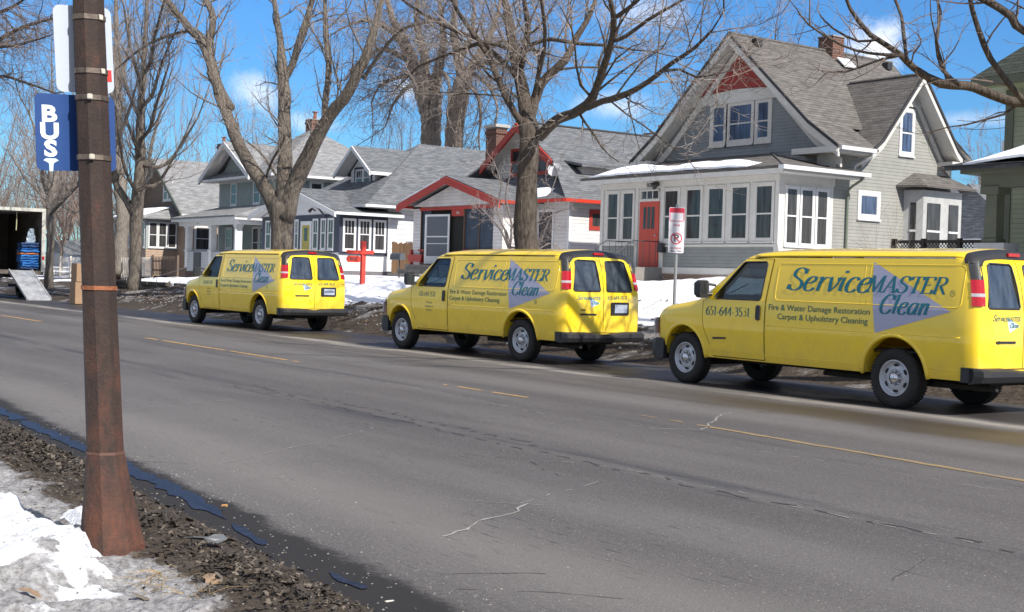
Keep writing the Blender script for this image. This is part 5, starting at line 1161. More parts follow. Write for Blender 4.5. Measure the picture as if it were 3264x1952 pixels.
# ----------------------------------------------------------------- NAVY-TRIMMED BUNGALOW
def house_navy():
    H = root('navy_trimmed_bungalow', (-54.9, 28, LAWN), 'white bungalow with navy window trim, yellow front door and one gabled dormer', 'house')
    W2 = mat('white_stucco', (.60, .60, .60), .7, var=.05, vscale=4); X0, X1 = -58.9, -50.95; F = fr('f', 27); G = fr('s', X1)
    M = MB(); M.box(X0, X1, 27, 29.4, 1.6, 4.1); gable_wall(M, [(X0, 4.1), (X1, 4.1), (-54.9, 5.15)], 27.0, .2); obj('porch_wall', M, W2, H)
    M = MB(); M.box(X0, X1, 27.02, 29.38, 1.2, 1.6); M.box(-59, -50.4, 29.4, 38, 1.2, 1.62); obj('foundation', M, mat('foundation_grey', (.13, .12, .13), .9, var=.15, vscale=3), H)
    M = MB(); bx(M, F, X0, X1, 2.38, 4.08, 0, .02); bx(M, G, 26.98, 29.4, 2.38, 4.08, 0, .02); bx(M, G, 26.98, 29.4, 2.30, 2.38, 0, .05); obj('navy_window_band', M, NAVY, H)
    F1 = fr('f', 26.98); G1 = fr('s', X1+.02)
    for u0, u1 in ((-58.4, -57.9), (-57.3, -56.8), (-56.2, -55.7), (-55.25, -54.98), (-53.42, -53.0), (-52.62, -52.25), (-51.95, -51.5)): window(H, F1, u0, u1, 2.56, 3.84, WHITE, PANE, tw=.06, split=3.25, cols=2)
    for u0, u1 in ((27.22, 27.72), (27.98, 28.48), (28.74, 29.24)): window(H, G1, u0, u1, 2.55, 3.82, WHITE, PANE, tw=.075, split=3.22, cols=3)
    D = MB(); bx(D, F1, -54.5, -53.72, 1.7, 3.62, 0, .03); d = obj('front_door', D, mat('yellow_door_paint', (.36, .31, .06), .5), H); g = MB(); bx(g, F1, -54.3, -53.95, 2.9, 3.5, .03, .036); obj('door_pane', g, PANE, d)
    D = MB(); bx(D, F1, -54.66, -54.5, 1.7, 3.8, 0, .04); bx(D, F1, -53.72, -53.56, 1.7, 3.8, 0, .04); bx(D, F1, -54.5, -53.72, 3.62, 3.8, 0, .04); obj('door_frame', D, WHITE, H)
    St = MB(); St.box(-55.2, -53.2, 25.9, 27.0, 1.1, 1.65); obj('stoop', St, MATS['stoop_concrete'], H)
    lt = MB(); lt.tube([F1(-53.3, 4.25, 0), F1(-53.3, 4.35, .15), F1(-53.3, 4.2, .3)], [.03, .05, .09], 8); obj('porch_lamp', lt, BLKP, H)
    M = MB(); M.slab([(-59.4, 26.5, 4.16), (-54.9, 26.5, 5.36), (-54.9, 31, 5.36), (-59.4, 31, 4.16)], .08); M.slab([(-50.45, 26.5, 4.16), (-50.45, 29.9, 4.16), (-54.9, 31.0, 5.36), (-54.9, 26.5, 5.36)], .081); pr = obj('porch_roof', M, SH_GREY, H)
    R1 = MB(); rakes(R1, [(-59.45, 4.12), (-54.9, 5.33), (-50.4, 4.12)], 26.44, 26.52, .22); rakes(R1, [(-59.3, 4.06), (-54.9, 5.24), (-50.5, 4.06)], 26.52, 27.0, .03); R1.box(-50.45, -50.35, 26.5, 29.9, 4.02, 4.14); obj('barge_board', R1, WHITE, H)
    br = MB()
    for u in (-57.4, -52.3): br.prism([F(u, 3.9, 0), F(u+.09, 3.9, 0), F(u+.09, 3.9, .45) if False else F(u+.09, 4.3, .42), F(u, 4.3, .42)], (0, 0, .08))
    obj('bracket', br, NAVY, H)
    M = MB(); M.box(-59, -50.9, 29.4, 38, 1.6, 4.6); obj('wall', M, siding('white_shake', (.58, .58, .58), .22), H)
    M = MB(); e = 4.55; xl, xr, yf, yb = -59.4, -50.4, 28.0, 42.5; rx0, ry0, ry1 = -54.9, 33.34, 38.2; rz = 7.9
    M.slab([(xl, yf, e), (xr, yf, e), (rx0, ry0, rz)], .08); M.slab([(xr, yf, e), (xr, yb, e), (rx0, ry1, rz), (rx0, ry0, rz)], .081); M.slab([(xl, yf, e), (rx0, ry0, rz), (rx0, ry1, rz), (xl, yb, e)], .082); M.slab([(xl, yb, e), (rx0, ry1, rz), (xr, yb, e)], .083); rf = obj('roof', M, SH_GREY, H)
    g = MB(); gutter(g, (-50.4, 28.0, 4.54), (-50.4, 38, 4.54)); g.box(-59.4, -50.3, 27.9, 28.0, 4.42, 4.54); obj('gutter', g, WHITE, rf)
    g = MB(); g.box(-51.0, -50.45, 28.1, 38, 4.40, 4.44); obj('soffit', g, WHITE, rf)
    # dormer
    dy = 30.05; M = MB(); gable_wall(M, [(-55.7, 5.35), (-53.35, 5.35), (-53.35, 6.35), (-54.53, 7.2), (-55.7, 6.35)], dy, 2.2); dm = obj('dormer', M, W2, H); Fd = fr('f', dy)
    B = MB(); bx(B, Fd, -55.35, -53.62, 5.5, 6.52, 0, .02); obj('window_surround', B, NAVY, dm); Fd2 = fr('f', dy-.02); window(dm, Fd2, -55.12, -54.52, 5.62, 6.36, WHITE, PANE, tw=.06, split=6.0, cols=3); window(dm, Fd2, -54.38, -53.8, 5.62, 6.36, WHITE, PANE, tw=.06, split=6.0, cols=3)
    M = MB(); M.slab([(-56.25, dy-.6, 6.22), (-54.53, dy-.6, 7.48), (-54.53, 33.4, 7.48), (-56.25, 32.0, 6.22)], .07); M.slab([(-52.8, dy-.6, 6.22), (-52.8, 31.6, 6.22), (-54.53, 33.4, 7.48), (-54.53, dy-.6, 7.48)], .071); dr = obj('dormer_roof', M, SH_GREY, dm)
    R1 = MB(); rakes(R1, [(-56.3, 6.2), (-54.53, 7.46), (-52.75, 6.2)], dy-.66, dy-.58, .20); rakes(R1, [(-56.2, 6.14), (-54.53, 7.36), (-52.85, 6.14)], dy-.58, dy, .03); R1.box(-52.85, -52.75, dy-.6, 31.6, 6.05, 6.2); obj('barge_board', R1, WHITE, dm)
house_navy()
# ----------------------------------------------------------------- TWO-STOREY GREEN HOUSE
def house_green2():
    H = root('two_storey_green_house', (-65.3, 29, 1.3), 'pale green two storey house with hipped grey roof behind the three-stemmed tree', 'house')
    GS = siding('green_siding', (.25, .29, .27), .12); X0, X1, Y0, Y1 = -69.05, -61.55, 29, 36.5; F = fr('f', Y0); G = fr('s', X1)
    M = MB(); M.box(X0, X1, Y0, Y1, 1.2, 6.4); obj('wall', M, GS, H)
    M = MB()
    for x in (X0-.01, X1-.12): M.box(x, x+.13, Y0-.012, Y0+.1, 1.3, 6.4)
    M.box(X0, X1, Y0-.03, Y0, 6.2, 6.42); M.box(X1, X1+.03, Y0-.03, Y1, 6.2, 6.42); obj('corner_board', M, WHITE, H)
    for u0, u1 in ((-67.35, -66.7), (-64.4, -63.7)): window(H, F, u0, u1, 5.05, 6.15, WHITE, PANE, tw=.1)
    window(H, G, 30.9, 31.5, 5.3, 6.1, WHITE, PANE, tw=.1); window(H, G, 33.1, 33.8, 5.3, 6.1, WHITE, PANE, tw=.1)
    window(H, F, -67.9, -67.2, 2.7, 3.7, WHITE, PANE, tw=.1); M = MB(); bx(M, F, -66.9, -66.1, 1.9, 3.8, 0, .03); obj('front_door', M, WHITE, H); window(H, F, -64.4, -63.75, 2.2, 3.7, WHITE, PANE, tw=.09); window(H, F, -63.5, -62.85, 2.2, 3.7, WHITE, PANE, tw=.09)
    M = MB(); e = 6.45; o = .55; a = (X0-o, Y0-o, e); b = (X1+o, Y0-o, e); c = (X1+o, Y1+o, e); d = (X0-o, Y1+o, e); ap = (-65.3, 32.75, 9.35)
    M.slab([a, b, ap], .08); M.slab([b, c, ap], .081); M.slab([c, d, ap], .082); M.slab([d, a, ap], .083); rf = obj('roof', M, SH_PALE, H)
    g = MB(); g.box(X0-o, X1+o, Y0-o-.08, Y0-o, e-.14, e-.01); g.box(X1+o, X1+o+.08, Y0-o, Y1+o, e-.14, e-.01); g.box(X0-.5, X1+.5, Y0-.5, Y0, e-.18, e-.14); g.box(X1, X1+.5, Y0, Y1, e-.18, e-.14); obj('gutter', g, WHITE, rf)
    # front left gable
    M = MB(); gable_wall(M, [(-69.05, 6.4), (-64.7, 6.4), (-66.87, 8.15)], 29.0, 2.4); obj('gable_wall', M, GS, H)
    M = MB(); M.slab([(-70.2, 28.3, 6.5), (-66.87, 28.3, 8.42), (-66.87, 32.2, 8.42), (-70.2, 30.5, 6.5)], .07); M.slab([(-63.55, 28.3, 6.5), (-63.55, 29.4, 6.5), (-66.87, 32.2, 8.42), (-66.87, 28.3, 8.42)], .071); obj('gable_roof', M, SH_PALE, rf)
    R1 = MB(); rakes(R1, [(-70.25, 6.48), (-66.87, 8.4), (-63.5, 6.48)], 28.22, 28.32, .28); rakes(R1, [(-70.1, 6.42), (-66.87, 8.28), (-63.6, 6.42)], 28.32, 29.0, .03); R1.box(-70.25, -68.9, 28.3, 29.1, 6.3, 6.44); obj('barge_board', R1, WHITE, H)
    # porch
    M = MB(); M.slab([(-69.6, 26.4, 4.22), (-60.9, 26.4, 4.22), (-61.8, 29, 4.95), (-68.7, 29, 4.95)], .08); M.slab([(-60.9, 26.4, 4.22), (-60.9, 29, 4.22), (-61.8, 29, 4.95)], .081); M.slab([(-69.6, 26.4, 4.22), (-68.7, 29, 4.95), (-69.6, 29, 4.22)], .082); pr = obj('porch_roof', M, SH_PALE, H)
    M = MB(); M.box(-69.55, -60.95, 26.45, 29, 4.0, 4.14); M.box(-69.3, -61.2, 26.8, 27.0, 3.78, 4.0); M.box(-61.35, -61.2, 27, 29, 3.78, 4.0); pb = obj('porch_beam', M, WHITE, H)
    nb = MB(); text_on(nb, '790', .13, lambda a, b: Vector((-66.6+a, 26.795, 3.9+b))); obj('house_number', nb, NAVY, pb)
    for x in (-68.3, -65.0, -61.75):
        M = MB(); M.box(x-.16, x+.16, 26.85, 27.15, 1.5, 3.78); M.box(x-.2, x+.2, 26.8, 27.2, 3.66, 3.78); M.box(x-.2, x+.2, 26.8, 27.2, 2.4, 2.5); obj('porch_column', M, WHITE, H)
    M = MB(); M.box(-68.3, -61.7, 26.9, 27.1, 1.35, 2.4); M.box(-61.85, -61.7, 27.1, 29, 1.35, 2.4); M.box(-68.35, -68.2, 27.1, 29, 1.35, 2.4); obj('porch_rail_wall', M, siding('pale_block', (.42, .43, .44), .14), H)
    M = MB(); M.box(-67.2, -66.3, 26.84, 26.9, 1.4, 2.35); obj('porch_gate', M, mat('dark_gate', (.06, .065, .07), .8), H)
    M = MB(); M.tube([(-61.0, 26.5, 4.1), (-61.3, 26.8, 3.9), (-61.55, 26.78, 3.7), (-61.55, 26.78, 1.6)], .045, 8); obj('downpipe', M, WHITE, H)
    chimney(H, -65.5, 33.0, .75, .75, 8.8, 9.85, pot=True)
house_green2()
# ----------------------------------------------------------------- TAN HOUSE
def house_tan():
    H = root('tan_house', (-77.8, 29, 1.1), 'tan clapboard house with pale grey roof, brick chimney and corner sun porch', 'house')
    TS = siding('tan_siding', (.36, .26, .19), .14); XR = -73.3; G = fr('s', XR); F = fr('f', 28.8)
    M = MB(); M.box(-82.3, XR, 28.8, 36, 1, 4.7); obj('wall', M, TS, H)
    M = MB(); gable_wall(M, [(-82.3, 4.7), (XR, 4.7), (-77.8, 7.9)], 28.8, 7.2); obj('gable_wall', M, mat('brown_shakes', (.14, .105, .08), .9, var=.15, vscale=5), H)
    M = MB(); M.slab([(-77.8, 28.3, 8.12), (-72.85, 28.3, 4.62), (-72.85, 36.5, 4.62), (-77.8, 36.5, 8.12)], .1); M.slab([(-77.8, 28.3, 8.12), (-77.8, 36.5, 8.12), (-82.75, 36.5, 4.62), (-82.75, 28.3, 4.62)], .101); rf = obj('roof', M, SH_PALE, H)
    R1 = MB(); rakes(R1, [(-82.8, 4.6), (-77.8, 8.1), (-72.8, 4.6)], 28.24, 28.32, .22); obj('barge_board', R1, mat('green_trim', (.10, .115, .095), .7), H)
    g = MB(); g.box(-72.85, -72.75, 28.3, 36.5, 4.5, 4.62); obj('gutter', g, WHITE, rf); v = MB(); v.box(-74.6, -74.3, 31.5, 31.9, 5.7, 5.95); obj('roof_vent', v, BLKP, rf)
    Fg = fr('f', 28.8); window(H, Fg, -77.0, -76.45, 5.6, 6.6, WHITE, PANE, tw=.1); window(H, Fg, -76.25, -75.7, 5.6, 6.6, WHITE, PANE, tw=.1)
    for u0, u1 in ((29.4, 30.3), (31.6, 32.4)): window(H, G, u0, u1, 2.6, 3.9, WHITE, PANE, tw=.1)
    # sun porch, its right wall faces the sun
    XP = -74.66; M = MB(); M.box(-80.5, XP, 26.9, 28.8, 1.0, 4.3); obj('porch_wall', M, TS, H); Gp = fr('s', XP); Fp = fr('f', 26.9)
    B = MB(); bx(B, Gp, 26.9, 28.8, 2.55, 4.3, 0, .015); bx(B, Fp, -80.5, XP, 2.55, 4.3, 0, .015); obj('porch_window_band', B, mat('green_grey_frame', (.30, .33, .33), .6), H)
    Gp = fr('s', XP+.015); Fp = fr('f', 26.885)
    for k in range(3): window(H, Gp, 27.08+k*.58, 27.54+k*.58, 2.68, 4.1, WHITE, PANE, tw=.05)
    for k in range(6): window(H, Fp, -80.2+k*.93, -79.55+k*.93, 2.68, 4.1, WHITE, PANE, tw=.06)
    M = MB(); M.slab([(-80.9, 26.4, 4.38), (-74.2, 26.4, 4.38), (-74.9, 28.8, 5.2), (-80.2, 28.8, 5.2)], .08); M.slab([(-74.2, 26.4, 4.38), (-74.2, 28.8, 4.38), (-74.9, 28.8, 5.2)], .081); obj('porch_roof', M, SH_PALE, H)
    lo = [(lerp(-80.4, -74.5, i/14), 26.5, 4.42) for i in range(15)]; hi = [(x, 28.2, 5.0) for x, y, z in lo]; tag(obj('roof_snow', blob_strip(lo, hi, .16, 12), SNOW, None, smooth=True), 'snow lying on the porch roof of the tan house', 'snow')
    chimney(H, -77.8, 32.9, .7, .6, 7.6, 9.3, pot=True)
house_tan()
# ----------------------------------------------------------------- GREEN HOUSE AT THE RIGHT EDGE
def house_green_right():
    H = root('olive_green_house', (-15, 29, LAWN), 'olive green house at the right edge with thick snow on its porch roof', 'house')
    GS = siding('olive_siding', (.225, .24, .155), .11); GD = mat('olive_trim', (.085, .09, .06), .6, var=.08, vscale=3); GL_ = mat('olive_light', (.26, .28, .15), .6)
    M = MB(); M.box(-20.1, -8, 29.3, 39, 1.2, 7.4); obj('wall', M, GS, H)
    M = MB(); M.box(-20.13, -19.9, 29.27, 29.45, 1.3, 7.4); obj('corner_board', M, GD, H)
    M = MB(); M.box(-19.4, -6, 26.5, 29.3, 4.28, 4.46); M.box(-19.0, -6, 26.75, 27.15, 3.95, 4.28); obj('porch_beam', M, GD, H); M = MB(); M.box(-19.1, -6, 27.15, 29.3, 4.2, 4.28); obj('porch_ceiling', M, GL_, H)
    M = MB(); M.slab([(-19.75, 26.25, 4.46), (-6, 26.25, 4.46), (-6, 29.3, 5.1), (-19.1, 29.3, 5.1)], .02); M.box(-19.7, -6, 26.3, 26.42, 4.36, 4.45); obj('porch_roof', M, shingle('dark_shingles', (.06, .065, .07), (.09, .095, .1)), H)
    for x in (-18.75, -14.8):
        M = MB(); M.prism([(x-.17, 26.8, 2.7), (x+.17, 26.8, 2.7), (x+.14, 26.82, 3.85), (x-.14, 26.82, 3.85)], (0, .3, 0)); M.box(x-.24, x+.24, 26.72, 27.18, 3.80, 3.98); M.box(x-.2, x+.2, 26.76, 27.14, 2.66, 2.76); obj('porch_column', M, GD, H)
    M = MB(); M.box(-19.1, -18.3, 26.7, 27.3, 1.3, 2.66); M.box(-18.3, -6, 26.8, 27.1, 1.3, 2.4); obj('porch_base', M, mat('base_block', (.33, .33, .33), .9, var=.12, vscale=4), H)
    lo = [(lerp(-19.2, -8, i/30), 26.32, 4.49) for i in range(31)]; hi = [(x, 28.9, 5.03) for x, y, z in lo]; tag(obj('roof_snow', blob_strip(lo, hi, .30, 15), SNOW, None, smooth=True), 'thick snow slab on the porch roof of the olive green house', 'snow')
    M = MB(); M.slab([(-20.7, 28.6, 6.9), (-6, 28.6, 6.9), (-6, 33, 11.0), (-16.3, 33, 11.0)], .1); M.slab([(-20.7, 28.6, 6.9), (-16.3, 33, 11.0), (-16.3, 36, 11.0), (-20.7, 39.5, 6.9)], .101); rf = obj('roof', M, shingle('green_roof', (.06, .07, .058), (.085, .095, .08)), H)
    M = MB(); M.box(-20.65, -6, 28.55, 28.7, 6.68, 6.88); M.box(-20.7, -20.55, 28.7, 39.5, 6.68, 6.88); obj('fascia', M, GD, rf); M = MB(); M.box(-20.55, -6, 28.7, 29.3, 6.62, 6.70); M.box(-20.55, -20.1, 29.3, 39, 6.62, 6.70); obj('soffit', M, GL_, rf)
    M = MB(); M.box(-20.25, -20.1, 29.35, 29.65, 5.05, 5.35); obj('wall_vent', M, WHITE, H)
    window(H, fr('f', 29.3), -17.4, -16.5, 2.6, 4.0, GD, PANE, tw=.1); window(H, fr('f', 29.3), -19.2, -18.6, 5.6, 6.5, GD, PANE, tw=.1)
house_green_right()
# ================================================================= TREES
def bark(name, c1, c2, sc=18, bmp=1.0):
    m = mat(name, c1, .95, spec=.15, col2=c2, vscale=sc, stretch=(1, 1, .22), detail=6)
    t, b, l = nodes(m); g = tnode(t, 'ShaderNodeNewGeometry'); mp = tnode(t, 'ShaderNodeMapping'); mp.inputs['Scale'].default_value = (1, 1, .16); l(g.outputs['Position'], mp.inputs[0])
    n = tnode(t, 'ShaderNodeTexNoise'); n.inputs['Scale'].default_value = sc*1.6; n.inputs['Detail'].default_value = 4; l(mp.outputs[0], n.inputs[0]); bp = tnode(t, 'ShaderNodeBump'); bp.inputs['Strength'].default_value = bmp; bp.inputs['Distance'].default_value = .04; l(n.outputs[0], bp.inputs['Height']); l(bp.outputs[0], b.inputs['Normal']); return m
BK_A = bark('bark_grey_brown', (.055, .045, .037), (.20, .17, .14)); BK_B = bark('bark_brown', (.045, .036, .029), (.13, .105, .085)); BK_C = bark('bark_pale', (.11, .095, .08), (.24, .21, .18)); BK_D = bark('bark_furrowed', (.08, .065, .055), (.30, .25, .21), 7)
TW_A = mat('twig_grey', (.15, .125, .11), .9, spec=.15, col2=(.31, .265, .235), vscale=2); TW_B = mat('twig_brown', (.12, .092, .078), .9, spec=.15, col2=(.24, .19, .165), vscale=1.5); TW_C = mat('twig_far', (.13, .098, .08), .95, spec=.1, col2=(.24, .185, .16), vscale=.4)
def ftube(M, pts, r0, r1, n=3):
    """quick tapering tube; points are Vectors"""
    b = len(M.v); k = len(pts); V = M.v; F = M.f
    d = pts[-1]-pts[0]; a = d.orthogonal().normalized(); c = d.cross(a).normalized()
    cs = [(math.cos(6.28318*j/n), math.sin(6.28318*j/n)) for j in range(n)]
    for i, p in enumerate(pts):
        r = r0+(r1-r0)*i/(k-1)
        for x, y in cs: q = p+a*(x*r)+c*(y*r); V.append((q.x, q.y, q.z))
    for i in range(k-1):
        o = b+i*n
        for j in range(n): q = (j+1) % n; F.append((o+j, o+q, o+n+q, o+n+j))
class Tree:
    def __init__(s, seed, up=.25, droop=0, ang=(30, 60), dens=1.0, tw=.0045, levels=3, lens=(2.6, 1.1, .42), zig=.16):
        s.r = random.Random(seed); s.B = MB(); s.T = MB(); s.up = up; s.droop = droop; s.ang = ang; s.dens = dens; s.tw = tw; s.levels = levels; s.lens = lens; s.zig = zig; s.count = 0
    def rv(s): r = s.r; return Vector((r.gauss(0, 1), r.gauss(0, 1), r.gauss(0, 1)))
    def shoot(s, p, d, r, L, lev):
        R = s.r; n = 5 if lev == 0 else (4 if lev == 1 else 3); pts = [p]; seg = L/n; dd = d.copy()
        for i in range(n):
            dd = (dd+s.rv()*s.zig+Vector((0, 0, s.up-s.droop*(i/n)*(1 if lev > 0 else .5)))*.28).normalized(); pts.append(pts[-1]+dd*seg)
        r1 = max(s.tw*.6, r*.28); M = s.B if r > .02 else s.T; ftube(M, pts, r, r1, 5 if r > .03 else (4 if r > .012 else 3)); s.count += 1
        if lev+1 >= s.levels+0: return
        Lc = s.lens[min(lev+1, len(s.lens)-1)]; step = Lc*.30/s.dens; t = L*.15
        while t < L:
            f = t/L*n; i = min(n-1, int(f)); q = pts[i].lerp(pts[i+1], f-i); ax = (pts[i+1]-pts[i]).normalized(); rr = lerp(r, r1, t/L)
            a = R_(R.uniform(*s.ang)); side_ = ax.orthogonal().normalized(); side_.rotate(Matrix.Rotation(R.uniform(0, 6.283), 3, ax)); cd = ax*math.cos(a)+side_*math.sin(a)
            s.shoot(q, cd, max(s.tw, min(rr*.6, .02 if lev else .05)), Lc*R.uniform(.5, 1.25)*(1-.45*t/L), lev+1); t += step*R.uniform(.6, 1.4)
        s.shoot(pts[-1], dd, r1, Lc*.8, lev+1)
    def limb(s, pts, rad, start=.25, scale=1.0, end=True, sides=10, spawn=True, rough=.06):
        """a big limb through measured points; side branches grow from it"""
        P = [Vector(p) for p in pts]; Q = []; Rr = []
        for i in range(len(P)-1):
            a = P[max(0, i-1)]; b = P[i]; c = P[i+1]; d = P[min(len(P)-1, i+2)]; k = max(2, int((c-b).length/.3))
            for j in range(k):
                t = j/k; q = .5*((2*b)+(c-a)*t+(2*a-5*b+4*c-d)*t*t+(3*b-a-3*c+d)*t**3); w = lerp(rad[i], rad[i+1], t); Q.append(q+s.rv()*w*rough); Rr.append(w*(1+s.r.uniform(-.05, .07)))
        Q.append(P[-1]); Rr.append(rad[-1]); s.B.tube(Q, Rr, sides, cap=True)
        if not spawn: return
        tot = sum((Q[i+1]-Q[i]).length for i in range(len(Q)-1)); acc = 0; nxt = tot*start; Lc = s.lens[0]*scale
        for i in range(len(Q)-1):
            l_ = (Q[i+1]-Q[i]).length
            while acc+l_ > nxt:
                f = (nxt-acc)/l_; q = Q[i].lerp(Q[i+1], f); ax = (Q[i+1]-Q[i]).normalized(); a = R_(s.r.uniform(*s.ang)); sd_ = ax.orthogonal().normalized(); sd_.rotate(Matrix.Rotation(s.r.uniform(0, 6.283), 3, ax))
                s.shoot(q, ax*math.cos(a)+sd_*math.sin(a), min(.034, max(.013, Rr[i]*.34)), Lc*s.r.uniform(.45, 1.25), 0); nxt += .42/s.dens*s.r.uniform(.6, 1.5)*max(.5, scale)
            acc += l_
        if end: s.shoot(Q[-1], (Q[-1]-Q[-2]).normalized(), rad[-1], Lc*1.1, 0)
    def build(s, name, label, cat, group, bm_, tm, base):
        P = root(name, base, label, cat, group); obj('trunk', s.B, bm_, P, smooth=True, fixn=False); obj('crown', s.T, tm, P, fixn=False); return P
def px(u, v, Y, w=None):
    p = atY(u, v, Y)
    if w is None: return p
    return w*DS/2/CF*((p-CAM).dot(FW))
def limb_px(T, pts, Y0, dy=0, **k):
    """pts: (u, v, width) in the 2482 wide survey; the depth runs from Y0 to Y0+dy along the limb"""
    n = len(pts)-1; W_ = [atY(u, v, Y0+dy*i/n) for i, (u, v, w) in enumerate(pts)]; R2 = [px(u, v, Y0+dy*i/n, w) for i, (u, v, w) in enumerate(pts)]; T.limb(W_, R2, **k)
GRP = 'bare street trees on the far verge'
# three-stemmed tree behind the farthest van
Y = 18.3; T = Tree(11, up=.35, dens=.85, lens=(2.2, .95, .42))
limb_px(T, [(684, 700, 64), (684, 640, 58), (683, 560, 55), (683, 508, 62), (687, 484, 50)], Y, spawn=False, sides=16, rough=.035)
limb_px(T, [(680, 540, 40), (664, 497, 38), (640, 450, 34), (590, 375, 31), (545, 265, 27), (497, 120, 22), (460, 70, 19), (405, 0, 15), (370, -60, 11)], Y, -1.2, start=.2)
limb_px(T, [(560, 262, 20), (537, 225, 22), (523, 185, 20), (509, 110, 19), (517, 45, 17), (499, 0, 13), (480, -60, 8)], Y-.5, .8, start=.2)
limb_px(T, [(688, 530, 44), (690, 460, 40), (690, 380, 34), (690, 290, 31), (688, 220, 30), (686, 180, 27), (680, 110, 18), (672, 50, 15), (664, 0, 11), (655, -60, 7)], Y, .9, start=.25)
limb_px(T, [(690, 190, 18), (707, 160, 18), (728, 95, 17), (745, 40, 14), (757, 0, 12), (770, -60, 8)], Y+.6, .6, start=.1)
limb_px(T, [(690, 535, 44), (704, 480, 42), (722, 430, 40), (760, 350, 36), (800, 282, 31), (845, 220, 27), (882, 150, 24), (902, 90, 20), (915, 40, 16), (935, -40, 10)], Y, 1.6, start=.3)
limb_px(T, [(788, 290, 16), (788, 255, 16), (797, 175, 15), (790, 90, 14), (788, 30, 11), (786, -40, 7)], Y+.6, .8, start=.15)
limb_px(T, [(497, 95, 11), (470, 75, 9), (400, 90, 7), (340, 120, 6), (280, 170, 4)], Y-.6, .5, start=.15, scale=.7)
limb_px(T, [(882, 190, 10), (930, 120, 9), (980, 70, 8), (1060, 50, 6)], Y+1.2, -.7, start=.1, scale=.8)
limb_px(T, [(640, 455, 7), (655, 400, 6), (690, 330, 5), (670, 290, 4)], Y, -.8, start=.2, scale=.5)
limb_px(T, [(684, 450, 6), (640, 380, 5), (600, 345, 4), (560, 320, 3)], Y, -1.0, start=.2, scale=.5)
T.build('street_tree', 'thick grey tree splitting into three stems behind the farthest yellow van', 'tree', GRP, BK_A, TW_A, (atY(684, 690, Y).x, Y, .6))
# spreading tree behind the middle van
c_ = lambda x, y, w: (836.4+.36765*x, .36765*y, w); T = Tree(23, up=.22, ang=(30, 65), dens=1.15, lens=(2.3, 1.0, .42))
limb_px(T, [(1278, 700, 64), (1276, 640, 58), (1274, 560, 57), (1276, 480, 53), (1280, 400, 50), (1284, 340, 50), (1280, 300, 46), (1276, 278, 34)], Y, spawn=False, sides=16, rough=.035)
limb_px(T, [(1272, 325, 22), (1262, 298, 18), c_(1120, 740, 16), c_(1060, 640, 17), c_(960, 400, 15), c_(920, 330, 13), c_(830, 200, 12), c_(730, 60, 9), c_(680, -60, 7)], Y, -1.5, start=.15)
limb_px(T, [(1281, 330, 44), (1277, 285, 38), c_(1180, 640, 34), c_(1150, 500, 30), c_(1110, 320, 26), c_(1085, 180, 24), c_(1065, 60, 19), c_(1030, -60, 12)], Y, .8, start=.2)
limb_px(T, [c_(1160, 440, 18), c_(1185, 320, 18), c_(1205, 200, 15), c_(1190, 60, 12), c_(1170, -60, 8)], Y+.2, -1.0, start=.1)
limb_px(T, [(1284, 310, 28), (1288, 275, 25), c_(1270, 600, 24), c_(1330, 510, 21), c_(1450, 400, 19), c_(1520, 260, 16), c_(1600, 130, 13), c_(1650, 0, 10), c_(1680, -80, 7)], Y, 2.0, start=.2)
limb_px(T, [c_(1245, 640, 11), c_(1290, 420, 12), c_(1320, 280, 10), c_(1310, 120, 9), c_(1285, -40, 6)], Y, -1.6, start=.25)
limb_px(T, [c_(1290, 900, 26), c_(1330, 850, 27), c_(1400, 790, 25), c_(1500, 750, 24), c_(1600, 690, 24), c_(1650, 600, 20), c_(1700, 460, 19), c_(1750, 300, 17), c_(1770, 180, 16), c_(1765, 80, 13), c_(1735, -40, 10)], Y, -2.2, start=.35)
limb_px(T, [c_(1600, 710, 15), c_(1700, 670, 16), c_(1800, 640, 16), c_(1920, 590, 14), c_(2050, 500, 12), c_(2150, 420, 11), c_(2300, 320, 9), c_(2420, 200, 6)], Y-1.2, -1.4, start=.2)
limb_px(T, [c_(1120, 500, 13), c_(1050, 420, 12), c_(980, 350, 11), c_(880, 270, 10), c_(720, 200, 10), c_(560, 120, 8), c_(430, 40, 6)], Y, -2.0, start=.1)
limb_px(T, [c_(1060, 320, 9), c_(930, 280, 10), c_(700, 350, 8), c_(480, 440, 5)], Y-.6, -1.0, start=.1, scale=.9)
limb_px(T, [c_(1215, 300, 10), c_(1350, 260, 10), c_(1550, 290, 9), c_(1730, 300, 7), c_(1900, 330, 5)], Y-.5, 1.0, start=.1, scale=.9)
limb_px(T, [c_(1770, 270, 10), c_(1850, 240, 10), c_(2000, 130, 9), c_(2120, 60, 7), c_(2300, -40, 5)], Y-2, .4, start=.1, scale=.9)
limb_px(T, [c_(1790, 110, 12), c_(1850, 70, 11), c_(1930, 0, 9), c_(1990, -70, 6)], Y-2.1, -.6, start=.1)
limb_px(T, [c_(2110, 470, 7), c_(2200, 460, 6), c_(2320, 510, 5), c_(2440, 490, 3)], Y-2.2, -.6, start=.05, scale=.45)
for e_ in ((-28.5, 14, 12.5), (-24, 13.5, 13), (-21, 15.5, 13), (-26.5, 21.5, 13), (-22, 20.5, 14)):
    a_ = Vector((-25.2, 18.1, 9.6)); b_ = Vector(e_); m_ = a_.lerp(b_, .5)+Vector((0, 0, .6)); T.limb([a_, m_, b_], [.12, .08, .04], start=.15, sides=6, scale=1.3)
T.build('street_tree', 'wide spreading bare tree with dark single trunk behind the middle yellow van', 'tree', GRP, BK_B, TW_A, (atY(1278, 690, Y).x, Y, .8))
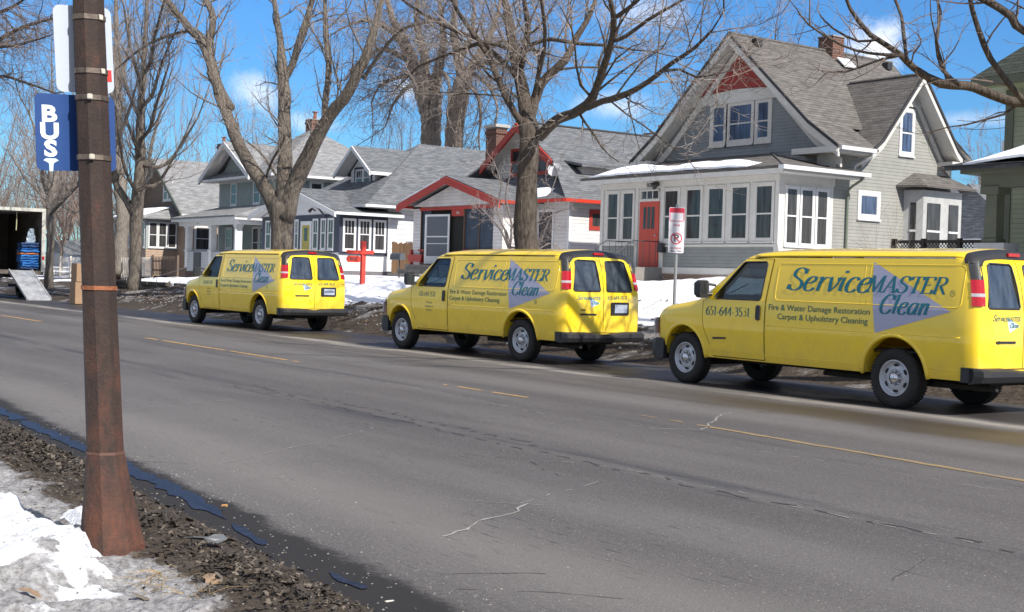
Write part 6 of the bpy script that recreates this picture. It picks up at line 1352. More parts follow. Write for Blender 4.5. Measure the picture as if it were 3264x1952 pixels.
# upright tree left, behind the rusty pole
T = Tree(37, up=.75, ang=(22, 45), dens=.9, lens=(2.4, 1.0, .4), zig=.12)
limb_px(T, [(326, 712, 34), (328, 660, 31), (330, 590, 30), (331, 520, 31), (338, 440, 28), (341, 380, 24), (340, 300, 20), (346, 200, 15), (352, 90, 11), (356, 0, 7), (358, -60, 5)], Y, .4, start=.28)
limb_px(T, [(325, 520, 20), (308, 490, 18), (286, 455, 15), (274, 425, 14), (270, 380, 10)], Y, -.8, start=.5)
for (a, b_, c1, d_, e_) in ((338, 420, 372, 330, 400), (342, 380, 310, 300, 280), (340, 340, 380, 250, 410), (340, 290, 300, 190, 285), (344, 260, 390, 160, 430), (346, 220, 315, 110, 300), (343, 400, 420, 380, 480), (347, 180, 375, 90, 400), (338, 450, 400, 420, 450), (336, 470, 300, 400, 285)):
    limb_px(T, [(a, b_, 10), ((a+c1)/2+4, (b_+d_)/2+16, 9), (c1, d_, 7), (e_, d_-95, 4)], Y+.2, T.r.uniform(-2, 2), start=.1, scale=.85, sides=7)
T.build('street_tree', 'upright bare tree with many rising branches just right of the rusty pole', 'tree', GRP, BK_A, TW_A, (atY(327, 705, Y).x, Y, .4))
T = Tree(41, up=.4, dens=.9, lens=(2.6, 1.1, .45))
limb_px(T, [(118, 704, 24), (120, 640, 19), (124, 560, 17), (122, 520, 18), (120, 470, 16)], Y, spawn=False, sides=10, rough=.04)
for pts, dy in (([(121, 485, 11), (105, 440, 9), (100, 380, 7), (80, 300, 5)], -1.5), ([(121, 490, 12), (135, 430, 10), (160, 360, 7), (170, 280, 5)], 1.5), ([(122, 500, 9), (98, 470, 8), (60, 430, 6), (30, 380, 4)], .5), ([(122, 520, 9), (150, 490, 8), (190, 450, 6)], -1), ([(120, 470, 11), (122, 400, 9), (130, 300, 6), (125, 200, 4)], 0)): limb_px(T, pts, Y, dy, start=.1, sides=7)
T.build('street_tree', 'slim pale bare tree between the box truck and the rusty pole', 'tree', GRP, BK_C, TW_A, (atY(118, 700, Y).x, Y, .3))
# grey trunk in the yard behind the pole
T = Tree(43, up=.4, dens=.8, lens=(2.4, 1.1, .45)); Yb = 23.5
limb_px(T, [(293, 668, 40), (292, 640, 36), (295, 560, 34), (298, 510, 32), (290, 440, 28), (286, 360, 22), (288, 260, 18), (284, 160, 14), (282, 60, 10), (280, -40, 7)], Yb, .5, start=.35)
for (u, v, u2, v2) in ((290, 420, 240, 300), (287, 330, 330, 210), (286, 270, 250, 150), (288, 220, 315, 90), (285, 170, 260, 60)): limb_px(T, [(u, v, 11), ((u+u2)/2, (v+v2)/2+12, 8), (u2, v2, 5)], Yb, T.r.uniform(-1, 1.5), start=.1, sides=7)
T.build('yard_tree', 'pale grey trunked tree standing in the yard right behind the rusty pole', 'tree', None, BK_C, TW_B, (atY(293, 668, Yb).x, Yb, .9))
# branch of a tree beyond the right edge, hanging over the olive house
T = Tree(53, up=.12, ang=(35, 70), dens=.46, lens=(1.5, .7, .3), tw=.0035); Yr = 15.5
limb_px(T, [(3050, 900, 80), (3040, 640, 70), (2980, 400, 62), (2800, 270, 50)], 18.3, -1.6, spawn=False, sides=14)
limb_px(T, [(2800, 270, 46), (2640, 255, 34), (2482, 250, 25), (2440, 243, 24), (2360, 212, 24), (2330, 207, 22), (2280, 203, 22), (2215, 165, 17), (2180, 130, 15), (2110, 85, 13), (2060, 20, 9), (2040, -40, 7)], Yr+1, -2.2, start=.35, scale=.8)
limb_px(T, [(2480, 245, 14), (2455, 215, 15), (2420, 170, 14), (2385, 110, 14), (2358, 30, 12), (2345, -40, 9)], Yr, -.8, start=.15, scale=.7)
limb_px(T, [(2700, 160, 34), (2600, 60, 28), (2482, 75, 22), (2450, 40, 20), (2400, 5, 18), (2360, -10, 15)], Yr, -.9, start=.1, scale=.7)
limb_px(T, [(2325, 205, 12), (2285, 170, 10), (2270, 100, 9), (2280, 30, 7), (2260, -30, 5)], Yr-.6, .9, start=.1, scale=.7)
limb_px(T, [(2198, 145, 9), (2190, 85, 9), (2185, 40, 8), (2165, -10, 7)], Yr-1, .6, start=.1, scale=.7)
limb_px(T, [(2185, 135, 9), (2110, 130, 7), (2040, 110, 6), (1960, 60, 5), (1930, 20, 3)], Yr-1, -.8, start=.1, scale=.6)
limb_px(T, [(2130, 95, 7), (2080, 100, 6), (2020, 70, 5), (1990, 40, 4)], Yr-1.2, .5, start=.1, scale=.55)
limb_px(T, [(2180, 135, 7), (2120, 150, 5), (2050, 175, 4), (1990, 172, 3)], Yr-1, .8, start=.1, scale=.5)
for e_ in ((-13.5, 13.2, 9.5), (-11, 12.3, 8.6), (-14.5, 16, 10.5), (-7, 13, 9.5), (-10, 20, 10.5), (-12, 15, 12), (-5, 17, 11), (-8.5, 18, 13)):
    a_ = Vector((-8.7, 17.9, 5.0)); b_ = Vector(e_); m_ = a_.lerp(b_, .5)+Vector((T.r.uniform(-.5, .5), T.r.uniform(-.5, .5), .7)); T.limb([a_, m_, b_], [.15, .09, .045], start=.2, sides=7, scale=1.5)
T.limb([Vector((-8.6, 18.3, 2.5)), Vector((-8.65, 18.1, 4.2)), Vector((-8.6, 18.2, 7.5)), Vector((-8.4, 18.3, 11))], [.34, .30, .2, .08], start=.5, sides=12, scale=1.4)
T.build('street_tree', 'dark bare limb reaching in at the top right over the olive green house', 'tree', GRP, BK_B, TW_B, (-8.6, 18.3, .6))
# branches entering at the top left
T = Tree(59, up=.1, ang=(30, 60), dens=.9, lens=(2.2, 1.0, .42)); Yl = 17.5
limb_px(T, [(-420, 700, 60), (-400, 500, 50), (-300, 300, 38), (-160, 190, 26)], Yl, -1, spawn=False, sides=12)
for pts, dy in (([(-160, 190, 22), (-60, 130, 15), (0, 95, 11), (60, 65, 9), (130, 45, 7), (210, 35, 4)], -1.5), ([(-160, 190, 20), (-80, 60, 14), (0, 30, 9), (50, 5, 6), (90, -30, 4)], .5), ([(-200, 220, 16), (-80, 200, 10), (0, 185, 7), (60, 200, 6), (130, 225, 4)], -1), ([(-100, 150, 12), (-30, 120, 9), (40, 110, 6), (110, 90, 4)], -2), ([(-160, 190, 16), (-60, 20, 10), (20, -20, 7)], -.5)): limb_px(T, pts, Yl-.8, dy, start=.15, sides=7, scale=.8)
T.build('street_tree', 'bare branches entering from the left edge above the box truck', 'tree', GRP, BK_B, TW_B, (atY(-420, 700, Yl).x, Yl, .3))
# two huge furrowed trunks far behind the bungalows
GR2 = 'tall old trees behind the bungalows'
for k, (tr, forks, seed, lab) in enumerate([
    ([(1046, 400, 52), (1045, 346, 48), (1044, 290, 50), (1040, 240, 60), (1030, 200, 66)], [[(1050, 215, 34), (1062, 170, 26), (1075, 110, 18), (1070, 40, 12), (1060, -40, 8)], [(1020, 205, 42), (1000, 150, 34), (975, 95, 24), (950, 40, 16), (930, -30, 10)], [(1030, 200, 28), (1028, 130, 22), (1010, 60, 16), (1015, -20, 10)], [(1000, 160, 16), (960, 130, 14), (920, 120, 10), (890, 140, 7)], [(985, 120, 14), (940, 70, 12), (890, 50, 8), (850, 60, 5)], [(1015, 205, 13), (985, 215, 10), (955, 250, 7), (940, 290, 4)], [(1005, 180, 12), (960, 190, 9), (920, 210, 6), (900, 250, 4)], [(1062, 170, 12), (1085, 190, 8), (1090, 240, 5)]], 61, 'left one of two giant furrowed trunks rising behind the navy trimmed bungalow'),
    ([(1100, 400, 46), (1100, 350, 44), (1104, 290, 48), (1115, 225, 46), (1125, 195, 44)], [[(1120, 205, 34), (1140, 170, 30), (1165, 130, 22), (1190, 80, 15), (1210, 20, 10)], [(1122, 200, 28), (1110, 140, 24), (1100, 70, 17), (1105, 0, 11), (1100, -50, 8)], [(1145, 165, 16), (1190, 150, 13), (1230, 165, 9), (1250, 190, 6)], [(1115, 150, 14), (1140, 90, 12), (1150, 30, 8)], [(1135, 200, 12), (1160, 240, 9), (1165, 290, 7), (1160, 330, 5)], [(1150, 180, 12), (1185, 210, 9), (1205, 260, 6), (1200, 300, 4)], [(1180, 120, 12), (1220, 100, 9), (1260, 120, 6)]], 67, 'right one of two giant furrowed trunks, beside the brick chimney of the red trimmed bungalow')]):
    T = Tree(seed, up=-.05, droop=1.1, ang=(30, 75), dens=1.1, lens=(4.6, 2.3, 1.0), tw=.010, zig=.2); Yg = 50
    limb_px(T, tr, Yg, spawn=False, sides=14, rough=.04)
    for f in forks: limb_px(T, f, Yg, T.r.uniform(-3, 3), start=.05, sides=8, scale=1.0)
    T.build('old_tree', lab, 'tree', GR2, BK_D, TW_B, (atY(tr[0][0], tr[0][1], Yg).x, Yg, 1.4))
# twiggy ornamental tree at the red bungalow
T = Tree(71, up=.35, ang=(30, 70), dens=.9, lens=(.75, .4, .2), tw=.004, zig=.3); Ys = 21.5
limb_px(T, [(1238, 660, 12), (1234, 600, 10), (1225, 560, 8)], Ys, spawn=False, sides=7)
for pts, dy in (([(1236, 610, 7), (1215, 560, 6), (1190, 530, 4), (1165, 505, 3)], .6), ([(1236, 600, 6), (1240, 540, 5), (1225, 480, 4), (1235, 430, 3)], -.6), ([(1236, 600, 7), (1300, 600, 5), (1320, 560, 5), (1340, 520, 4), (1380, 505, 3)], .4), ([(1300, 610, 5), (1330, 590, 4), (1355, 600, 3)], .6), ([(1225, 560, 5), (1205, 510, 4), (1215, 450, 3), (1200, 400, 2)], -.3), ([(1238, 560, 5), (1262, 520, 4), (1305, 540, 4), (1330, 480, 3), (1345, 440, 2)], .2)): limb_px(T, pts, Ys, dy, start=.1, sides=6)
T.build('ornamental_tree', 'small pale twiggy tree in front of the red trimmed bungalow, partly behind a trunk', 'tree', None, mat('pale_bark', (.17, .145, .13), .9), mat('pale_twig', (.20, .165, .15), .9), (atY(1238, 660, Ys).x, Ys, 1.4))
# shrubs
def shrub(name, label, x, y, z, h, n, seed, m, spread=.5):
    T = Tree(seed, up=.5, dens=.9, lens=(h, h*.45, h*.2), tw=.004, zig=.22, levels=2); R = T.r
    for k in range(n):
        a = R.uniform(0, 6.28); T.shoot(Vector((x+R.uniform(-.1, .1), y+R.uniform(-.1, .1), z)), Vector((math.cos(a)*spread, math.sin(a)*spread, 1)).normalized(), .011, h*R.uniform(.6, 1), 0)
    T.B.join(T.T); tag(obj(name, T.B, m, fixn=False), label, 'shrub')
p = atY(1150, 690, 24.5); shrub('shrub', 'bare brown shrub at the corner of the navy trimmed bungalow', p.x, 24.5, 1.4, .55, 20, 5, TW_A, 1.0)
p = atY(2180, 640, 22.5); shrub('shrub', 'leafless bush before the square window of the grey house', p.x-.3, 22.5, 1.4, 1.9, 9, 6, TW_B, .7)
p = atY(1900, 640, 22.0); shrub('shrub', 'thin bare shrub below the porch windows of the grey house', p.x, 22, 1.4, .9, 9, 7, TW_A, .8)
# backyard trees seen between and over the houses (each its own)
def simple_tree(u, v0, Yd, h, seed, label, m1=BK_B, m2=TW_C, group='bare trees beyond the houses', n=7, spread=.5, tw=.012, lens=(3.0, 1.5, .7), fork=.3, dens=.5, x=None):
    T = Tree(seed, up=.35, ang=(25, 55), dens=dens, lens=lens, tw=tw); R = T.r; b = Vector((x if x is not None else atY(u, v0, Yd).x, Yd, 1.2)); top = b+Vector((R.uniform(-.3, .3), 0, h*fork)); r = h*.016
    T.limb([b, b.lerp(top, .5)+Vector((R.uniform(-.1, .1), 0, 0)), top], [r*1.2, r, r*.9], spawn=False, sides=7)
    for k in range(n):
        a = R.uniform(0, 6.283); e = top+Vector((math.cos(a)*h*spread*R.uniform(.2, .6), math.sin(a)*h*spread*R.uniform(.2, .6), h*(1-fork)*R.uniform(.6, 1))); md = top.lerp(e, .5)+Vector((math.cos(a)*h*.06, math.sin(a)*h*.06, -h*.02)); T.limb([top-Vector((0, 0, .2)), md, e], [r*.55, r*.35, r*.12], start=.15, sides=5)
    return T.build('bare_tree', label, 'tree', group, m1, m2, b)
simple_tree(2385, 600, 80, 10, 81, 'faint bare tree between the grey house and the olive green house', n=6, dens=.45)
simple_tree(930, 600, 62, 15, 82, 'slender bare tree standing left of the two giant trunks', n=6, spread=.4)
simple_tree(1580, 600, 75, 13, 83, 'bare tree behind the ridge of the red trimmed bungalow', n=6)
simple_tree(1940, 600, 80, 22, 84, 'tall thin bare tree behind the roof of the grey house', n=6, spread=.35)
# the wood closing the street on the left: one far mass
WOOD = MB(); WB = MB(); rnd = random.Random(99)
for k in range(44):
    Yd = rnd.uniform(30, 75); u = rnd.uniform(-140, 420) if k < 36 else rnd.uniform(420, 560); X = atY(u, 650, Yd).x
    if X > -92: X -= 26
    T = Tree(200+k, up=.5, ang=(22, 55), dens=.30, lens=(3.4, 1.9, .9), tw=.02); h = rnd.uniform(10, 17)*(1.0 if k < 36 else .8); b = Vector((X, Yd, .8)); top = b+Vector((0, 0, h*.22)); r = h*.013
    T.limb([b, top], [r, r*.9], spawn=False, sides=5)
    for q in range(7):
        a = rnd.uniform(0, 6.283); e = top+Vector((math.cos(a)*h*rnd.uniform(.08, .32), math.sin(a)*h*rnd.uniform(.08, .32), h*.72*rnd.uniform(.5, 1))); T.limb([top, top.lerp(e, .5)+Vector((0, 0, -.3)), e], [r*.5, r*.3, r*.1], start=.1, sides=4)
    WB.join(T.B); WOOD.join(T.T)
WB.join(WOOD); o = obj('woodland', WB, TW_C, fixn=False); tag(o, 'dense brown bare woodland closing the street on the left', 'wood', kind='stuff')
# ================================================================= STREET FURNITURE AND SMALL THINGS
# ---- rusty pole
RUST = mat('rusty_steel', (.055, .032, .024), .8, spec=.3, bump=.25, bscale=60); t, b, l = nodes(RUST)
g = tnode(t, 'ShaderNodeNewGeometry'); s = tnode(t, 'ShaderNodeSeparateXYZ'); l(g.outputs['Position'], s.inputs[0])
n = tnode(t, 'ShaderNodeTexNoise'); n.inputs['Scale'].default_value = 9; n.inputs['Detail'].default_value = 8; n.inputs['Roughness'].default_value = .75; mp = tnode(t, 'ShaderNodeMapping'); mp.inputs['Scale'].default_value = (1, 1, .45); l(g.outputs['Position'], mp.inputs[0]); l(mp.outputs[0], n.inputs[0])
ad = tnode(t, 'ShaderNodeMapRange'); l(s.outputs[2], ad.inputs[0]); ad.inputs[1].default_value = .1; ad.inputs[2].default_value = 1.3; ad.inputs[3].default_value = .17; ad.inputs[4].default_value = -.02
sm_ = tnode(t, 'ShaderNodeMath', operation='ADD'); l(n.outputs[0], sm_.inputs[0]); l(ad.outputs[0], sm_.inputs[1])
r = tnode(t, 'ShaderNodeValToRGB'); l(sm_.outputs[0], r.inputs[0]); e = r.color_ramp.elements; e[0].position = .36; e[0].color = (.030, .021, .018, 1); e[1].position = .86; e[1].color = (.15, .055, .032, 1); q = e.new(.52); q.color = (.044, .029, .024, 1); q = e.new(.68); q.color = (.085, .040, .028, 1)
l(r.outputs[0], b.inputs['Base Color'])
base = atZ(268, 1322, .14); fh = Vector((FW.x, FW.y, 0)).normalized()
def onp(u, v): d = ray(u, v); return CAM+d*((base-CAM).dot(fh)/d.dot(fh))
PB, PW, PT = onp(272, 1318), onp(255, 1095), onp(214, 0); ax_ = (PT-PW).normalized(); PT2 = PT+ax_*2.2
zd = (base-CAM).dot(FW); ppm = CF/DS/zd
def octo(c, r, rot=.2, ax=Vector((0, 0, 1))):
    a = ax.orthogonal().normalized(); b_ = ax.cross(a); return [c+(a*math.cos(rot+k*math.pi/4)+b_*math.sin(rot+k*math.pi/4))*r for k in range(8)]
POLE = root('bus_stop_pole', PB, 'rusty brown octagonal steel pole with flared base beside the near gutter', 'pole')
M = MB(); rows = [octo(PW-ax_*.005, 45/ppm), octo(PW.lerp(PT, .33), 41.5/ppm), octo(PT, 37.5/ppm), octo(PT2, 34/ppm)]; M.grid([r_+[r_[0]] for r_ in rows]); obj('shaft', M, RUST, POLE)
M = MB(); rows = [octo(PB-Vector((0, 0, .25)), 86/ppm), octo(PB, 79/ppm), octo(PB.lerp(PW, .5), 61/ppm), octo(PW, 46.5/ppm)]; M.grid([r_+[r_[0]] for r_ in rows]); obj('flared_base', M, RUST, POLE)
M = MB(); rows = [octo(PW-ax_*.008, 47.5/ppm), octo(PW+ax_*.006, 46.5/ppm)]; M.grid([r_+[r_[0]] for r_ in rows]); obj('weld_seam', M, mat('weld', (.10, .045, .03), .7), POLE)
pt = mat('orange_rust', (.25, .085, .035), .8, var=.4, vscale=25)
def polept(v): 
    q = onp(lerp(214, 255, v/1095), v); return q
M = MB(); c0, c1 = polept(693), polept(703); rr = 43/ppm; rows = [octo(c0, rr+.0012), octo(c1, rr+.0014)]; k0 = 0; M.grid([r_+[r_[0]] for r_ in rows]); obj('rust_band', M, pt, POLE)
BAND = mat('band_steel', (.13, .10, .08), .5, metal=.5, var=.4, vscale=25)
for i, v in enumerate((46, 176, 240, 384)):
    c = polept(v); rr = lerp(37.5, 45, v/1095)/ppm; M = MB(); rows = [octo(c-ax_*.013, rr+.002), octo(c-ax_*.012, rr+.005), octo(c+ax_*.012, rr+.005), octo(c+ax_*.013, rr+.002)]; M.grid([r_+[r_[0]] for r_ in rows]); cl = obj('clamp_band', M, BAND, POLE)
    M = MB(); side_ = RT*(.018 if i > 1 else rr*.85) - fh*(rr*.98+.012 if i > 1 else rr*.45); k_ = c+side_; M.box(k_.x-.007, k_.x+.007, k_.y-.013, k_.y+.013, k_.z-.013, k_.z+.013); obj('buckle', M, mat('buckle_steel', (.5, .46, .38), .5, metal=.5), cl, bevel=.003)
# ---- signs fixed to the back of the pole
def sign_plane(): 
    n_ = Vector((1, .04, 0)).normalized(); c = polept(320)-n_*(38/ppm+.02); return c, n_
SCc, SN = sign_plane(); SU = Vector((-SN.y, SN.x, 0)); 
def onsign(u, v, o=0): d = ray(u, v); c = SCc+SN*o; return CAM+d*((c-CAM).dot(SN)/d.dot(SN))
def plate(u0, v0, u1, v1, skew, rad, o, th, name, m, P=None):
    # rounded plate: corners in picture survey units, laid in the sign's own plane
    A = onsign(u0, v0, o); B_ = onsign(u1, v0+11, o); C_ = onsign(u0+skew, v1, o); ex = (B_-A); w = ex.length; ex.normalize(); ez = (C_-A); ez = (ez-ex*ez.dot(ex)); h = ez.length; ez.normalize()
    pts = []
    for cx, cz, a0 in ((w-rad, rad, -90), (w-rad, h-rad, 0), (rad, h-rad, 90), (rad, rad, 180)):
        for k in range(6): a = R_(a0+18*k); pts.append(A+ex*(cx+rad*math.cos(a))+ez*(cz+rad*math.sin(a)))
    M = MB().prism(pts, -SN*th); o_ = obj(name, M, m, P); return o_, A, ex, ez, w, h
BLUE = mat('sign_blue', (.018, .055, .19), .35, var=.08, vscale=5)
BS = root('bus_stop_sign', SCc, 'dark blue rounded sign reading BUS strapped to the rusty pole', 'sign')
_, A, ex, ez, w, h = plate(83, 225, 277, 413, 9, .03, 0, .003, 'panel', BLUE, BS)
wl = mat('sign_white', (.75, .78, .82), .4)
for ch, u, v in (('B', 118, 277.5), ('U', 120, 320), ('S', 122.5, 362)):
    c = onsign(u, v, .0); M = MB(); text_on(M, ch, .108, lambda a, b_: c+ex*a-ez*b_+SN*.0015, bold=.0045, sx=1.25); obj('letter', M, wl, BS)
M = MB(); c = onsign(124, 398, .0015)
M.poly([c+ex*a-ez*b_ for a, b_ in [(-.038, .018), (-.024, .028), (.024, .028), (.038, .018), (.022, .010), (.012, .002), (.009, -.035), (-.009, -.035), (-.010, .002), (-.02, .010)]]); obj('emblem', M, mat('emblem_pale', (.5, .62, .72), .5), BS)
WS_ = root('blank_sign', SCc+Vector((0, 0, .6)), 'white blank rounded sign strapped above the blue sign on the rusty pole', 'sign')
PALE = mat('sign_pale', (.44, .48, .55), .4, bump=.05)
_, A2, ex2, ez2, w2, h2 = plate(127, 10, 268, 222, 5, .035, .012, .003, 'panel', PALE, WS_)
c = onsign(262, 183, .014); M = MB(); M.poly([c+ex2*a-ez2*b_ for a, b_ in [(-.045, .035), (.018, .035), (.018, -.032), (-.045, -.032)]]); rl_ = obj('red_label', M, mat('label_red', (.62, .03, .02), .5), WS_)
M = MB(); M.poly([c+ex2*a-ez2*b_+SN*.001 for a, b_ in [(-.045, .035), (.018, .035), (.018, .026), (-.045, .026)]]); M.poly([c+ex2*a-ez2*b_+SN*.001 for a, b_ in [(-.02, .01), (-.004, .0), (-.004, -.004), (-.02, -.004)]]); obj('label_print', M, wl, rl_)
# ---- no parking sign across the street
SP = atY(1630, 700, 17.4); NP = root('no_parking_sign', (SP.x, 17.4, .6), 'two stacked white and red no parking plates on a thin galvanised post', 'sign')
M = MB(); M.tube([(SP.x, 17.45, .4), (SP.x+.02, 17.45, 2.1)], .032, 10); M.box(SP.x-.015, SP.x+.035, 17.43, 17.46, 2.1, 3.05); obj('post', M, mat('galvanised', (.34, .35, .36), .4, metal=.6), NP)
# the plates face the traffic to the right
nn = Vector((.86, -.5, 0)).normalized(); ux = Vector((-nn.y, nn.x, 0)); pc = Vector((SP.x+.03, 17.42, 0))
def npl(cz, hh, ww, name, m, o=.0, rad=.03):
    M = MB(); pts = []
    for cx, cz2, a0 in ((ww/2-rad, hh/2-rad, 0), (-ww/2+rad, hh/2-rad, 90), (-ww/2+rad, -hh/2+rad, 180), (ww/2-rad, -hh/2+rad, 270)):
        for k in range(5): a = R_(a0+22.5*k); pts.append(pc+nn*(.03+o)+ux*(cx+rad*math.cos(a))+Vector((0, 0, cz+cz2+rad*math.sin(a))))
    M.prism(pts, -nn*.004); return obj(name, M, m, NP)
WP = mat('sign_face', (.62, .60, .64), .5); RP = mat('sign_red', (.50, .02, .05), .5)
z1, z2 = 2.76, 2.32; npl(z1, .45, .31, 'upper_panel', WP); npl(z2, .45, .31, 'lower_panel', WP)
def nl(pts, m, name, o): M = MB(); M.poly([pc+nn*o+ux*a+Vector((0, 0, c_)) for a, c_ in pts]); return obj(name, M, m, NP)
nl([(-.15, z1+.12), (.15, z1+.12), (.15, z1+.2), (.13, z1+.215), (-.13, z1+.215), (-.15, z1+.2)], RP, 'red_header', .0315)
for a, b_ in ((-.15, -.125), (.125, .15)): nl([(a, z1-.02), (b_, z1-.02), (b_, z1+.12), (a, z1+.12)], mat('sign_pink', (.6, .2, .26), .5), 'red_border', .0316)
for i, (s_, cz, sz, m) in enumerate((('SNOW', z1+.165, .06, WP), ('EMERGENCY', z1+.085, .045, RP), ('NO PARKING', z1+.03, .042, RP), ('TOW AWAY', z1-.045, .05, RP), ('ZONE', z1-.125, .05, RP), ('NO PARKING', z2-.13, .035, RP), ('2am - 7am', z2-.185, .05, mat('sign_ink', (.04, .04, .05), .5)))):
    if i in (0, 1, 2): 
        if i == 0: continue
    M = MB(); text_on(M, s_, sz, lambda a, b_: pc+nn*.0325+ux*(-a if False else a)+Vector((0, 0, cz+b_)), bold=.0008); 
    if i >= 3: obj('lettering', M, m, NP)
M = MB(); cc = pc+nn*.032+Vector((0, 0, z2+.06)); ro, ri = .115, .095
M.grid([[cc+ux*(r_*math.cos(a))+Vector((0, 0, r_*math.sin(a))) for a in [2*math.pi*k/32 for k in range(33)]] for r_ in (ri, ro)]); M.poly([cc+nn*.0012+ux*a+Vector((0, 0, b_)) for a, b_ in [(-.078, .062), (-.062, .078), (.078, -.062), (.062, -.078)]]); obj('prohibition_ring', M, RP, NP)
M = MB(); text_on(M, 'P', .20, lambda a, b_: cc+ux*a+Vector((0, 0, b_))+nn*.0004, bold=.004); obj('letter_P', M, MATS['sign_ink'], NP)
# ---- red cross post with a house number
CP = atY(878, 686, 19.6); cx = CP.x; CPn = root('red_sign_post', (cx, 19.6, 1.05), 'bright red wooden cross shaped post with hanging number plate in the snow', 'sign post')
RW = mat('red_wood', (.62, .055, .035), .55, var=.1, vscale=4); M = MB(); M.box(cx-.06, cx+.06, 19.54, 19.67, .7, 2.5); obj('post', M, RW, CPn)
ud = Vector((.58, .81, 0)).normalized(); M = MB(); fn_ = Vector((.81, -.58, 0)); c = Vector((cx, 19.6, 2.16))+fn_*.09
pts = [(-.52, .0), (-.46, .07), (-.40, .05), (.27, .05), (.31, .07), (.36, .0), (.31, -.07), (.27, -.055), (-.40, -.06), (-.46, -.05)]; M.prism([c+ud*a+Vector((0, 0, b_)) for a, b_ in pts], -fn_*.05); obj('arm', M, RW, CPn)
M = MB(); pc2 = c+ud*(-.28)+Vector((0, 0, -.22)); pts = [(-.22, .04), (-.17, .10), (.17, .10), (.22, .04), (.22, -.04), (.17, -.10), (-.17, -.10), (-.22, -.04)]; M.prism([pc2+ud*a+Vector((0, 0, b_)) for a, b_ in pts], -fn_*.03); hp = obj('number_plate', M, RW, CPn)
M = MB(); text_on(M, '800', .15, lambda a, b_: pc2+ud*a+Vector((0, 0, b_))+fn_*.004, bold=.003); obj('house_number', M, mat('number_dark', (.06, .03, .03), .6), hp)
M = MB()
for a in (-.12, .12): M.tube([pc2+ud*a+Vector((0, 0, .10)), pc2+ud*a+Vector((0, 0, .16))], .006, 5)
obj('hanger_chain', M, BLKP, hp)
# ---- kerbside letter box
LB = atY(966, 640, 21.0); MBx = root('letter_box', (LB.x, 21, 1.4), 'grey round topped letter box on a thin metal post in the snow', 'letter box'); M = MB(); M.tube([(LB.x+.05, 21, 1.0), (LB.x+.05, 21, 1.98)], .02, 6); obj('post', M, BLKP, MBx)
M = MB(); pr = [(-.1, 0), (.1, 0), (.1, .13), (.07, .19), (0, .215), (-.07, .19), (-.1, .13)]; M.prism([(LB.x-.38, 21+a, 1.97+b_) for a, b_ in pr], (.62, 0, 0)); obj('box', M, mat('box_grey', (.10, .105, .12), .4, metal=.3), MBx)
# ---- fences
def picket(label, p0, p1, z0, z1, m, n, name='picket_fence', pw_=.075, gap_post=6, point=True):
    P = root(name, (p0[0], p0[1], z0), label, 'fence'); a = Vector((*p0, 0)); b_ = Vector((*p1, 0)); d = (b_-a).normalized(); nr = Vector((-d.y, d.x, 0))*.02; L_ = (b_-a).length
    M = MB()
    for k in range(n):
        s_ = L_*(k+.5)/n; c = a+d*s_; q = [(-pw_/2, 0), (pw_/2, 0), (pw_/2, z1-z0-.07), (0, z1-z0), (-pw_/2, z1-z0-.07)]
        for_ = [c+d*u+Vector((0, 0, z0+v)) for u, v in q]; M.prism(for_, nr)
    obj('pickets', M, m, P)
    for zz in (z0+.22, z1-.28): M = MB(); M.prism([a+nr*1.1+Vector((0, 0, zz)), b_+nr*1.1+Vector((0, 0, zz)), b_+nr*1.1+Vector((0, 0, zz+.07)), a+nr*1.1+Vector((0, 0, zz+.07))], nr*1.5); obj('rail', M, m, P)
    k = max(1, int(L_/2.4))
    for i in range(k+1): c = a+d*(L_*i/k)+nr*3; M = MB(); M.box(c.x-.05, c.x+.05, c.y-.05, c.y+.05, z0-.3, z1+.06); obj('fence_post', M, m, P)
PWt = mat('picket_white', (.52, .48, .43), .8, var=.15, vscale=5); PBr = mat('picket_dark', (.11, .075, .055), .8, var=.2, vscale=5)
picket('weathered white picket fence running across the yard left of the rusty pole', (atY(60, 640, 24).x, 24.4), (atY(345, 640, 24).x, 23.4), .72, 1.95, PWt, 70)
picket('white picket fence beside the tan house, left of the dark one', (atY(342, 640, 24).x, 23.6), (atY(384, 640, 24).x, 23.6), 1.0, 2.0, PWt, 14)
picket('short dark brown picket fence in front of the two storey green house', (atY(386, 640, 24).x, 23.6), (atY(447, 640, 24).x, 23.6), 1.1, 2.05, PBr, 17)
WF = root('wood_fence', (-50, 29.3, 1.5), 'tan upright board fence between the navy and the red trimmed bungalows', 'fence'); M = MB(); x = -50.3
k = 0
while x < -45.3: M.box(x, x+.135, 29.28+.006*(k % 2), 29.31, 1.3, 2.85+.03*(k % 3)); x += .142; k += 1
obj('boards', M, mat('cedar_boards', (.34, .19, .09), .8, var=.25, vscale=3, stretch=(1, 1, .15)), WF); M = MB(); M.box(-50.35, -50.2, 29.3, 29.42, 1.2, 2.95); obj('fence_post', M, mat('fence_post_wood', (.2, .12, .07), .8), WF)
LF = root('lattice_fence', (-21, 28.6, 1.5), 'dark brown lattice topped fence between the grey and olive green houses', 'fence'); DB = mat('dark_fence', (.035, .025, .02), .8); M = MB(); M.box(-22.6, -17.6, 28.6, 28.64, 1.4, 2.40); M.box(-22.6, -17.6, 28.58, 28.66, 2.74, 2.82)
obj('panel', M, DB, LF)
for x in (-22.6, -21.65, -20.55, -19.6, -18.5, -17.6): M = MB(); M.box(x-.05, x+.05, 28.56, 28.68, 1.3, 2.86); obj('fence_post', M, DB, LF)
M = MB()
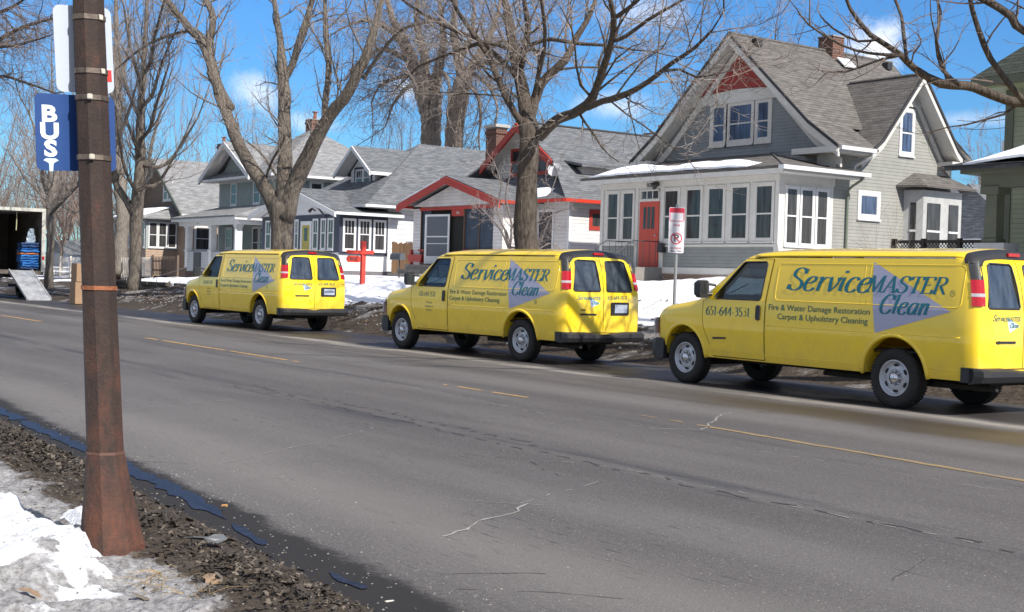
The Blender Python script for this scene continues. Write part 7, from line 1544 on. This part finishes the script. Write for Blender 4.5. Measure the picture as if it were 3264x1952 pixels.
for k in range(-3, 52):
    a = -22.6+k*.1
    for s_ in (1, -1):
        p0 = (a, 2.40 if s_ > 0 else 2.74); p1 = (a+.34, 2.74 if s_ > 0 else 2.40)
        if p0[0] < -22.6 or p1[0] > -17.6: continue
        M.prism([(p0[0], 28.61+.008*(s_ > 0), p0[1]), (p0[0]+.03, 28.61+.008*(s_ > 0), p0[1]), (p1[0]+.03, 28.61+.008*(s_ > 0), p1[1]), (p1[0], 28.61+.008*(s_ > 0), p1[1])], (0, .006, 0))
obj('lattice', M, DB, LF)
# ---- stone wall with steps and rail on the left lawn edge
SW = root('stone_retaining_wall', (-55, 19.9, .45), 'low dark stacked stone wall holding the snowy lawn left of the farthest van', 'wall'); M = MB(); rnd = random.Random(4); x = -59.5
stones = MB()
for row in range(3):
    x = -59.5+rnd.uniform(0, .3)
    while x < -46:
        w_ = rnd.uniform(.3, .6)
        if not (-52.9 < x < -51.7): stones.join(MB().box(x+.01, x+w_-.01, 19.72+rnd.uniform(0, .06), 20.1, .38+row*.17, .38+row*.17+.155))
        x += w_
obj('stones', stones, mat('field_stone', (.075, .062, .052), .9, var=.4, vscale=2.5), SW, bevel=.015)
ST = MB(); 
for k in range(3): ST.box(-52.9, -51.7, 19.7+.3*k, 20.6, .36, .36+.18*(k+1))
obj('steps', ST, mat('old_steps', (.17, .14, .12), .9, var=.3, vscale=3), SW)
M = MB(); M.tube([(-53.0, 19.6, .4), (-53.0, 19.6, 1.1), (-52.95, 20.9, 1.55)], .016, 6); M.tube([(-53.0, 19.6, 1.1), (-53.0, 19.45, 1.05), (-53.0, 19.5, .98)], .014, 6); tag(obj('handrail', M, MATS['iron_rail']), 'thin black iron handrail beside the stone steps left of the vans', 'handrail')
# ---- box truck with open back, ramp, blankets
TX = -57.4; TR = root('box_truck', (TX, 14.8, 0), 'white box truck at the left edge with its rear door open and ramp down', 'truck'); y0, y1, zf, ztp = 13.75, 16.15, 1.20, 3.74
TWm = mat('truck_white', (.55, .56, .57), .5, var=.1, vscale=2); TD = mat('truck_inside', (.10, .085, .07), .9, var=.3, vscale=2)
M = MB(); M.box(TX-5.6, TX, y0-.06, y0, zf, ztp); M.box(TX-5.6, TX, y1, y1+.06, zf, ztp); M.box(TX-5.6, TX, y0-.06, y1+.06, ztp, ztp+.08); M.box(TX-5.7, TX-5.6, y0-.06, y1+.06, zf, ztp+.08); obj('cargo_body', M, TWm, TR)
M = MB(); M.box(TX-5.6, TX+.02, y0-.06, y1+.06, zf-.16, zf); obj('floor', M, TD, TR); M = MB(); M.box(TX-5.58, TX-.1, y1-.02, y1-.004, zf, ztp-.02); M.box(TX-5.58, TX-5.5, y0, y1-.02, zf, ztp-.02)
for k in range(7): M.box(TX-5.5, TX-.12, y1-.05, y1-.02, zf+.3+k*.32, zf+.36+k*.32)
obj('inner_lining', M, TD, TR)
M = MB(); M.box(TX, TX+.05, y1-.05, y1+.1, zf-.05, ztp+.12); M.box(TX, TX+.05, y0-.1, y0+.05, zf-.05, ztp+.12); M.box(TX-.003, TX+.06, y0-.1, y1+.1, ztp-.02, ztp+.12); obj('rear_frame', M, mat('frame_white', (.46, .45, .40), .5, var=.2, vscale=6), TR)
for z in (1.75, 1.98): M = MB(); M.box(TX+.05, TX+.075, y1-.03, y1+.07, z-.07, z+.07); obj('tail_light', M, REDL if z < 1.8 else CLRL, TR)
M = MB(); M.box(TX-.3, TX, y0+.1, y1-.1, .5, .62)
for y in (y0+.5, y1-.4): M.box(TX-.4, TX-.3, y-.04, y+.04, .55, zf-.16)
M.box(TX-5.4, TX-.2, y0+.7, y0+.85, .85, zf-.16); M.box(TX-5.4, TX-.2, y1-.85, y1-.7, .85, zf-.16); obj('rear_step', M, BLKP, TR)
for y in (y0+.35, y1-.35):
    M = MB().lathe([(.26, -.13), (.46, -.13), (.49, -.08), (.49, .08), (.46, .13), (.26, .13), (.2, .05), (0, .05)], (TX-1.9, y, .49)); obj('wheel', M, RUB, TR, smooth=True)
M = MB(); M.box(TX-7.6, TX-5.75, y0+.2, y1-.2, .6, 2.4); M.box(TX-8.6, TX-7.6, y0+.25, y1-.25, .6, 1.5); obj('cab', M, TWm, TR, bevel=.08)
M = MB(); rope = [(TX-.35, y1-1.0, ztp-.05), (TX-.36, y1-1.0, 3.2), (TX-.33, y1-1.02, 2.9)]; M.tube(rope, .02, 5); obj('pull_strap', M, mat('strap', (.45, .42, .25), .8), TR)
RA, RB = atX(22, 656, TX+.02), atX(75, 655, TX+.02); FA, FB = atZ(88, 730, .02), atZ(121, 727, .02); 
RAMP = root('loading_ramp', ((FA.x+FB.x)/2, (FA.y+FB.y)/2, 0), 'silver ribbed loading ramp leaning from the truck floor down to the road', 'ramp'); ya, yb = RA.y, RA.y+.95; fx_ = TX+1.95
M = MB(); top = [(TX+.02, ya, zf), (TX+.02, yb, zf), (fx_+.5, yb+.12, .05), (fx_+.5, ya+.12, .05)]; M.slab(top, .05); obj('deck', M, mat('ramp_metal', (.42, .43, .44), .45, metal=.4, var=.25, vscale=3), RAMP)
for s_ in (0, 1): y_ = ya if s_ == 0 else yb; M = MB(); M.prism([(TX+.02, y_-.03, zf+.05), (fx_+.5, y_+.09, .09), (fx_+.5, y_+.09, .0), (TX+.02, y_-.03, zf-.08)], (0, .05, 0)); obj('side_rail', M, mat('ramp_rail', (.3, .3, .31), .5), RAMP)
BLU = mat('blue_blanket', (.02, .13, .38), .9, var=.4, vscale=5); BLD = mat('navy_blanket', (.02, .05, .14), .9, var=.3, vscale=5); ORB = mat('orange_edge', (.5, .16, .05), .9); rnd = random.Random(3)
for k in range(11):
    z = zf+.04+k*.105; M = MB(); rows = []
    yy0, yy1 = y1-.80+rnd.uniform(-.05, .03), y1-.10; xx0, xx1 = TX-.85, TX-.18+rnd.uniform(-.06, .05)
    prof = [(xx0, z), (xx1-.05, z), (xx1, z+.025), (xx1+.01, z+.05), (xx1, z+.08), (xx1-.05, z+.098), (xx0, z+.098)]
    for j in range(9): y_ = lerp(yy0, yy1, j/8); rows.append([(a+(rnd.uniform(-.025, .025) if i in (2, 3, 4) else 0), y_, b_+math.sin(j*1.3+k)*.012) for i, (a, b_) in enumerate(prof)])
    M.grid([r_+[r_[0]] for r_ in rows]); M.poly(rows[0]); M.poly(rows[-1][::-1]); tag(obj('moving_blanket', M, ORB if k == 6 else (BLD if k in (0, 9, 10) else BLU), smooth=True), ['navy folded blanket at the very bottom of the stack in the truck', 'blue folded blanket second from the bottom of the truck stack', 'blue folded blanket third from the bottom of the truck stack', 'blue folded blanket fourth from the bottom of the truck stack', 'blue folded blanket two below the orange one in the truck', 'blue folded blanket directly under the orange one in the truck', 'orange edged folded blanket in the stack inside the box truck', 'blue folded blanket directly on top of the orange one', 'topmost bright blue folded blanket in the truck stack', 'lower of the two navy blankets capping the truck stack', 'topmost navy blanket on the stack in the truck'][k], 'blanket', 'folded moving blankets stacked in the box truck')
M = MB(); rnd = random.Random(6); c = Vector((TX-.5, y1-.35, 2.75)); rows = []
for i in range(7): rows.append([c+Vector((.12*math.cos(a)*(1-.1*i)+rnd.uniform(-.03, .03), .16*math.sin(a)*(.6+.12*i)+rnd.uniform(-.03, .03), .25-i*.1)) for a in [6.283*k/10 for k in range(10)]])
M.grid([r_+[r_[0]] for r_ in rows]); tag(obj('plastic_sheet', M, mat('plastic_film', (.35, .42, .5), .25)), 'crumpled clear plastic sheet hung above the blankets in the truck', 'plastic sheet')
# ---- cardboard boxes
CB = mat('cardboard', (.30, .19, .115), .85, var=.08, vscale=4); bx0 = atZ(168, 737, 0)
for lab, z0_, z1_, dx, w_ in (('lower tall brown cardboard box standing on the road left of the rusty pole', .02, .86, 0, .62), ('upper brown cardboard box stacked on another left of the rusty pole', .865, 1.56, .03, .60)):
    P = root('cardboard_box', (bx0.x+.35, 15.5, z0_), lab, 'box', 'cardboard boxes stacked by the truck'); M = MB(); M.box(bx0.x+dx, bx0.x+dx+.7, 15.3+dx, 15.3+dx+w_, z0_, z1_); obj('carton', M, CB, P, bevel=.008)
    M = MB(); M.box(bx0.x+dx-.004, bx0.x+dx+.704, 15.3+dx+w_/2-.03, 15.3+dx+w_/2+.03, z1_-.12, z1_+.002); obj('packing_tape', M, mat('tape', (.40, .28, .17), .3), P)
# ---- litter
c = atZ(1229, 845, 0); P = root('drink_can', (c.x, c.y, 0), 'small white crushed can lying behind the rear wheel of the middle van', 'can'); M = MB(); M.lathe([(0, 0), (.033, .0), (.036, .02), (.036, .11), (.03, .125), (0, .125)], (c.x, c.y, .02), 'z', 14); obj('body', M, mat('can_white', (.6, .6, .62), .35), P, smooth=True)
M = MB(); M.lathe([(.0365, .04), (.0365, .07)], (c.x, c.y, .02), 'z', 14); obj('print_band', M, mat('can_red', (.3, .08, .08), .5), P)
pc_ = atZ(502, 1316, .14); M = MB(); rnd = random.Random(2); pts = []
for a_, r_ in ((0, .10), (.5, .085), (1.0, .05), (1.6, .035), (2.2, .05), (2.8, .09), (3.14, .115), (3.6, .07), (4.3, .032), (5.0, .035), (5.7, .07)): pts.append((pc_.x-.5*r_*math.cos(a_)*0+RT.x*r_*math.cos(a_)+fh.x*r_*.9*math.sin(a_), pc_.y+RT.y*r_*math.cos(a_)+fh.y*r_*.9*math.sin(a_), hnear(pc_.x, pc_.y)+.045+.015*math.sin(a_*2)))
M.prism(pts, (0, 0, -.006)); tag(obj('plastic_shard', M, mat('grey_plastic', (.13, .135, .14), .5)), 'broken grey plastic shard lying on the leaves right of the pole base', 'litter')
c = atZ(538, 1232, .02); M = MB(); M.tube([c+Vector((0, 0, .015)), c+Vector((.03, .02, .02))], .008, 8); tag(obj('cigarette_butt', M, mat('filter_orange', (.5, .27, .1), .8)), 'orange cigarette butt floating in the near gutter water', 'litter')
# big loose oak leaves on the snow
def oak(u, v, s_, seed, lab):
    q = atZ(u, v, .25); M = MB(); R = random.Random(seed); leaf_poly(M, q.x, q.y, hnear(q.x, q.y)+.02, s_, R, .4); tag(obj('oak_leaf', M, mat('oak_leaf_tan', (.24, .16, .10), .85, var=.2, vscale=30), fixn=False), lab, 'leaf')
oak(75, 1362, .06, 1, 'single tan oak leaf on the snow at the lower left'); oak(510, 1345, .075, 2, 'large pale curled leaf just below the plastic shard'); oak(245, 1425, .03, 3, 'small brown leaf scrap on the grey snow below the pole'); oak(30, 1165+90, .06, 4, 'pale leaf lying at the left edge above the snow')
# dry grass stems
M = MB(); rnd = random.Random(12)
for (u, v) in [(400, 1375)]*14+[(480, 1425)]*12+[(360, 1400)]*8:
    q = atZ(u+rnd.uniform(-35, 35), v+rnd.uniform(-12, 12), .16); a = rnd.uniform(0, 6.28); L_ = rnd.uniform(.06, .2); z = hnear(q.x, q.y)+.012; p0 = Vector((q.x, q.y, z)); p1 = p0+Vector((math.cos(a)*L_, math.sin(a)*L_, rnd.uniform(0, .03))); ftube(M, [p0, p0.lerp(p1, .5)+Vector((0, 0, .015)), p1], .0018, .001)
tag(obj('dry_grass', M, mat('straw', (.32, .22, .10), .9), fixn=False), 'scattered dry straw stems on the grey snow', 'grass', kind='stuff')
# ---- distant garage, far houses, wires
def far_house(name, label, x0, x1, y0, y1, zw, zr, wall, roofm, axis='x'):
    P = root(name, ((x0+x1)/2, y0, 1), label, 'house'); M = MB(); M.box(x0, x1, y0, y1, .8, zw); obj('wall', M, wall, P); M = MB(); xm = (x0+x1)/2; ym = (y0+y1)/2
    if axis == 'y': gable_wall(M, [(x0, zw), (x1, zw), (xm, zr-.1)], y0, .1); M.slab([(x0-.4, y0-.4, zw), (xm, y0-.4, zr), (xm, y1, zr), (x0-.4, y1, zw)], .1); M.slab([(xm, y0-.4, zr), (x1+.4, y0-.4, zw), (x1+.4, y1, zw), (xm, y1, zr)], .101)
    else: M.slab([(x0-.4, y0-.4, zw), (x1+.4, y0-.4, zw), (x1+.4, ym, zr), (x0-.4, ym, zr)], .1); M.slab([(x0-.4, ym, zr), (x1+.4, ym, zr), (x1+.4, y1, zw), (x0-.4, y1, zw)], .101); M.prism([(x1, y0, zw), (x1, y1, zw), (x1, ym, zr-.1)], (-.1, 0, 0))
    obj('roof', M, roofm, P); M = MB(); M.box(xm-.6, xm+.6, y0-.04, y0, 1.4, 2.6); M.box(x1, x1+.04, ym-.6, ym+.6, 1.8, zw-.3); obj('window', M, PANE, P); return P
far_house('far_garage', 'small slate blue gabled garage behind the picket fence at left', -139.3, -133.2, 40, 48, 2.6, 3.95, mat('garage_blue', (.16, .19, .24), .7), SH_GREY, 'y')
far_house('far_garage', 'low grey roofed shed right of the slate blue garage', -132.5, -122, 42, 48, 2.5, 3.8, mat('garage_grey', (.3, .3, .3), .7), SH_GREY)
far_house('far_house', 'distant white house glimpsed past the olive porch column', -44, -38, 58, 66, 4.2, 7.0, MATS['white_siding'], SH_GREY, 'y')
far_house('far_house', 'distant grey roofed house glimpsed between the grey and olive houses', -54, -46.5, 60, 70, 4.4, 7.4, mat('far_wall', (.3, .3, .32), .8), SH_GREY, 'x')
UP_ = root('utility_pole', (atY(1590, 600, 60).x, 60, 1), 'wooden utility pole with crossarm peeping over the red trimmed bungalow roof', 'pole'); X_ = UP_.location.x; WD = mat('pole_wood', (.24, .16, .12), .9)
zt_ = atY(1590, 322, 60).z; M = MB(); M.tube([(X_, 60, 0), (X_, 60, zt_+.5)], .13, 8); obj('shaft', M, WD, UP_); M = MB(); M.box(X_-1.6, X_+1.6, 59.9, 60.0, zt_-.1, zt_+.03); obj('crossarm', M, WD, UP_)
WR = mat('wire', (.03, .03, .03), .6)
def wire(a, b_, sag, r_, lab):
    M = MB(); a = Vector(a); b_ = Vector(b_); M.tube([a.lerp(b_, t/16)-Vector((0, 0, sag*4*(t/16)*(1-t/16))) for t in range(17)], r_, 4); tag(obj('overhead_wire', M, WR), lab, 'wire', 'thin overhead wires')
wire(atY(2320, 292, 45), atY(2520, 272, 40), .15, .012, 'upper of the wires between the grey and olive green houses'); wire(atY(2325, 312, 45), atY(2530, 290, 40), .15, .012, 'lower of the wires between the grey and olive green houses')
wire(atY(-60, 494, 26), atY(300, 522, 30), .1, .02, 'pale wire crossing above the box truck'); wire(atY(1200, 440, 34), atY(860, 425, 34), .2, .01, 'thin wire between the navy and red trimmed bungalows') if False else None
# olive house stands nearer the street than the others: shift it along the survey rays together with its snow
K = .904
for o in bpy.data.objects:
    if o.name.startswith('olive_green_house') and o.parent is None: o.location = (o['org'][0]*K+.28, o['org'][1]*K, CH+(o['org'][2]-CH)*K); o.scale = (K, K, K)
    if o.get('label', '').startswith('thick snow slab'): o.location = (.28, 0, CH*(1-K)); o.scale = (K, K, K)
